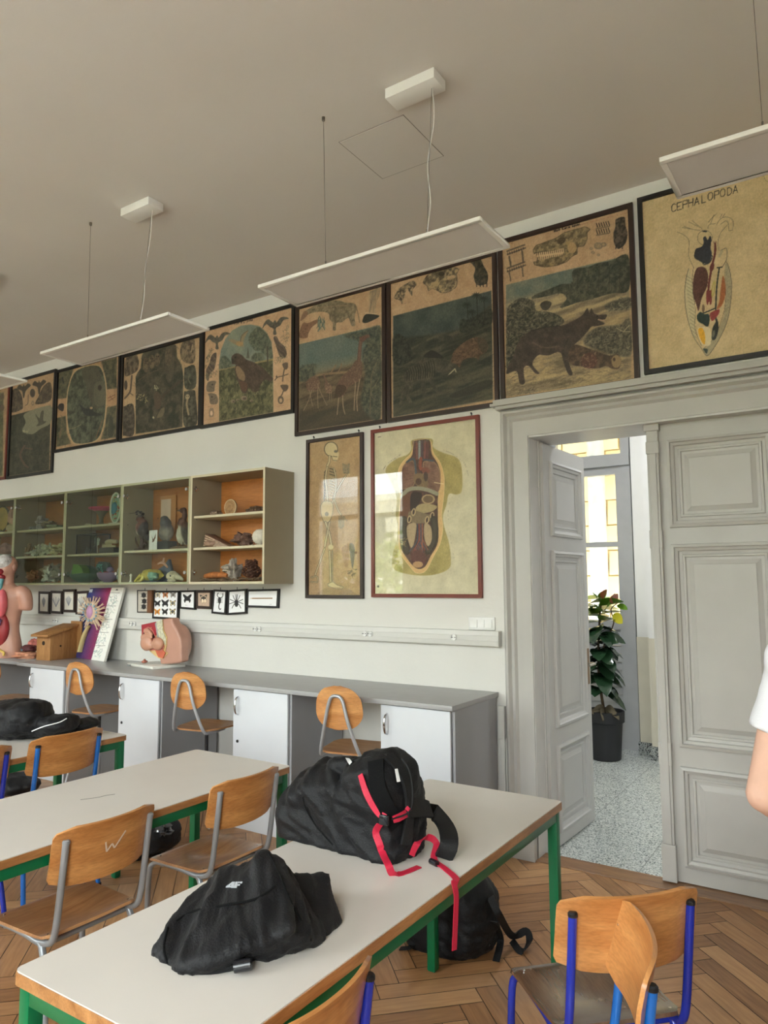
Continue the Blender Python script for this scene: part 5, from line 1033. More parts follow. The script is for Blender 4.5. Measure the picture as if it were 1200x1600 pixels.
bone([(225, 850), (260, 960), (278, 1060)], 16); bone([(262, 850), (235, 980), (218, 1070)], 12); a.ell(272, 1075, 24, 22, BN); bone([(262, 1110), (268, 1260), (272, 1390)], 12); bone([(285, 1110), (286, 1380)], 5); bone([(215, 1090), (180, 1190), (130, 1330)], 10); bone([(95, 1350), (150, 1345), (150, 1390)], 6); bone([(90, 1390), (150, 1395)], 6)
m = a.poly([(245, 1410), (290, 1390), (330, 1420), (390, 1440), (370, 1460), (300, 1450), (250, 1430)], BN); a.line([(245, 1410), (290, 1390), (330, 1420), (390, 1440), (370, 1460), (300, 1450), (250, 1430), (245, 1410)], 4, BD, 0.8); a.poly([(160, 1518), (200, 1460), (300, 1440), (420, 1450), (500, 1500), (530, 1518)], (134, 106, 78), 0.55)
m = a.poly([(370, 1090), (400, 1060), (440, 1060), (430, 1240), (400, 1250), (380, 1170)], (150, 116, 92), 0.7); m = a.poly([(440, 1060), (465, 1040), (490, 1080), (485, 1200), (470, 1270), (455, 1200)], (104, 94, 88), 0.85); a.leaves([(430, 1270), (500, 1270), (500, 1350), (430, 1350)], 30, 20, [BD, BN], 0.7); a.ell(500, 1125, 12, 12, (110, 60, 46), 0.7)
a.build(t, M_print); MB().box(-3.38, -2.914, D-0.0155, D-0.0135, 1.514, 2.637).build('glass_pane', M_pic_glass2, t, world=True, smooth=0)

# ---- torso chart (glazed, red frame)
t = framed(-2.820, -1.984, 1.50, 2.666, 'large red-framed glazed chart of an opened human torso with its organs', M_fr_red, 0.024, hooks=[-2.75, -2.04])
a = art_in(-2.820, -1.984, 1.50, 2.666, 0.024, 0.0033, (192, 184, 158), (570, 640), 5.247)
body = [(388, 252), (545, 240), (560, 310), (640, 355), (760, 400), (795, 500), (795, 660), (755, 695), (690, 690), (668, 780), (640, 870), (650, 960), (690, 1100), (704, 1230), (690, 1300), (600, 1345), (460, 1360), (300, 1335), (228, 1290), (232, 1180), (262, 1080), (272, 960), (255, 860), (262, 720), (200, 560), (172, 510), (190, 460), (260, 405), (350, 370), (385, 320)]
m = a.poly(body, (158, 142, 86), 1, True, 9); a.tex(m, (140, 126, 74), (172, 156, 98), 0.12, 6, 0.8, 1.8)
op = [(400, 255), (530, 245), (560, 350), (620, 440), (650, 560), (648, 700), (630, 860), (640, 960), (620, 1090), (560, 1210), (500, 1320), (430, 1342), (380, 1300), (300, 1190), (278, 1090), (280, 900), (290, 700), (272, 520), (310, 430), (370, 370), (392, 320)]
a.poly(op, (196, 160, 108)); ip = [(400, 255), (525, 248), (548, 360), (600, 450), (622, 560), (600, 700), (598, 860), (600, 1080), (540, 1200), (490, 1290), (420, 1300), (340, 1210), (292, 1110), (286, 900), (296, 700), (296, 530), (330, 440), (385, 380), (395, 320)]
m = a.poly(ip, (92, 60, 52)); a.tex(m, (64, 42, 38), (110, 74, 60), 0.3, 9, 0.7, 2)
for x, c in ((402, (96, 60, 60)), (425, (130, 70, 64)), (448, (150, 160, 160)), (470, (80, 60, 76)), (495, (130, 66, 64)), (518, (104, 58, 58))): a.line([(x, 262), (x+(450-x)*0.1, 400)], 17, c, 0.95)
for k in range(9): a.line([(436, 270+k*14), (460, 270+k*14)], 4, (96, 110, 112))
lungL = [(300, 560), (310, 470), (350, 430), (400, 430), (410, 520), (400, 620), (320, 650), (298, 640)]; lungR = [(480, 430), (560, 425), (610, 500), (620, 620), (590, 680), (510, 640), (480, 560)]
for l in (lungL, lungR): m = a.poly(l, (126, 84, 68)); a.tex(m, (106, 68, 56), (142, 98, 80), 0.3, 12, 0.8, 2); a.line(l+[l[0]], 4, (190, 160, 116), 0.6, True)
a.line([(345, 430), (400, 405), (415, 470), (420, 540)], 16, (66, 78, 92), 1, True); a.line([(480, 410), (560, 420)], 15, (66, 78, 92), 1, True); a.line([(460, 400), (455, 480), (500, 490)], 26, (150, 66, 44), 1, True); a.ell(500, 500, 34, 26, (128, 66, 50)); m = a.poly([(405, 540), (450, 520), (500, 550), (520, 620), (460, 640), (405, 600)], (124, 96, 64)); a.ell(440, 590, 24, 28, (84, 56, 44)); a.ell(500, 550, 18, 40, (74, 56, 50), 0.9)
for k in range(7): a.line([(400, 480+k*18), (340-k*3, 460+k*26)], 3, (160, 110, 84), 0.6, True); a.line([(520, 490+k*14), (590, 470+k*26)], 3, (160, 110, 84), 0.6, True)
a.line([(300, 720), (350, 660), (430, 645), (520, 660), (590, 690)], 32, (142, 138, 118), 1, True); a.poly([(296, 740), (330, 700), (400, 680), (480, 690), (440, 780), (400, 860), (310, 890), (290, 860)], (112, 66, 46)); a.poly([(380, 690), (470, 690), (430, 800), (380, 860)], (54, 40, 38)); a.ell(520, 735, 54, 40, (168, 142, 104)); a.ell(520, 735, 42, 30, (112, 84, 58)); a.poly([(420, 800), (480, 770), (590, 790), (560, 830), (480, 850), (430, 850)], (160, 142, 104))
m = a.poly([(360, 840), (420, 830), (520, 860), (560, 860), (560, 900), (480, 930), (400, 930), (360, 900)], (124, 104, 76)); 
for x, y in ((400, 840), (365, 900), (510, 905), (552, 870)): a.ell(x, y, 17, 32, (184, 160, 120), 1, 10); a.ell(x, y, 9, 22, (70, 52, 44), 1, 10)
for pts in ([(320, 900), (315, 1000), (325, 1080), (345, 1160)], [(565, 900), (575, 1000), (560, 1090), (520, 1160)]): a.line(pts, 56, (62, 54, 44), 1, True); a.line(pts, 30, (84, 76, 62), 0.6, True)
a.poly([(350, 950), (420, 935), (410, 1060), (385, 1140), (350, 1050)], (162, 140, 110)); a.poly([(490, 935), (540, 960), (550, 1060), (520, 1120), (490, 1060)], (162, 140, 110))
for dx, c in ((-14, (62, 70, 92)), (0, (150, 60, 48)), (14, (80, 70, 86)), (28, (150, 80, 60))): a.line([(444+dx, 940), (444+dx, 1070), (400+dx*2.4, 1160)], 9, c, 0.95, True); a.line([(444+dx, 1060), (490+dx, 1150)], 8, c, 0.9, True)
for k in range(4): a.line([(396+k*8, 1190-k*16), (440, 1110-k*4), (490-k*8, 1190-k*16)], 7, ((150, 66, 52), (60, 66, 88))[k % 2], 0.9)
m = a.poly([(380, 1180), (430, 1150), (490, 1180), (500, 1250), (440, 1300), (390, 1250)], (98, 54, 48)); a.ell(435, 1270, 42, 26, (168, 130, 92)); a.leaves([(290, 1060), (340, 1060), (330, 1130), (300, 1120)], 20, 18, [(180, 150, 90)], 0.8, 4); a.line([(570, 598), (650, 610)], 5, (216, 196, 150))
a.line(op+[op[0]], 5, (214, 186, 134), 0.8, True); a.leaves([(388, 252), (545, 240), (540, 256), (392, 266)], 30, 16, [(90, 84, 80)], 0.8, 4, 0.3, PI/2)
for k in range(44):
    for pts in ([(615, 315), (740, 370), (820, 440), (850, 540)], [(325, 340), (260, 390), (180, 440), (150, 490)], [(698, 720), (680, 850), (700, 1050), (740, 1270)], [(230, 760), (215, 1000), (200, 1260)]):
        q = (k/44)*(len(pts)-1); i = int(q); u = q-i; x = pts[i][0]*(1-u)+pts[i+1][0]*u; y = pts[i][1]*(1-u)+pts[i+1][1]*u
        if a.rng.random() < 0.45: a.line([(x, y), (x+2, y+5)], 3.2, (110, 100, 84), 0.8)
a.line([(108, 226), (132, 222)], 6, (90, 70, 60), 0.8); a.ell(110, 1450, 9, 9, (90, 84, 76))
a.build(t, M_print); MB().box(-2.795, -2.008, D-0.0155, D-0.0135, 1.525, 2.641).build('glass_pane', M_pic_glass, t, world=True, smooth=0)
# ================================================================ WALL CABINETS
M_body = mat('cabinet_olive', (150, 138, 114), 0.55, var=0.015)
M_edgec = mat('cabinet_cream_edge', (206, 196, 166), 0.5, var=0.01)
M_backp = wood('cabinet_back_ply', (176, 108, 48), (196, 126, 62), 'X', 0.5, 1.5, 0.1)
M_tglass = glass_mat('green_cabinet_glass', (226, 231, 224), 1.32)
M_clear = glass_mat('clear_cabinet_glass', (242, 246, 242), 1.3)
CY0, CY1, CZ0, CZ1 = 3.82, D-0.002, 1.594, 2.432
def wall_cabinet(x0, x1, label, shelves, doors, glass):
    t = root('wall_cabinet', label, 'cabinet', ((x0+x1)/2, 4.0, CZ0), group='olive wall cabinets with specimens'); k = 0.018
    b = MB().box(x0, x0+k, CY0, CY1, CZ0, CZ1).box(x1-k, x1, CY0, CY1, CZ0, CZ1).box(x0+k, x1-k, CY0, CY1, CZ0, CZ0+k).box(x0+k, x1-k, CY0, CY1, CZ1-k, CZ1)
    b.build('body', M_body, t, world=True, smooth=0)
    e = 0.0015; b = MB().box(x0, x0+k, CY0-e, CY0, CZ0, CZ1).box(x1-k, x1, CY0-e, CY0, CZ0, CZ1).box(x0+k, x1-k, CY0-e, CY0, CZ0, CZ0+k).box(x0+k, x1-k, CY0-e, CY0, CZ1-k, CZ1)
    b.build('edge_band', M_edgec, t, world=True, smooth=0, label='cream edge band')
    MB().box(x0+k, x1-k, CY1-0.012, CY1-0.004, CZ0+k, CZ1-k).build('back_panel', M_backp, t, world=True, smooth=0, label='orange plywood back')
    for z in shelves: MB().box(x0+k+0.001, x1-k-0.001, CY0+0.02, CY1-0.013, z-0.018, z).build('shelf', M_edgec, t, world=True, bevel=0.001)
    for hx, s in ((x0+k, 1), (x1-k, -1)):
        for hz in (CZ0+0.09, CZ1-0.1):
            if doors == 0 and s == -1: continue
            MB().box(min(hx, hx+s*0.006), max(hx, hx+s*0.006), CY0+0.025, CY0+0.04, hz-0.022, hz+0.022).box(min(hx, hx+s*0.006), max(hx, hx+s*0.006), CY0+0.012, CY0+0.055, hz-0.006, hz+0.006).lathe([(0.008, 0), (0.009, 0.012), (0.004, 0.016)] if s > 0 else [(0.008, 0), (0.009, -0.012), (0.004, -0.016)], (hx, CY0+0.033, hz), 10, axis='X').build('hinge_plate', M_chrome, t, world=True, bevel=0.001)
    for z in (CZ0+0.26, CZ0+0.5): MB().lathe([(0.004, -0.0006), (0.0045, 0)] if False else [(0.0045, 0.0), (0.0035, 0.0008)], (x0+k, CY0+0.05, z), 10, axis='X').build('shelf_hole', M_black, t, world=True)
    m = (x0+x1)/2
    if doors:
        for i, (a, c, hs) in enumerate(((x0+0.003, m-0.0015, x0+0.035), (m+0.0015, x1-0.003, x1-0.035))):
            d = MB().box(a, c, CY0-0.009, CY0-0.004, CZ0+0.003, CZ1-0.003).build('glass_door', glass, t, world=True, smooth=0)
            for hz in (CZ0+0.09, CZ1-0.1): MB().lathe([(0.013, -0.014), (0.014, -0.012), (0.014, -0.003), (0.01, -0.002)], (hs, CY0, hz), 16, axis='Y').build('hinge_cup', M_chrome, d, world=True)
    return t
XS = [-3.536, -4.312, -5.148, -5.95, -6.775, -7.58]
wall_cabinet(XS[1], XS[0], 'open olive wall cabinet at the right end, with fossils, cones and bark', [2.118, 1.873], 0, M_clear)
wall_cabinet(XS[2], XS[1]-0.004, 'glazed wall cabinet with stuffed birds and a yellow frog model', [1.873], 2, M_clear)
wall_cabinet(XS[3], XS[2]-0.004, 'glazed wall cabinet with green and purple cell model bowls', [2.113, 1.862], 2, M_tglass)
wall_cabinet(XS[4], XS[3]-0.004, 'glazed wall cabinet with corals and shells', [2.113, 1.862], 2, M_tglass)
wall_cabinet(XS[5], XS[4]-0.004, 'glazed wall cabinet cut by the left photo edge, with ear and eye models', [2.113, 1.862], 2, M_tglass)


SH = {'t': 2.118, 'm': 1.873, 'b': CZ0+0.018}
M_tint = attr_mat('specimen_colours', 0.6); M_tintg = attr_mat('painted_model', 0.3, coat=0.3)
def place(px, zkey, Y=3.97): p = on_y(px, 850, Y); return (float(p[0]), Y, SH[zkey] if isinstance(zkey, str) else zkey)
def lump(name, label, cat, px, zk, r, col, Y=3.97, jit=0.5, seed=1, bump=0.5, group=None, n=18):
    p = place(px, zk, Y); m = mat(name+'_%d' % seed, col, 0.75, var=0.22, scale=30, bump=bump, bscale=70)
    o = MB().ball((0, 0, r[2]*0.97), r, n, 14, jit=jit, seed=seed).build(name, m)
    o.location = p; zmin = min(v.co.z for v in o.data.vertices)
    for v in o.data.vertices: v.co.z -= zmin
    return tag(o, label, cat, group)
# --- right cabinet
lump('stone', 'small grey-brown stone at the left of the top shelf, right cabinet', 'stone', 337, 't', (0.045, 0.04, 0.022), (118, 100, 82), seed=3)
t = root('ammonite', 'round tan ammonite disc standing on the top shelf of the open cabinet', 'fossil', place(360, 't'))
b = MB().lathe([(0.001, -0.012), (0.05, -0.014), (0.062, -0.008), (0.062, 0.008), (0.05, 0.014), (0.001, 0.012)], (0, 0, 0.0625), 28, axis='Y')
for k in range(26):
    a = k*0.42; r = 0.008+0.0018*k
    b.ball((r*math.cos(a), -0.013, 0.0625+r*math.sin(a)), 0.006, 6, 4)
b.build('disc', mat('ammonite_tan', (158, 124, 86), 0.7, var=0.15, scale=40, bump=0.4), t)
MB().tube([(0.061*math.cos(k*PI/14), -0.008, 0.0625+0.061*math.sin(k*PI/14)) for k in range(29)], 0.003, 6).build('pale_rim', mat('bone', (206, 186, 148), 0.6), t, label='pale rim')
t = root('turtle_shell', 'dark brown domed turtle shell at the right of the top shelf', 'shell', place(400, 't'))
b = MB().lathe([(0.09, 0.0), (0.094, 0.012), (0.088, 0.022), (0.076, 0.034), (0.055, 0.048), (0.03, 0.055), (0.004, 0.057)], n=26, sy=0.7)
for k in range(20): a = k*PI/10; b.ball((0.083*math.cos(a), 0.058*math.sin(a), 0.027), (0.012, 0.010, 0.008), 6, 5)
for k in range(7): a = k*2*PI/6; r = 0.045 if k < 6 else 0; b.ball((r*math.cos(a), 0.7*r*math.sin(a), 0.046 if k < 6 else 0.054), (0.02, 0.015, 0.007), 7, 5)
b.build('carapace', mat('shell_brown', (82, 62, 46), 0.5, var=0.25, scale=40, bump=0.5), t)
t = root('banded_shell', 'large wedge-shaped banded bivalve shell on the middle shelf', 'shell', place(345, 'm'))
def bs(k0, k1):
    b = MB()
    for k in range(k0, k1, 2):
        u = k/9; b.hexa([(-0.14+0.02*u, -0.05, 0.015+u*0.085), (0.13-0.05*u, -0.04, 0.0+u*0.02), (0.13-0.05*u, 0.05, 0.0+u*0.02), (-0.14+0.02*u, 0.05, 0.015+u*0.085), (-0.142+0.02*u, -0.052, 0.028+u*0.085), (0.12-0.05*u, -0.042, 0.008+u*0.02), (0.12-0.05*u, 0.052, 0.008+u*0.02), (-0.142+0.02*u, 0.052, 0.028+u*0.085)])
    return b
bs(0, 10).build('pale_band', mat('shell_pale', (176, 156, 132), 0.6, var=0.15, scale=40, bump=0.3), t, bevel=0.003)
bs(1, 10).build('dark_band', mat('shell_dark', (112, 84, 70), 0.6, var=0.2, scale=40, bump=0.3), t, bevel=0.003, label='dark brown growth bands')
MB().ball((-0.07, -0.03, 0.03), (0.06, 0.05, 0.03), 14, 10, jit=0.4, seed=5).build('hinge_knob', mat('shell_mid', (140, 112, 92), 0.6, var=0.2, scale=40), t)
lump('rock', 'lumpy reddish brown rock between the banded shell and the white urchin', 'rock', 379, 'm', (0.085, 0.05, 0.045), (98, 74, 62), seed=9, jit=0.9)
t = root('sea_urchin', 'white globular sea urchin test on the middle shelf, partly behind the side wall', 'urchin', place(407, 'm'))
b = MB().lathe([(0.03*math.sin(0.2), 0.0)]+[(0.062*math.sin(a), 0.07-0.058*math.cos(a)) for a in np.linspace(0.45, 3.05, 14)], n=30)
for k in range(10):
    for j in range(7): a = k*PI/5; q = 0.6+j*0.33; b.ball((0.0615*math.sin(q)*math.cos(a), 0.0615*math.sin(q)*math.sin(a), 0.07-0.058*math.cos(q)), 0.0035, 5, 4)
b.build('test', mat('urchin_white', (214, 206, 190), 0.6, var=0.06, scale=60), t)
b = MB(); rng = random.Random(3)
for k in range(16): b.ball((0.06*rng.uniform(-1, 1), 0.03*rng.uniform(-1, 1)-0.03, 0.006), (0.014, 0.01, 0.006), 6, 4, jit=0.5, seed=k)
b.build('rubble', mat('shell_bits', (166, 156, 136), 0.8, var=0.2, scale=60), t)
# bottom shelf
t = root('bark_piece', 'orange brown curved bark piece on the bottom shelf', 'bark', place(338, 'b'))
MB().tube([(-0.13, 0, 0.04), (-0.05, 0.01, 0.052), (0.05, 0, 0.05), (0.12, 0.01, 0.045)], [0.02, 0.032, 0.03, 0.022], 12, smooth=5, flat=0.8).build('bark', mat('bark_orange', (158, 98, 52), 0.85, var=0.25, scale=30, bump=0.8, bscale=50), t)
lump('bracket_fungus', 'grey and white bracket fungus standing in the middle of the bottom shelf', 'fungus', 366, 'b', (0.05, 0.05, 0.065), (146, 138, 126), Y=3.90, jit=1.1, seed=14)
lump('wasp_nest', 'pale papery striped nest behind the bracket fungus', 'nest', 360, CZ0+0.075, (0.07, 0.05, 0.035), (156, 146, 130), Y=4.03, jit=0.6, seed=15)
o = MB().ball((0, 0, 0.03), (0.07, 0.05, 0.03), 12, 8, jit=0.5, seed=2).build('brown_rock', mat('rock_base', (100, 84, 68), 0.8, bump=0.5)); o.location = place(360, 'b', 4.03); tag(o, 'brown rock under the papery nest', 'rock')
t = root('pine_cone', 'large dark brown pine cone on the right of the bottom shelf', 'cone', (on_y(393, 880, 3.96)[0], 3.96, SH['b']+0.02))
b = MB(); n = 90
for k in range(n):
    u = k/n; th = k*2.39996; z = 0.015+u*0.125; r = 0.055*math.sin(min(1, u*1.15+0.25)*PI*0.82)+0.008; M = Matrix.Rotation(th, 3, 'Z') @ Matrix.Rotation(math.radians(-35+70*u), 3, 'Y')
    b.ball((r*math.cos(th), r*math.sin(th), z), (0.014, 0.012, 0.006), 7, 5, rot=M)
b.lathe([(0.02, 0.0), (0.04, 0.04), (0.03, 0.1), (0.005, 0.14)], n=10); b.build('scales', mat('cone_brown', (84, 56, 42), 0.7, var=0.25, scale=50), t)
lump('small_cone', 'flat orange brown wood disc under the big pine cone', 'wood piece', 393, 'b', (0.06, 0.06, 0.012), (136, 92, 52), seed=22, jit=0.3)
b = MB(); rng = random.Random(8)
for k in range(70):
    x = on_y(rng.uniform(318, 412), 900, 3.92)[0]; y = rng.uniform(3.86, 4.05); a = rng.uniform(-0.8, 0.8); l = rng.uniform(0.03, 0.09); z = SH['b']+0.004+rng.random()*0.02
    b.tube([(x-l*math.cos(a), y-l*math.sin(a)*0.4, z), (x, y, z+rng.uniform(0, 0.012)), (x+l*math.cos(a), y+l*math.sin(a)*0.4, z)], rng.uniform(0.002, 0.005), 5)
o = b.build('dry_twigs', mat('dry_twigs', (92, 74, 54), 0.85, var=0.3, scale=40)); tag(o, 'litter of dry twigs, lichen and leaves over the bottom shelf', 'twigs'); o['kind'] = 'stuff'

# --- taxidermy birds
def bird(name, label, loc, rz, s, parts, colf, beak, legs, stand, m=M_tint):
    t = root(name, label, 'stuffed bird', loc, rz)
    b = MB()
    for c, r, rx in parts: b.ball([v*s for v in c], [v*s for v in r], 14, 10, rot=Matrix.Rotation(rx, 3, 'Y'))
    remeshed(b, 'plumage', m, t, voxel=0.006*max(s, 0.8), smooth=3, world=False, disp=lambda c, n: n*(noise3(c, 60)[:, None]*0.006*s), col=colf)
    MB().tube([[v*s for v in p] for p in beak[:-1]], beak[-1], 8).build('beak', mat('beak_horn', (92, 82, 66), 0.4), t)
    for lg in legs: MB().tube([[v*s for v in p] for p in lg], 0.004*s, 7).ball([v*s for v in lg[-1]], (0.015*s, 0.008*s, 0.004*s), 8, 5).build('leg', mat('bird_leg', (96, 74, 56), 0.6), t)
    MB().ball([v*s for v in (beak[0][0]-0.035, -0.018, beak[0][2]+0.012)], 0.0045*s, 8, 6).build('eye', M_black, t)
    stand(t); return t
def col_mix(base, *rules):
    def f(c):
        o = np.tile(np.array(base, float), (len(c), 1)); o += (noise3(c, 45, 3)*50)[:, None]
        for fn, col, soft in rules: w = np.clip(fn(c)/soft+0.5, 0, 1)[:, None]; o = o*(1-w)+(np.array(col, float)+(noise3(c, 70, 5)*30)[:, None])*w
        return np.clip(o, 0, 255)
    return f
def branch_stand(t): 
    MB().tube([(0, 0, 0.0), (0.01, 0, 0.06), (0.0, 0, 0.12)], [0.03, 0.018, 0.014], 9, smooth=3).tube([(-0.03, 0, 0.02), (-0.075, 0, 0.09), (-0.10, 0, 0.19)], [0.008, 0.007, 0.004], 7, smooth=3).tube([(0.0, 0, 0.03), (0.05, 0, 0.07), (0.07, 0, 0.05)], [0.012, 0.01, 0.008], 7, smooth=3).lathe([(0.06, 0), (0.062, 0.012), (0.05, 0.018)], n=18).build('perch', mat('perch_brown', (66, 46, 36), 0.7, var=0.2, scale=40, bump=0.4), t)
p = place(221, 'm', 3.95)
bird('jay_mount', 'stuffed brown and red jay on a forked branch, facing left', p, 0, 1.0,
     [((0.0, 0, 0.20), (0.055, 0.048, 0.075), 0.35), ((-0.025, 0, 0.275), (0.036, 0.034, 0.034), 0), ((0.03, 0, 0.15), (0.04, 0.035, 0.05), 0.5), ((0.06, 0, 0.12), (0.05, 0.02, 0.02), 0.7)],
     col_mix((104, 62, 46), (lambda c: c[:, 2]-0.285-0.3*c[:, 0], (52, 38, 34), 0.02), (lambda c: -c[:, 0]-0.02-(np.abs(c[:, 2]-0.22)-0.02), (150, 96, 72), 0.03), (lambda c: 0.16-c[:, 2]-c[:, 0]*0.3, (190, 176, 158), 0.03), (lambda c: c[:, 0]-0.02-(c[:, 2]-0.2)*0.6, (44, 34, 32), 0.02)),
     [(-0.055, 0, 0.275), (-0.085, 0, 0.27), (-0.10, 0, 0.262), [0.010, 0.006, 0.001]], [[(-0.01, -0.012, 0.14), (-0.01, -0.015, 0.115)], [(0.012, 0.012, 0.14), (0.012, 0.012, 0.115)]], branch_stand)
def rock_stand(t): MB().ball((0, 0, 0.014), (0.10, 0.06, 0.016), 16, 8, jit=0.4, seed=4).build('stone_base', mat('stone_base', (120, 96, 78), 0.8, bump=0.5), t)
bird('diver_mount', 'stuffed water bird with black head and white belly, at the right of its cabinet', place(284, 'm', 3.96), 0, 1.0,
     [((0.02, 0, 0.13), (0.062, 0.055, 0.095), 0.25), ((0.0, 0, 0.21), (0.04, 0.038, 0.05), 0), ((0.025, 0, 0.265), (0.022, 0.022, 0.05), 0.1), ((0.01, 0, 0.315), (0.034, 0.026, 0.024), 0), ((0.06, 0, 0.09), (0.03, 0.03, 0.06), 0.3)],
     col_mix((196, 184, 164), (lambda c: c[:, 2]-0.25, (30, 34, 38), 0.01), (lambda c: c[:, 0]-0.045+(c[:, 2]-0.13)*0.15, (74, 62, 56), 0.015), (lambda c: c[:, 2]-0.185-0.3*(0.03-c[:, 0]), (96, 62, 52), 0.02)),
     [(-0.015, 0, 0.318), (-0.05, 0, 0.318), (-0.072, 0, 0.316), [0.010, 0.006, 0.002]], [[(0.0, -0.02, 0.06), (0.0, -0.025, 0.03)], [(0.04, -0.02, 0.06), (0.04, -0.025, 0.03)]], rock_stand)
def block_stand(t): MB().box(-0.09, 0.09, -0.05, 0.05, 0.0, 0.075).build('plinth', mat('dark_plinth', (58, 56, 54), 0.6), t, bevel=0.003)
bird('gull_mount', 'stuffed grey bird on a dark block, seen from behind in the middle of its cabinet', place(258, 'm', 4.00), 0, 1.0,
     [((0.01, 0, 0.15), (0.07, 0.055, 0.08), 0.2), ((0.0, 0, 0.225), (0.05, 0.045, 0.05), 0), ((-0.015, 0, 0.262), (0.035, 0.032, 0.03), 0)],
     col_mix((140, 130, 120), (lambda c: c[:, 2]-0.18, (92, 88, 90), 0.04)),
     [(-0.04, 0, 0.258), (-0.06, 0, 0.25), (-0.07, 0, 0.244), [0.008, 0.005, 0.001]], [[(0.0, -0.02, 0.09), (0.0, -0.02, 0.078)], [(0.03, -0.02, 0.09), (0.03, -0.02, 0.078)]], block_stand)
t = root('bird_card', 'white card with a brown bird drawing standing between the stuffed birds', 'card', place(239, 'm', 3.91))
MB().box(-0.05, 0.05, 0, 0.002, 0, 0.165).build('card', mat('card_white', (220, 216, 212), 0.7), t, smooth=0)
MB().prism([(-0.02, 0.13), (-0.012, 0.10), (0.0, 0.09), (0.012, 0.10), (0.034, 0.14), (0.03, 0.10), (0.01, 0.07), (-0.014, 0.065), (-0.006, 0.08)], -0.001, 0.0002).build('bird_drawing', mat('bird_ink', (110, 72, 52), 0.7), t, smooth=0)
t = root('picture_board', 'pale pink printed board in an orange frame behind the stuffed birds', 'picture', (on_y(262, 800, 4.11)[0], 4.11, 2.02))
MB().box(-0.10, 0.10, 0.0, 0.008, 0.0, 0.33).build('frame', mat('orange_wood', (178, 118, 62), 0.5), t, bevel=0.002)
MB().box(-0.085, 0.04, -0.002, 0.0, 0.03, 0.30).build('print', mat('pink_print', (206, 176, 156), 0.6), t, smooth=0)
MB().box(-0.1, -0.0, 0.0, 0.008, -0.147, 0.0).build('easel', mat('orange_wood', (178, 118, 62), 0.5), t, smooth=0)
t = root('twig_ornament', 'small dark dried twig fixed to the cabinet side wall', 'twig', (XS[2]+0.02, 3.95, 2.20)); b = MB(); rng = random.Random(1)
b.tube([(0, -0.07, -0.01), (0.01, 0, 0.0), (0.008, 0.07, 0.0)], 0.002, 5)
for k in range(12): b.ball((0.01, rng.uniform(-0.01, 0.07), rng.uniform(-0.012, 0.018)), (0.006, 0.012, 0.007), 6, 4)
b.build('twig', mat('black_twig', (40, 32, 28), 0.8), t)
# bottom of the bird cabinet
t = root('white_figurine', 'tiny white pawn-shaped figure at the left of the bottom shelf', 'figurine', place(206, 'b', 3.88)); MB().lathe([(0.014, 0), (0.015, 0.006), (0.008, 0.012), (0.008, 0.05), (0.011, 0.055), (0.009, 0.065), (0.004, 0.07)], n=16).build('body', mat('porcelain', (222, 218, 206), 0.3), t)
t = root('frog_model', 'yellow and green opened frog anatomy model on a dark base', 'anatomy model', place(241, 'b', 3.93))
MB().ball((-0.02, 0, 0.055), (0.115, 0.06, 0.05), 20, 12, jit=0.25, seed=3).tube([(-0.11, -0.03, 0.06), (-0.15, -0.04, 0.03), (-0.17, -0.05, 0.004)], [0.02, 0.012, 0.01], 8, smooth=3).tube([(-0.06, -0.05, 0.04), (-0.07, -0.07, 0.015), (-0.10, -0.08, 0.006)], [0.02, 0.012, 0.008], 8, smooth=3).build('body', mat('frog_yellow', (150, 136, 62), 0.45, var=0.35, scale=22, coat=0.3), t)
MB().ball((0.04, -0.04, 0.05), (0.06, 0.03, 0.035), 14, 8, jit=0.5, seed=6).build('organs', mat('frog_teal', (92, 124, 110), 0.45, var=0.35, scale=30), t, label='teal and orange organs')
MB().box(-0.08, 0.11, -0.06, 0.06, 0, 0.012).build('base', mat('blue_black', (40, 48, 62), 0.5), t, bevel=0.003)
t = root('bird_skull', 'pale animal skull with a long snout right of the frog model', 'skull', place(274, 'b', 3.92))
MB().ball((-0.02, 0, 0.045), (0.06, 0.04, 0.04), 16, 10, jit=0.3, seed=8).tube([(0.02, 0, 0.045), (0.07, 0, 0.03), (0.10, 0, 0.015)], [0.028, 0.018, 0.006], 10, smooth=3).ball((0, -0.03, 0.012), (0.05, 0.02, 0.012), 10, 6).build('cranium', mat('bone_white', (196, 182, 156), 0.6, var=0.12, scale=40), t)
MB().ball((-0.005, -0.036, 0.05), (0.012, 0.006, 0.010), 10, 6).build('eye_socket', M_black, t)
t = root('eye_section_model', 'dark blue and grey spotted triangular model leaning behind the frog', 'anatomy model', place(262, 'b', 4.02))
MB().prism([(-0.10, 0), (0.09, 0), (0.07, 0.08), (0.03, 0.19), (-0.02, 0.14), (-0.11, 0.10)], -0.015, 0.015).build('body', mat('slate_blue', (66, 72, 84), 0.5, var=0.35, scale=30), t, bevel=0.004)
MB().tube([(-0.09, -0.02, 0.15), (-0.03, -0.02, 0.16), (0.03, -0.02, 0.12)], [0.008, 0.012, 0.008], 8, smooth=3).tube([(-0.03, -0.02, 0.16), (-0.02, -0.02, 0.20)], 0.008, 8).build('pink_duct', mat('pink_tube', (206, 156, 130), 0.5), t, label='pale pink duct')

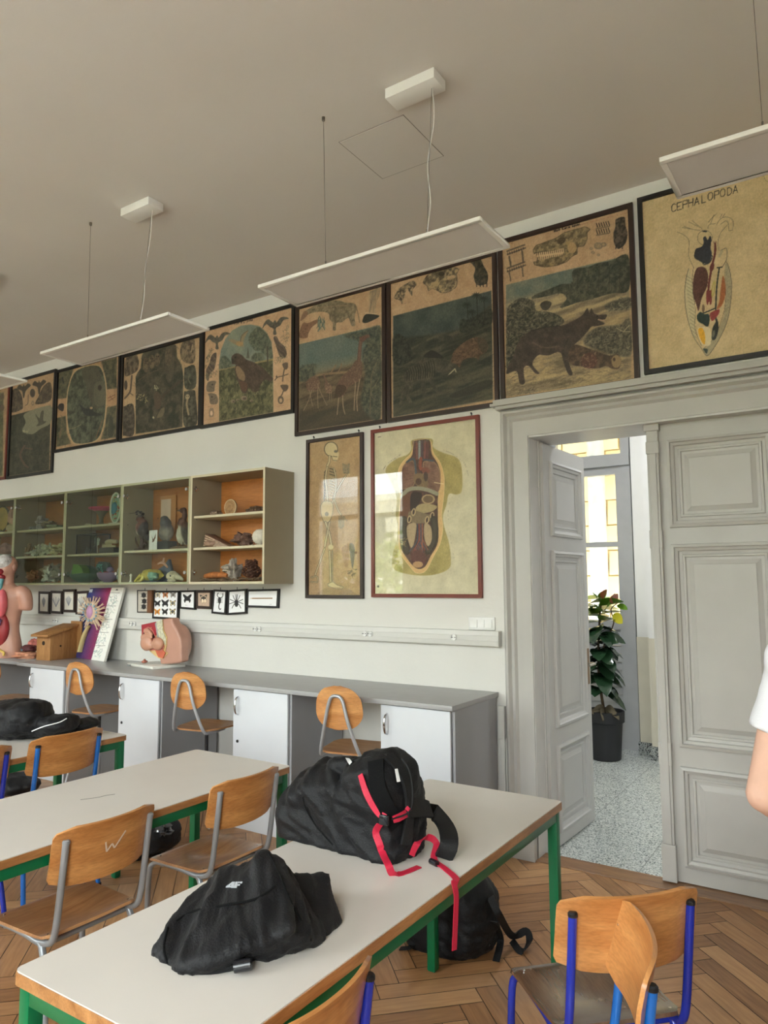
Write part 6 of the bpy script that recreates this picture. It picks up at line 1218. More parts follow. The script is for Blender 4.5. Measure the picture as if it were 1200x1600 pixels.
# --- cell model cabinet
p = place(157, 't', 3.97)
t = root('mushroom_model', 'pink dish-shaped mushroom model on a grey stem, top shelf', 'model', p)
MB().lathe([(0.02, 0.10), (0.05, 0.125), (0.135, 0.15), (0.14, 0.162), (0.09, 0.158), (0.02, 0.15)], n=30, sy=0.7).build('cap', mat('pink_cap', (206, 72, 108), 0.45, var=0.08), t)
MB().lathe([(0.05, 0.0), (0.045, 0.01), (0.02, 0.025), (0.022, 0.07), (0.04, 0.105), (0.07, 0.128)], n=20, sy=0.8).build('stem', mat('grey_stem', (120, 112, 92), 0.6), t)
o = MB().tube([(-0.06, 0, 0.004), (0, -0.02, 0.012), (0.06, 0, 0.006)], [0.006, 0.012, 0.006], 8, smooth=3).build('small_shell', mat('shell_bit', (150, 138, 118), 0.7, var=0.2, scale=40)); o.location = (p[0]-0.12, 3.93, SH['t']); tag(o, 'small brown shell beside the pink mushroom model', 'shell')
p = place(180, 't', 3.93)
t = root('cell_model', 'oval white-rimmed cell model plate standing on edge, with blue and red organelles', 'model', p)
ov = [(0.07*math.cos(k*PI/16), 0.138+0.13*math.sin(k*PI/16)) for k in range(32)]
MB().prism(ov, -0.006, 0.012).build('plate', mat('cell_green', (120, 140, 124), 0.5, var=0.3, scale=30), t, bevel=0.002)
MB().tube([(x, -0.008, z) for x, z in ov]+[(ov[0][0], -0.008, ov[0][1])], 0.008, 8).build('white_rim', mat('cell_white', (220, 216, 200), 0.5), t, label='white rim')
MB().ball((-0.015, -0.01, 0.14), (0.036, 0.014, 0.05), 14, 8).ball((-0.03, -0.01, 0.11), (0.02, 0.012, 0.03), 10, 6).build('nucleus', mat('cell_blue', (70, 134, 160), 0.4, var=0.1), t, label='blue nucleus')
b = MB(); rng = random.Random(5)
for k in range(16): a = rng.random()*6.28; r = rng.uniform(0.4, 0.85); b.ball((0.06*r*math.cos(a), -0.01, 0.138+0.115*r*math.sin(a)), (0.009, 0.006, 0.006), 7, 5)
b.build('organelles', mat('cell_red', (150, 60, 50), 0.4, var=0.3, scale=60), t, label='small red organelles')
b = MB()
for k in range(14): a = rng.random()*6.28; r = rng.uniform(0.5, 0.9); b.tube([(0.06*r*math.cos(a), -0.01, 0.138+0.115*r*math.sin(a)), (0.06*r*math.cos(a+0.3), -0.012, 0.138+0.115*r*math.sin(a+0.3))], 0.004, 6)
b.build('membranes', mat('cell_yellow', (206, 196, 120), 0.4, var=0.2, scale=60), t, label='pale yellow membranes')
MB().box(-0.06, 0.05, -0.03, 0.03, 0, 0.008).build('base', mat('cell_white', (220, 216, 200), 0.5), t, bevel=0.002)
x0, x1 = -5.885, -5.60; ya, yb = 3.90, 4.04; z0, z1 = 1.863, 2.045
t = root('glass_case', 'small glass display case with black edges holding white specimens', 'display case', ((x0+x1)/2, 3.97, z0)); b = MB(); e = 0.004
for x in (x0, x1):
    for y in (ya, yb): b.box(x-e, x+e, y-e, y+e, z0, z1)
for z in (z0+e, z1-e):
    for y in (ya, yb): b.box(x0, x1, y-e*0.9, y+e*0.9, z-e*0.9, z+e*0.9)
    for x in (x0, x1): b.box(x-e*0.9, x+e*0.9, ya, yb, z-e*0.9, z+e*0.9)
b.build('frame', M_black, t, world=True, smooth=0)
b = MB()
for y in (ya, yb): b.box(x0, x1, y-0.001, y+0.001, z0+e, z1-e)
b.build('glass', M_clear, t, world=True, smooth=0); b = MB(); rng = random.Random(4)
for k in range(4): x = x0+0.05+k*0.022; b.tube([(x, 3.96, z0+0.008), (x+0.015, 3.96, z0+0.07-0.01*k)], 0.003, 6)
b.build('pale_rods', mat('white_spec', (206, 204, 190), 0.6), t, world=True); MB().ball((x1-0.07, 3.96, z0+0.115), (0.03, 0.02, 0.028), 10, 8, jit=1.0, seed=5).tube([(x1-0.07, 3.96, z0+0.09), (x1-0.06, 3.96, z0+0.01)], 0.004, 6).tube([(x1-0.07, 3.96, z0+0.09), (x1-0.12, 3.96, z0+0.07)], 0.006, 6).build('shell_specimen', mat('white_spec', (206, 204, 190), 0.6), t, world=True)
p = place(174, 1.863, 3.95); t = root('jawbone', 'pale toothed jawbone on a dark wooden base, middle shelf', 'bone', p)
MB().box(-0.10, 0.10, -0.05, 0.05, 0, 0.05).build('base', mat('dark_wood', (52, 44, 44), 0.5), t, bevel=0.003)
b = MB().tube([(-0.09, -0.02, 0.06), (0, -0.05, 0.062), (0.09, -0.02, 0.06)], 0.010, 8, smooth=4).tube([(-0.07, 0, 0.10), (0, -0.02, 0.105), (0.08, 0, 0.10)], [0.016, 0.02, 0.016], 8, smooth=4)
for k in range(9): b.lathe([(0.006, 0), (0.002, 0.02)], (-0.06+k*0.015, -0.045, 0.066), 6)
b.build('jaw', mat('bone', (206, 186, 148), 0.6), t)
def bowl(name, label, px, col, incol, w, h, Y=3.95, cat='cell model'):
    t = root(name, label, cat, place(px, 'b', Y)); n = 28
    MB().lathe([(w*0.35, 0.0)]+[(w*math.sin(a), h*(1-math.cos(a))) for a in np.linspace(0.45, PI/2, 8)]+[(w*0.96, h), (w*0.6, h*0.9), (0.001, h*0.88)], n=n, sy=0.75).build('bowl', mat(name+'_outer', col, 0.4, var=0.08, coat=0.3), t)
    return t
t = bowl('green_cell_model', 'large dark green rounded cell model with a bright green notch', 134, (24, 84, 58), (70, 130, 30), 0.15, 0.075)
MB().ball((0, 0, 0.078), (0.15, 0.105, 0.082), 26, 14).build('upper_shell', mat('cell_dkgreen', (22, 88, 58), 0.35, coat=0.3), t)
MB().prism([(-0.02, 0.075), (0.15, 0.085), (0.13, 0.125), (0.08, 0.155), (0.0, 0.163)], -0.118, -0.05).build('cut_face', mat('leaf_green', (74, 122, 30), 0.45, var=0.15), t, label='bright green cut face', smooth=0)
t = bowl('purple_cell_model', 'lilac bowl-shaped cell model with red organelles on top', 171, (150, 124, 168), (150, 60, 60), 0.115, 0.085, 3.92); b = MB(); rng = random.Random(7)
for k in range(22): a = rng.random()*6.28; r = rng.uniform(0.1, 0.85); b.ball((0.1*r*math.cos(a), 0.07*r*math.sin(a), 0.088), (0.016, 0.011, 0.008), 7, 5)
b.build('organelles', mat('cell_red', (150, 60, 50), 0.4), t); MB().ball((0.02, 0.0, 0.105), (0.032, 0.03, 0.03), 14, 10).build('nucleus', mat('lilac', (136, 112, 160), 0.4), t)
MB().ball((0.0, -0.07, 0.006), (0.03, 0.01, 0.004), 8, 5).build('name_plate', mat('paper_label', (226, 220, 196), 0.6), t)
t = root('teal_model', 'teal textured block model behind the two bowl models', 'cell model', place(161, 'b', 4.08)); MB().prism([(-0.09, 0), (0.09, 0), (0.11, 0.15), (0.075, 0.185), (-0.03, 0.19), (-0.085, 0.13)], -0.02, 0.02).build('block', mat('dark_teal', (20, 62, 58), 0.4), t, bevel=0.006)
b = MB(); rng = random.Random(9)
for k in range(60): b.ball((rng.uniform(-0.055, 0.06), -0.022, rng.uniform(0.05, 0.165)), (0.007, 0.004, 0.007), 6, 4)
b.build('nodules', mat('mint', (96, 178, 164), 0.4), t, label='mint nodules')
lump('white_cone_shell', 'small white pointed shell at the right wall of the cell model cabinet', 'shell', 188, 'b', (0.022, 0.02, 0.06), (206, 200, 186), Y=3.93, seed=31)
# --- coral cabinet
lump('pebble', 'dark flat stone at the left of the top shelf in the coral cabinet', 'stone', 55, 2.114, (0.07, 0.05, 0.022), (84, 82, 80), seed=40)
for k, (px, lb, r, c) in enumerate(((64, 'grey knobbly coral lump on the top coral shelf', (0.055, 0.05, 0.045), (140, 134, 134)), (74, 'small brownish coral right of the grey lump', (0.05, 0.05, 0.03), (130, 116, 96)), (86, 'flat pale green shell at the right of the top coral shelf', (0.08, 0.05, 0.015), (142, 144, 118)))):
    lump('coral', lb, 'coral', px, 2.114, r, c, seed=41+k, jit=1.3)
t = root('tube_sponge', 'brown upright tube sponge on the middle coral shelf', 'sponge', place(44, 1.863)); b = MB(); rng = random.Random(12)
for k in range(22):
    x, y = rng.uniform(-0.09, 0.09), rng.uniform(-0.04, 0.04); h = rng.uniform(0.09, 0.17)*(1-abs(x)*3); b.tube([(x*0.7, y, 0), (x, y, h*0.6), (x*1.15, y, h)], [0.016, 0.014, 0.017], 9, smooth=2)
b.build('tubes', mat('sponge_brown', (118, 92, 56), 0.9, var=0.25, scale=50, bump=0.7), t)
for k, (px, lb, r, c) in enumerate(((55, 'white flattened shell in front of the brown sponge', (0.055, 0.04, 0.025), (190, 186, 162)), (67, 'pale branching coral in the middle of the shelf', (0.06, 0.05, 0.04), (166, 164, 142)), (77, 'pale greenish coral right of the branching one', (0.06, 0.05, 0.038), (158, 160, 138)), (92, 'cream coral pieces at the right end of the middle shelf', (0.07, 0.05, 0.035), (184, 168, 124)))):
    lump('coral', lb, 'coral', px, 1.863, r, c, seed=50+k, jit=1.6, Y=3.94)
lump('dark_sponge', 'large dark rounded sponge on the bottom coral shelf', 'sponge', 45, 'b', (0.105, 0.07, 0.10), (72, 62, 50), Y=4.03, seed=60, jit=0.5)
lump('conch', 'pinkish brown conch shell lying before the dark sponge', 'shell', 53, 'b', (0.06, 0.045, 0.045), (156, 112, 88), Y=3.90, seed=61, jit=0.9)
lump('coral', 'big grey-brown coral head at the right of the bottom shelf', 'coral', 82, 'b', (0.09, 0.05, 0.07), (128, 116, 98), Y=4.0, seed=62, jit=1.4)
lump('coral', 'small white frilly coral before the big coral head', 'coral', 78, 'b', (0.042, 0.04, 0.045), (190, 186, 168), Y=3.89, seed=63, jit=1.8)
lump('coral', 'grey rough coral in the right corner of the bottom shelf', 'coral', 91, 'b', (0.05, 0.04, 0.04), (132, 124, 108), Y=3.89, seed=64, jit=1.6)
# --- far left cabinet
t = root('eye_model', 'large round eye model with a black rim and yellow inside, far left top shelf', 'anatomy model', (on_y(5, 800, 3.96)[0], 3.96, 2.114))
MB().lathe([(0.001, 0.06), (0.09, 0.05), (0.13, 0.0), (0.135, -0.01), (0.12, -0.01)], (0, 0, 0.145), 30, axis='Y').build('shell', mat('eye_black', (50, 44, 46), 0.4), t)
MB().lathe([(0.001, 0.0), (0.10, -0.004), (0.118, -0.012)], (0, 0, 0.145), 30, axis='Y').build('inside', mat('eye_ochre', (170, 140, 72), 0.4, var=0.2), t, label='ochre inside')
MB().lathe([(0.05, 0), (0.05, 0.01), (0.015, 0.02), (0.015, 0.04)], n=16).build('stand', M_black, t)
t = root('ear_model', 'pink and cream ear model beside the eye model', 'anatomy model', (on_y(19, 800, 3.93)[0], 3.93, 2.114))
MB().ball((0, 0, 0.14), (0.045, 0.03, 0.075), 14, 12, jit=0.6, seed=3).build('auricle', mat('ear_pink', (198, 150, 132), 0.5, var=0.1), t); MB().ball((0.01, 0, 0.04), (0.06, 0.045, 0.042), 14, 10, jit=0.4, seed=8).build('base', mat('ear_cream', (196, 176, 134), 0.5, var=0.1), t)
t = root('brain_model', 'pinkish grey half brain model lying on a white cloth', 'anatomy model', (on_y(8, 850, 3.95)[0], 3.95, 1.863))
MB().ball((0, 0, 0.085), (0.13, 0.07, 0.058), 26, 16, jit=0.3, seed=2).build('brain', mat('brain_pink', (170, 124, 116), 0.5, var=0.15, scale=25, bump=0.9, bscale=40), t); MB().ball((0.02, -0.02, 0.018), (0.11, 0.07, 0.018), 16, 8, jit=0.7, seed=4).build('cloth', mat('cloth_white', (200, 202, 204), 0.8), t)
t = root('jar', 'dark brown jar on the bottom shelf behind the torso model head', 'jar', (on_y(8, 900, 4.0)[0], 4.0, SH['b'])); MB().lathe([(0.05, 0), (0.055, 0.01), (0.055, 0.13), (0.04, 0.15), (0.042, 0.17)], n=20).build('glass_body', mat('brown_glass', (74, 46, 30), 0.15), t)

# ================================================================ SMALL FRAMES
class ArtQ(Art):
    """a print on any flat quad: corners BL, BR, TR, TL"""
    def __init__(s, BL, BR, TR, TL, step, paper, org, sc):
        BL, BR, TR, TL = [np.array(p, float) for p in (BL, BR, TR, TL)]; w = np.linalg.norm(BR-BL); h = np.linalg.norm(TL-BL); s.nx = int(w/step)+2; s.nz = int(h/step)+2
        u, v = np.meshgrid(np.linspace(0, 1, s.nx), np.linspace(0, 1, s.nz)); u = u[..., None]; v = v[..., None]; s.P = BL*(1-u)*(1-v)+BR*u*(1-v)+TR*u*v+TL*(1-u)*v
        px, py = project(s.P[..., 0], s.P[..., 1], s.P[..., 2]); s.X = (px-org[0])*sc; s.Y = (py-org[1])*sc; s.sc = sc; s.c = np.empty(s.X.shape+(3,)); s.c[:] = paper; s.U = u[..., 0]*w*100; s.V = v[..., 0]*h*100
        s.gx = s.P[..., 0]; s.gz = s.P[..., 2]; s.y = 0; s.rng = random.Random(5)
    def build(s, parent, m, name='print'):
        o = Art.build(s, parent, m, name); w = world_of(parent); c = (s.P-np.array(w)).reshape(-1, 3); o.data.vertices.foreach_set('co', c.ravel()); o.data.update(); return o
M_ins = attr_mat('insect_print', 0.5, spec=0.3); M_brown = mat('box_brown', (112, 74, 46), 0.5, var=0.1)
def small(px, label, paper, fm=M_fr_black, Y=4.118, bar=0.016, group='small framed insects under the wall cabinets', org=(205, 905), sc=5.0, depth=0.03, hook=True):
    """px: photo corners of the tilted frame TL TR BR BL"""
    TL, TR, BR, BL = [np.array(on_y(x, y, Y)) for x, y in px]; t = root('insect_frame', label, 'small frame', (float(BL[0]+BR[0])/2, D, float(BL[2]+BR[2])/2), group=group)
    ux = (BR-BL)/np.linalg.norm(BR-BL); uz = (TL-BL)/np.linalg.norm(TL-BL); I = [BL+ux*bar+uz*bar, BR-ux*bar+uz*bar, TR-ux*bar-uz*bar, TL+ux*bar-uz*bar]; O = [BL, BR, TR, TL]; dy = np.array([0, D-Y-0.001, 0]); f = MB()
    for k in range(4):
        a, b_, c, d = O[k], O[(k+1) % 4], I[(k+1) % 4], I[k]; f.hexa([a, b_, c, d, a+dy, b_+dy, c+dy, d+dy])
    f.build('frame', fm, t, world=True, smooth=0); q = np.array([0, 0.004, 0])
    if hook:
        m = (TL+TR)/2; MB().tube([m+np.array([0, 0.004, -0.002]), m+np.array([0, 0.004, 0.018])], 0.0025, 6).build('hook', M_black, t, world=True)
    return t, ArtQ(I[0]+q, I[1]+q, I[2]+q, I[3]+q, 0.0022, paper, org, sc)
def butterfly(a, cx, cy, s, c, c2=None):
    for f in (-1, 1):
        P = [(cx, cy-6*s), (cx+f*6*s, cy-16*s), (cx+f*22*s, cy-26*s), (cx+f*24*s, cy-16*s), (cx+f*16*s, cy-2*s), (cx+f*20*s, cy+10*s), (cx+f*14*s, cy+24*s), (cx+f*8*s, cy+14*s), (cx, cy+8*s)]; a.poly(P, c)
        if c2: a.ell(cx+f*13*s, cy-12*s, 6*s, 4*s, c2, 0.9); a.ell(cx+f*11*s, cy+9*s, 5*s, 4*s, c2, 0.9)
    a.line([(cx, cy-12*s), (cx, cy+12*s)], 4*s, (30, 26, 24))
Wp = (224, 222, 218); Bk = (34, 34, 36)
t, a = small([(214, 922), (238, 922), (238, 957), (214, 957)], 'dark framed box of black beetles with a brown side, leftmost of the insect frames', (170, 164, 152), depth=0.05, bar=0.008)
for x, y in ((98, 125), (102, 172), (98, 215)): a.ell(x, y, 17, 20, Bk); a.line([(x-20, y-12), (x+20, y+12)], 4, Bk); a.line([(x-20, y+12), (x+20, y-12)], 4, Bk)
a.build(t, M_ins); MB().box(*sorted((float(on_y(232, 940, 4.11)[0]), float(on_y(238.5, 940, 4.11)[0]))), 4.095, D-0.001, 1.35, 1.545).build('brown_side', M_brown, t, world=True, bevel=0.001, label='brown box side')
t, a = small([(240.5, 923), (279.5, 923), (277.5, 968.5), (237.5, 966)], 'black frame with nine butterflies in three rows', Wp)
cs = [(150, 140, 130), (176, 96, 44), (130, 124, 118), Bk, Bk, (120, 112, 96), (190, 118, 40), Bk, (84, 80, 70)]
for k in range(9): i, j = k % 3, k//3; butterfly(a, 207+i*60-j*2, 124+j*66-i*1, 1.0+0.18*(k == 4), cs[k], (210, 190, 130) if k in (5, 8, 0) else None)
a.build(t, M_ins)
t, a = small([(281, 922.5), (305, 922), (304.5, 953), (280.5, 951)], 'black frame with a single black swallowtail butterfly', Wp); butterfly(a, 438, 152, 1.35, Bk); caption(a, 420, 202, 440, 203, 2, (120, 120, 120), 0.8, 4); a.build(t, M_ins)
t, a = small([(306, 922), (330.5, 922), (330, 952), (306, 950.5)], 'dark brown frame with a moth on beige paper', (176, 150, 128), M_fr_dark, bar=0.022); butterfly(a, 565, 150, 1.1, (52, 44, 40), (206, 186, 150)); a.ell(557, 168, 9, 14, (214, 196, 166)); a.ell(577, 168, 9, 14, (214, 196, 166)); a.build(t, M_ins)
t, a = small([(333.5, 921), (354.5, 922), (352, 960.5), (330, 958.5)], 'black frame with a black scorpion, hanging slightly tilted', Wp)
a.ell(690, 165, 12, 26, Bk); a.line([(690, 185), (684, 215), (690, 235), (700, 232)], 7, Bk, 1, True); a.line([(684, 145), (672, 125), (680, 108)], 6, Bk, 1, True); a.line([(698, 145), (714, 135), (716, 112)], 6, Bk, 1, True)
for k in range(4):
    for f in (-1, 1): a.line([(690, 155+k*9), (690+f*22, 148+k*12)], 3, Bk)
a.build(t, M_ins)
t, a = small([(356, 922), (384.5, 920), (384.5, 959), (354.5, 961)], 'black frame with a large black spider', Wp); a.ell(822, 175, 14, 13, Bk); a.ell(822, 196, 14, 20, Bk)
for k in range(8): an = math.radians([-60, -22, 12, 50, 130, 168, 202, 240][k]); a.line([(822, 180), (822+30*math.cos(an), 178+26*math.sin(an)), (822+54*math.cos(an), 180+60*math.sin(an))], 5, Bk, 1, True)
for dx in (-8, 2, 8): a.line([(822+dx*0.4, 170), (822+dx, 120)], 4, Bk)
a.build(t, M_ins)
t, a = small([(386, 921), (435.5, 920), (434, 950.5), (385, 949)], 'wide black frame with a long pale stick insect, rightmost of the insect frames', Wp); a.line([(945, 150), (1100, 149)], 9, (150, 112, 70)); a.line([(945, 150), (1100, 149)], 3, (96, 66, 40)); a.line([(930, 150), (950, 150)], 4, (170, 140, 110)); caption(a, 1080, 196, 1100, 196, 2, (120, 120, 120), 0.8, 4); a.build(t, M_ins)
for k, (q, lb) in enumerate(((((60, 924), (77.5, 924.5), (76.5, 959.5), (59.5, 958.5)), 'dark framed small plant print, leftmost of four beside the torso model'), (((79, 923), (97, 923.5), (96, 959.5), (78, 958)), 'dark framed small print of a spidery flower, second of four'), (((98, 921), (117, 920.5), (116.5, 957), (97.5, 956.5)), 'dark framed small feather print, third of four'), (((118.5, 924), (138, 923), (137, 960.5), (117.5, 960)), 'dark framed small seahorse-blue print, partly behind the neuron board'))):
    t, a = small(q, lb, (196, 192, 180), M_fr_dark, org=(0, 870), sc=5.714, bar=0.024, group='four small framed prints left of the neuron board', hook=False); cx = (390, 500, 612, 728)[k]; cy = (405, 405, 395, 400)[k]; c = (108, 112, 122)
    for j in range(7): an = -PI/2+(j-3)*(0.12, 0.75, 0.25, 0.5)[k]; a.line([(cx, cy+40), (cx+16*math.cos(an)+(j-3)*2, cy), (cx+34*math.cos(an), cy-45+abs(j-3)*8)], 4, c, 0.8, True)
    a.build(t, M_ins)

# ================================================================ ON THE WORKTOP
# neuron board leaning on the wall
BLc, BRc = np.array([-6.19, 4.06, 0.931]), np.array([-5.51, 3.955, 0.931]); TLc = np.array(on_y(141, 919, 4.10)); TRc = np.array(on_y(194, 918, 4.10))
t = root('neuron_board', 'large leaning board with a neuron relief on blue and crimson and a white side strip', 'relief board', tuple((BLc+BRc)/2))
nrm = np.cross(BRc-BLc, TLc-BLc); nrm = nrm/np.linalg.norm(nrm); 
if nrm[1] > 0: nrm = -nrm
bk = -nrm*0.02
MB().hexa([BLc, BRc, TRc, TLc, BLc+bk, BRc+bk, TRc+bk, TLc+bk]).build('board', mat('board_white', (216, 214, 206), 0.4), t, world=True, smooth=0)
f_ = nrm*0.0015; a = ArtQ(BLc+f_, BRc+f_, TRc+f_, TLc+f_, 0.0045, (30, 46, 120), (0, 870), 5.714)
w = np.clip((a.X-(890-(a.Y-280)*0.24)+70)/190, 0, 1)[..., None]; a.c = a.c*(1-w)+np.array((170, 20, 66.))*w
a.poly([(998, 270), (1130, 268), (940, 960), (812, 925)], (216, 214, 206), smooth=False)
for k in range(5): y = 320+k*118; a.line([(990-(y-280)*0.275, y), (1078-(y-280)*0.275, y+2)], 3, (70, 70, 74)); a.line([(986-(y-280)*0.275, y), (986-(y-280)*0.275-28, y+104)], 3, (70, 70, 74))
for k in range(5): y = 335+k*118; x = 990-(y-280)*0.28; a.leaves([(x, y), (x+80, y), (x+50, y+90), (x-20, y+90)], 34, 22, [(84, 90, 96), (120, 140, 150), (90, 130, 120)], 0.8, 3)
a.poly([(1030, 300), (1045, 285), (1055, 300)], (60, 60, 66), smooth=False); a.poly([(795, 290), (830, 288), (822, 318), (788, 318)], (190, 196, 210), smooth=False); a.build(t, M_print)
def bp(X, Y, h=0.0):
    """zoom point on the board face -> world"""
    px, py = X/5.714, 870+Y/5.714; d = ray(px, py); k = np.dot(BLc-EYE, nrm)/np.dot(d, nrm); return EYE+d*k+nrm*h
cell = MB(); rng = random.Random(11); cc = bp(830, 490)
cell.ball(bp(830, 500, 0.004), (0.085, 0.03, 0.10), 20, 12, jit=0.15, seed=2)
for k in range(30):
    an = k*2*PI/30+rng.uniform(-0.1, 0.1)
    if 1.2 < an < 1.9: continue
    r0, r1 = 66, rng.uniform(96, 132); X0, Y0 = 830+r0*math.cos(an)*0.8, 500+r0*math.sin(an)*1.1; X1, Y1 = 830+r1*math.cos(an)*0.85, 500+r1*math.sin(an)*1.1; cell.tube([bp(X0, Y0, 0.01), bp(X1, Y1, 0.012)], [0.014, 0.005], 7)
    for q in (-0.25, 0.25): cell.tube([bp(X1, Y1, 0.012), bp(X1+30*math.cos(an+q)*0.8, Y1+30*math.sin(an+q), 0.01)], [0.006, 0.002], 6)
cell.build('dendrites', mat('neuron_cream', (222, 184, 158), 0.45, var=0.12, scale=30), t, world=True, label='cream relief neuron with branching dendrites')
MB().ball(bp(830, 495, 0.03), (0.045, 0.02, 0.058), 16, 10).build('nucleus', mat('neuron_lilac', (196, 150, 186), 0.4), t, world=True, label='lilac nucleus')
b = MB()
for k in range(14): an = k*2*PI/14; b.ball(bp(830+58*math.cos(an), 500+72*math.sin(an), 0.03), (0.012, 0.009, 0.012), 8, 6)
b.build('organelles', mat('neuron_blue', (126, 150, 186), 0.4, var=0.3, scale=60), t, world=True, label='bluish organelles')
MB().tube([bp(805, 620, 0.012), bp(775, 680, 0.014), bp(750, 760, 0.014), bp(728, 850, 0.014)], [0.02, 0.026, 0.03, 0.03], 10, smooth=3, flat=0.5).build('axon', mat('axon_yellow', (216, 200, 140), 0.45), t, world=True, label='pale yellow axon')
# birdhouse
t = root('birdhouse', 'plain wooden nest box with a sloping roof and round entrance, on the worktop', 'birdhouse', (-6.10, 3.88, 0.93)); M_bh = wood('birdhouse_pine', (156, 108, 60), (190, 140, 86), 'Z', 0.6, 2.5, 0.0)
R_ = Matrix.Rotation(math.radians(8), 3, 'Z')
def rb(v): return [tuple(R_ @ Vector(p)) for p in v]
w, d0, d1 = 0.085, -0.14, 0.15; hf, hb = 0.215, 0.285
MB().hexa(rb([(-w, d0, 0), (w, d0, 0), (w, d1, 0), (-w, d1, 0), (-w, d0, hf), (w, d0, hf), (w, d1, hb), (-w, d1, hb)])).build('box', M_bh, t, bevel=0.002)
MB().hexa(rb([(-w-0.02, d0-0.05, hf-0.008), (w+0.025, d0-0.05, hf-0.008), (w+0.025, d1+0.005, hb+0.004), (-w-0.02, d1+0.005, hb+0.004), (-w-0.02, d0-0.05, hf+0.012), (w+0.025, d0-0.05, hf+0.012), (w+0.025, d1+0.005, hb+0.024), (-w-0.02, d1+0.005, hb+0.024)])).build('roof', M_bh, t, bevel=0.002)
MB().box(-0.04, 0.12, 0.16, 0.175, 0.02, 0.33).build('back_board', M_bh, t, bevel=0.002)
p = R_ @ Vector((0.0, d0-0.001, 0.15)); MB().lathe([(0.017, -0.002), (0.019, 0.0), (0.019, 0.003)], p, 18, axis='Y').build('entrance_hole', mat('hole_dark', (40, 26, 16), 0.9), t)
p = R_ @ Vector((w+0.001, -0.03, 0.12)); MB().lathe([(0.009, -0.001), (0.009, 0.002)], p, 12, axis='X').build('side_hole', mat('hole_dark', (40, 26, 16), 0.9), t)
# torso model
M_skin = mat('model_skin', (196, 148, 128), 0.42, var=0.03, coat=0.15)
tz = 0.93; t = root('torso_model', 'life-size anatomical torso model with open chest and half brain showing, at the left photo edge', 'anatomy model', (-6.60, 3.67, tz))
def TP(x, y, z): return (x, y, z)
b = MB()
b.lathe([(0.03, -0.01), (0.17, -0.01), (0.176, 0.06), (0.168, 0.14), (0.142, 0.24), (0.138, 0.30), (0.152, 0.40), (0.172, 0.50), (0.182, 0.58), (0.165, 0.635), (0.10, 0.672), (0.02, 0.685)], (0, 0.02, 0), 32, sy=0.62)
for s_ in (-1, 1): b.tube([(s_*0.12, 0.03, 0.62), (s_*0.185, 0.03, 0.595), (s_*0.215, 0.03, 0.50), (s_*0.215, 0.03, 0.44)], [0.06, 0.066, 0.06, 0.052], 14, smooth=3)
b.tube([(0, 0.03, 0.62), (0, 0.02, 0.70), (0, 0.015, 0.80)], [0.085, 0.056, 0.06], 16, smooth=3).ball((0.0, 0.02, 0.86), (0.072, 0.092, 0.098), 18, 12).ball((0, -0.03, 0.80), (0.046, 0.05, 0.055), 12, 8)
def cutd(c, n): c2 = np.zeros_like(c); c2[:, 2] = np.where(c[:, 2]-0 < 0.004, 0.004-c[:, 2], 0); return c2
bo = remeshed(b, 'body', M_skin, t, voxel=0.012, smooth=5, world=False, disp=cutd); 
MB().ball((0.072, 0.02, 0.845), (0.012, 0.022, 0.032), 10, 8, jit=0.3).build('ear', M_skin, t)
MB().ball((-0.01, -0.015, 0.89), (0.072, 0.085, 0.075), 18, 12).build('brain', mat('brain_cream', (222, 202, 184), 0.45, var=0.22, scale=28, bump=0.9, bscale=60), t, label='cream brain with red vessels')
MB().ball((-0.015, -0.075, 0.80), (0.045, 0.035, 0.03), 14, 10).ball((0.0, -0.05, 0.755), (0.03, 0.035, 0.03), 12, 8).build('mouth_section', mat('meat_red', (124, 30, 38), 0.4, var=0.15), t, label='dark red mouth section')
MB().tube([(0.0, -0.055, 0.745), (0.0, -0.065, 0.68), (0.0, -0.07, 0.62)], [0.022, 0.018, 0.018], 10, smooth=3).build('larynx', mat('larynx_teal', (96, 156, 160), 0.4), t, label='teal larynx')
MB().ball((-0.06, -0.10, 0.52), (0.052, 0.045, 0.12), 16, 12).build('lung', mat('lung_pink', (212, 100, 108), 0.4, var=0.08), t, label='pink lung'); MB().ball((0.055, -0.10, 0.51), (0.05, 0.045, 0.13), 16, 12).build('lung', mat('lung_pink', (212, 100, 108), 0.4), t, label='pink lung')
MB().ball((0.0, -0.125, 0.62), (0.025, 0.02, 0.035), 10, 8, jit=0.5).ball((0.045, -0.125, 0.33), (0.03, 0.02, 0.045), 10, 8, jit=0.8).ball((0.02, -0.125, 0.20), (0.03, 0.02, 0.05), 10, 8, jit=0.8).build('vessels', mat('vessel_dark', (70, 40, 74), 0.4, var=0.35, scale=50), t, label='blue and purple vessels')
MB().ball((0.0, -0.065, 0.27), (0.11, 0.055, 0.17), 20, 14).build('abdomen_cavity', mat('cavity_red', (158, 54, 58), 0.45, var=0.15), t, label='red abdominal cavity')
b = MB()
for k in range(26): u = k/25; b.ball((-0.10+0.04*math.sin(u*9)+u*0.18, -0.115+0.02*u, 0.20-u*0.16), 0.012, 7, 5)
b.build('fat_rim', mat('fat_yellow', (214, 184, 92), 0.5), t, label='yellow fat rim')
t.rotation_euler = (0, 0, math.radians(18)); t.scale = (0.97, 0.97, 0.98)
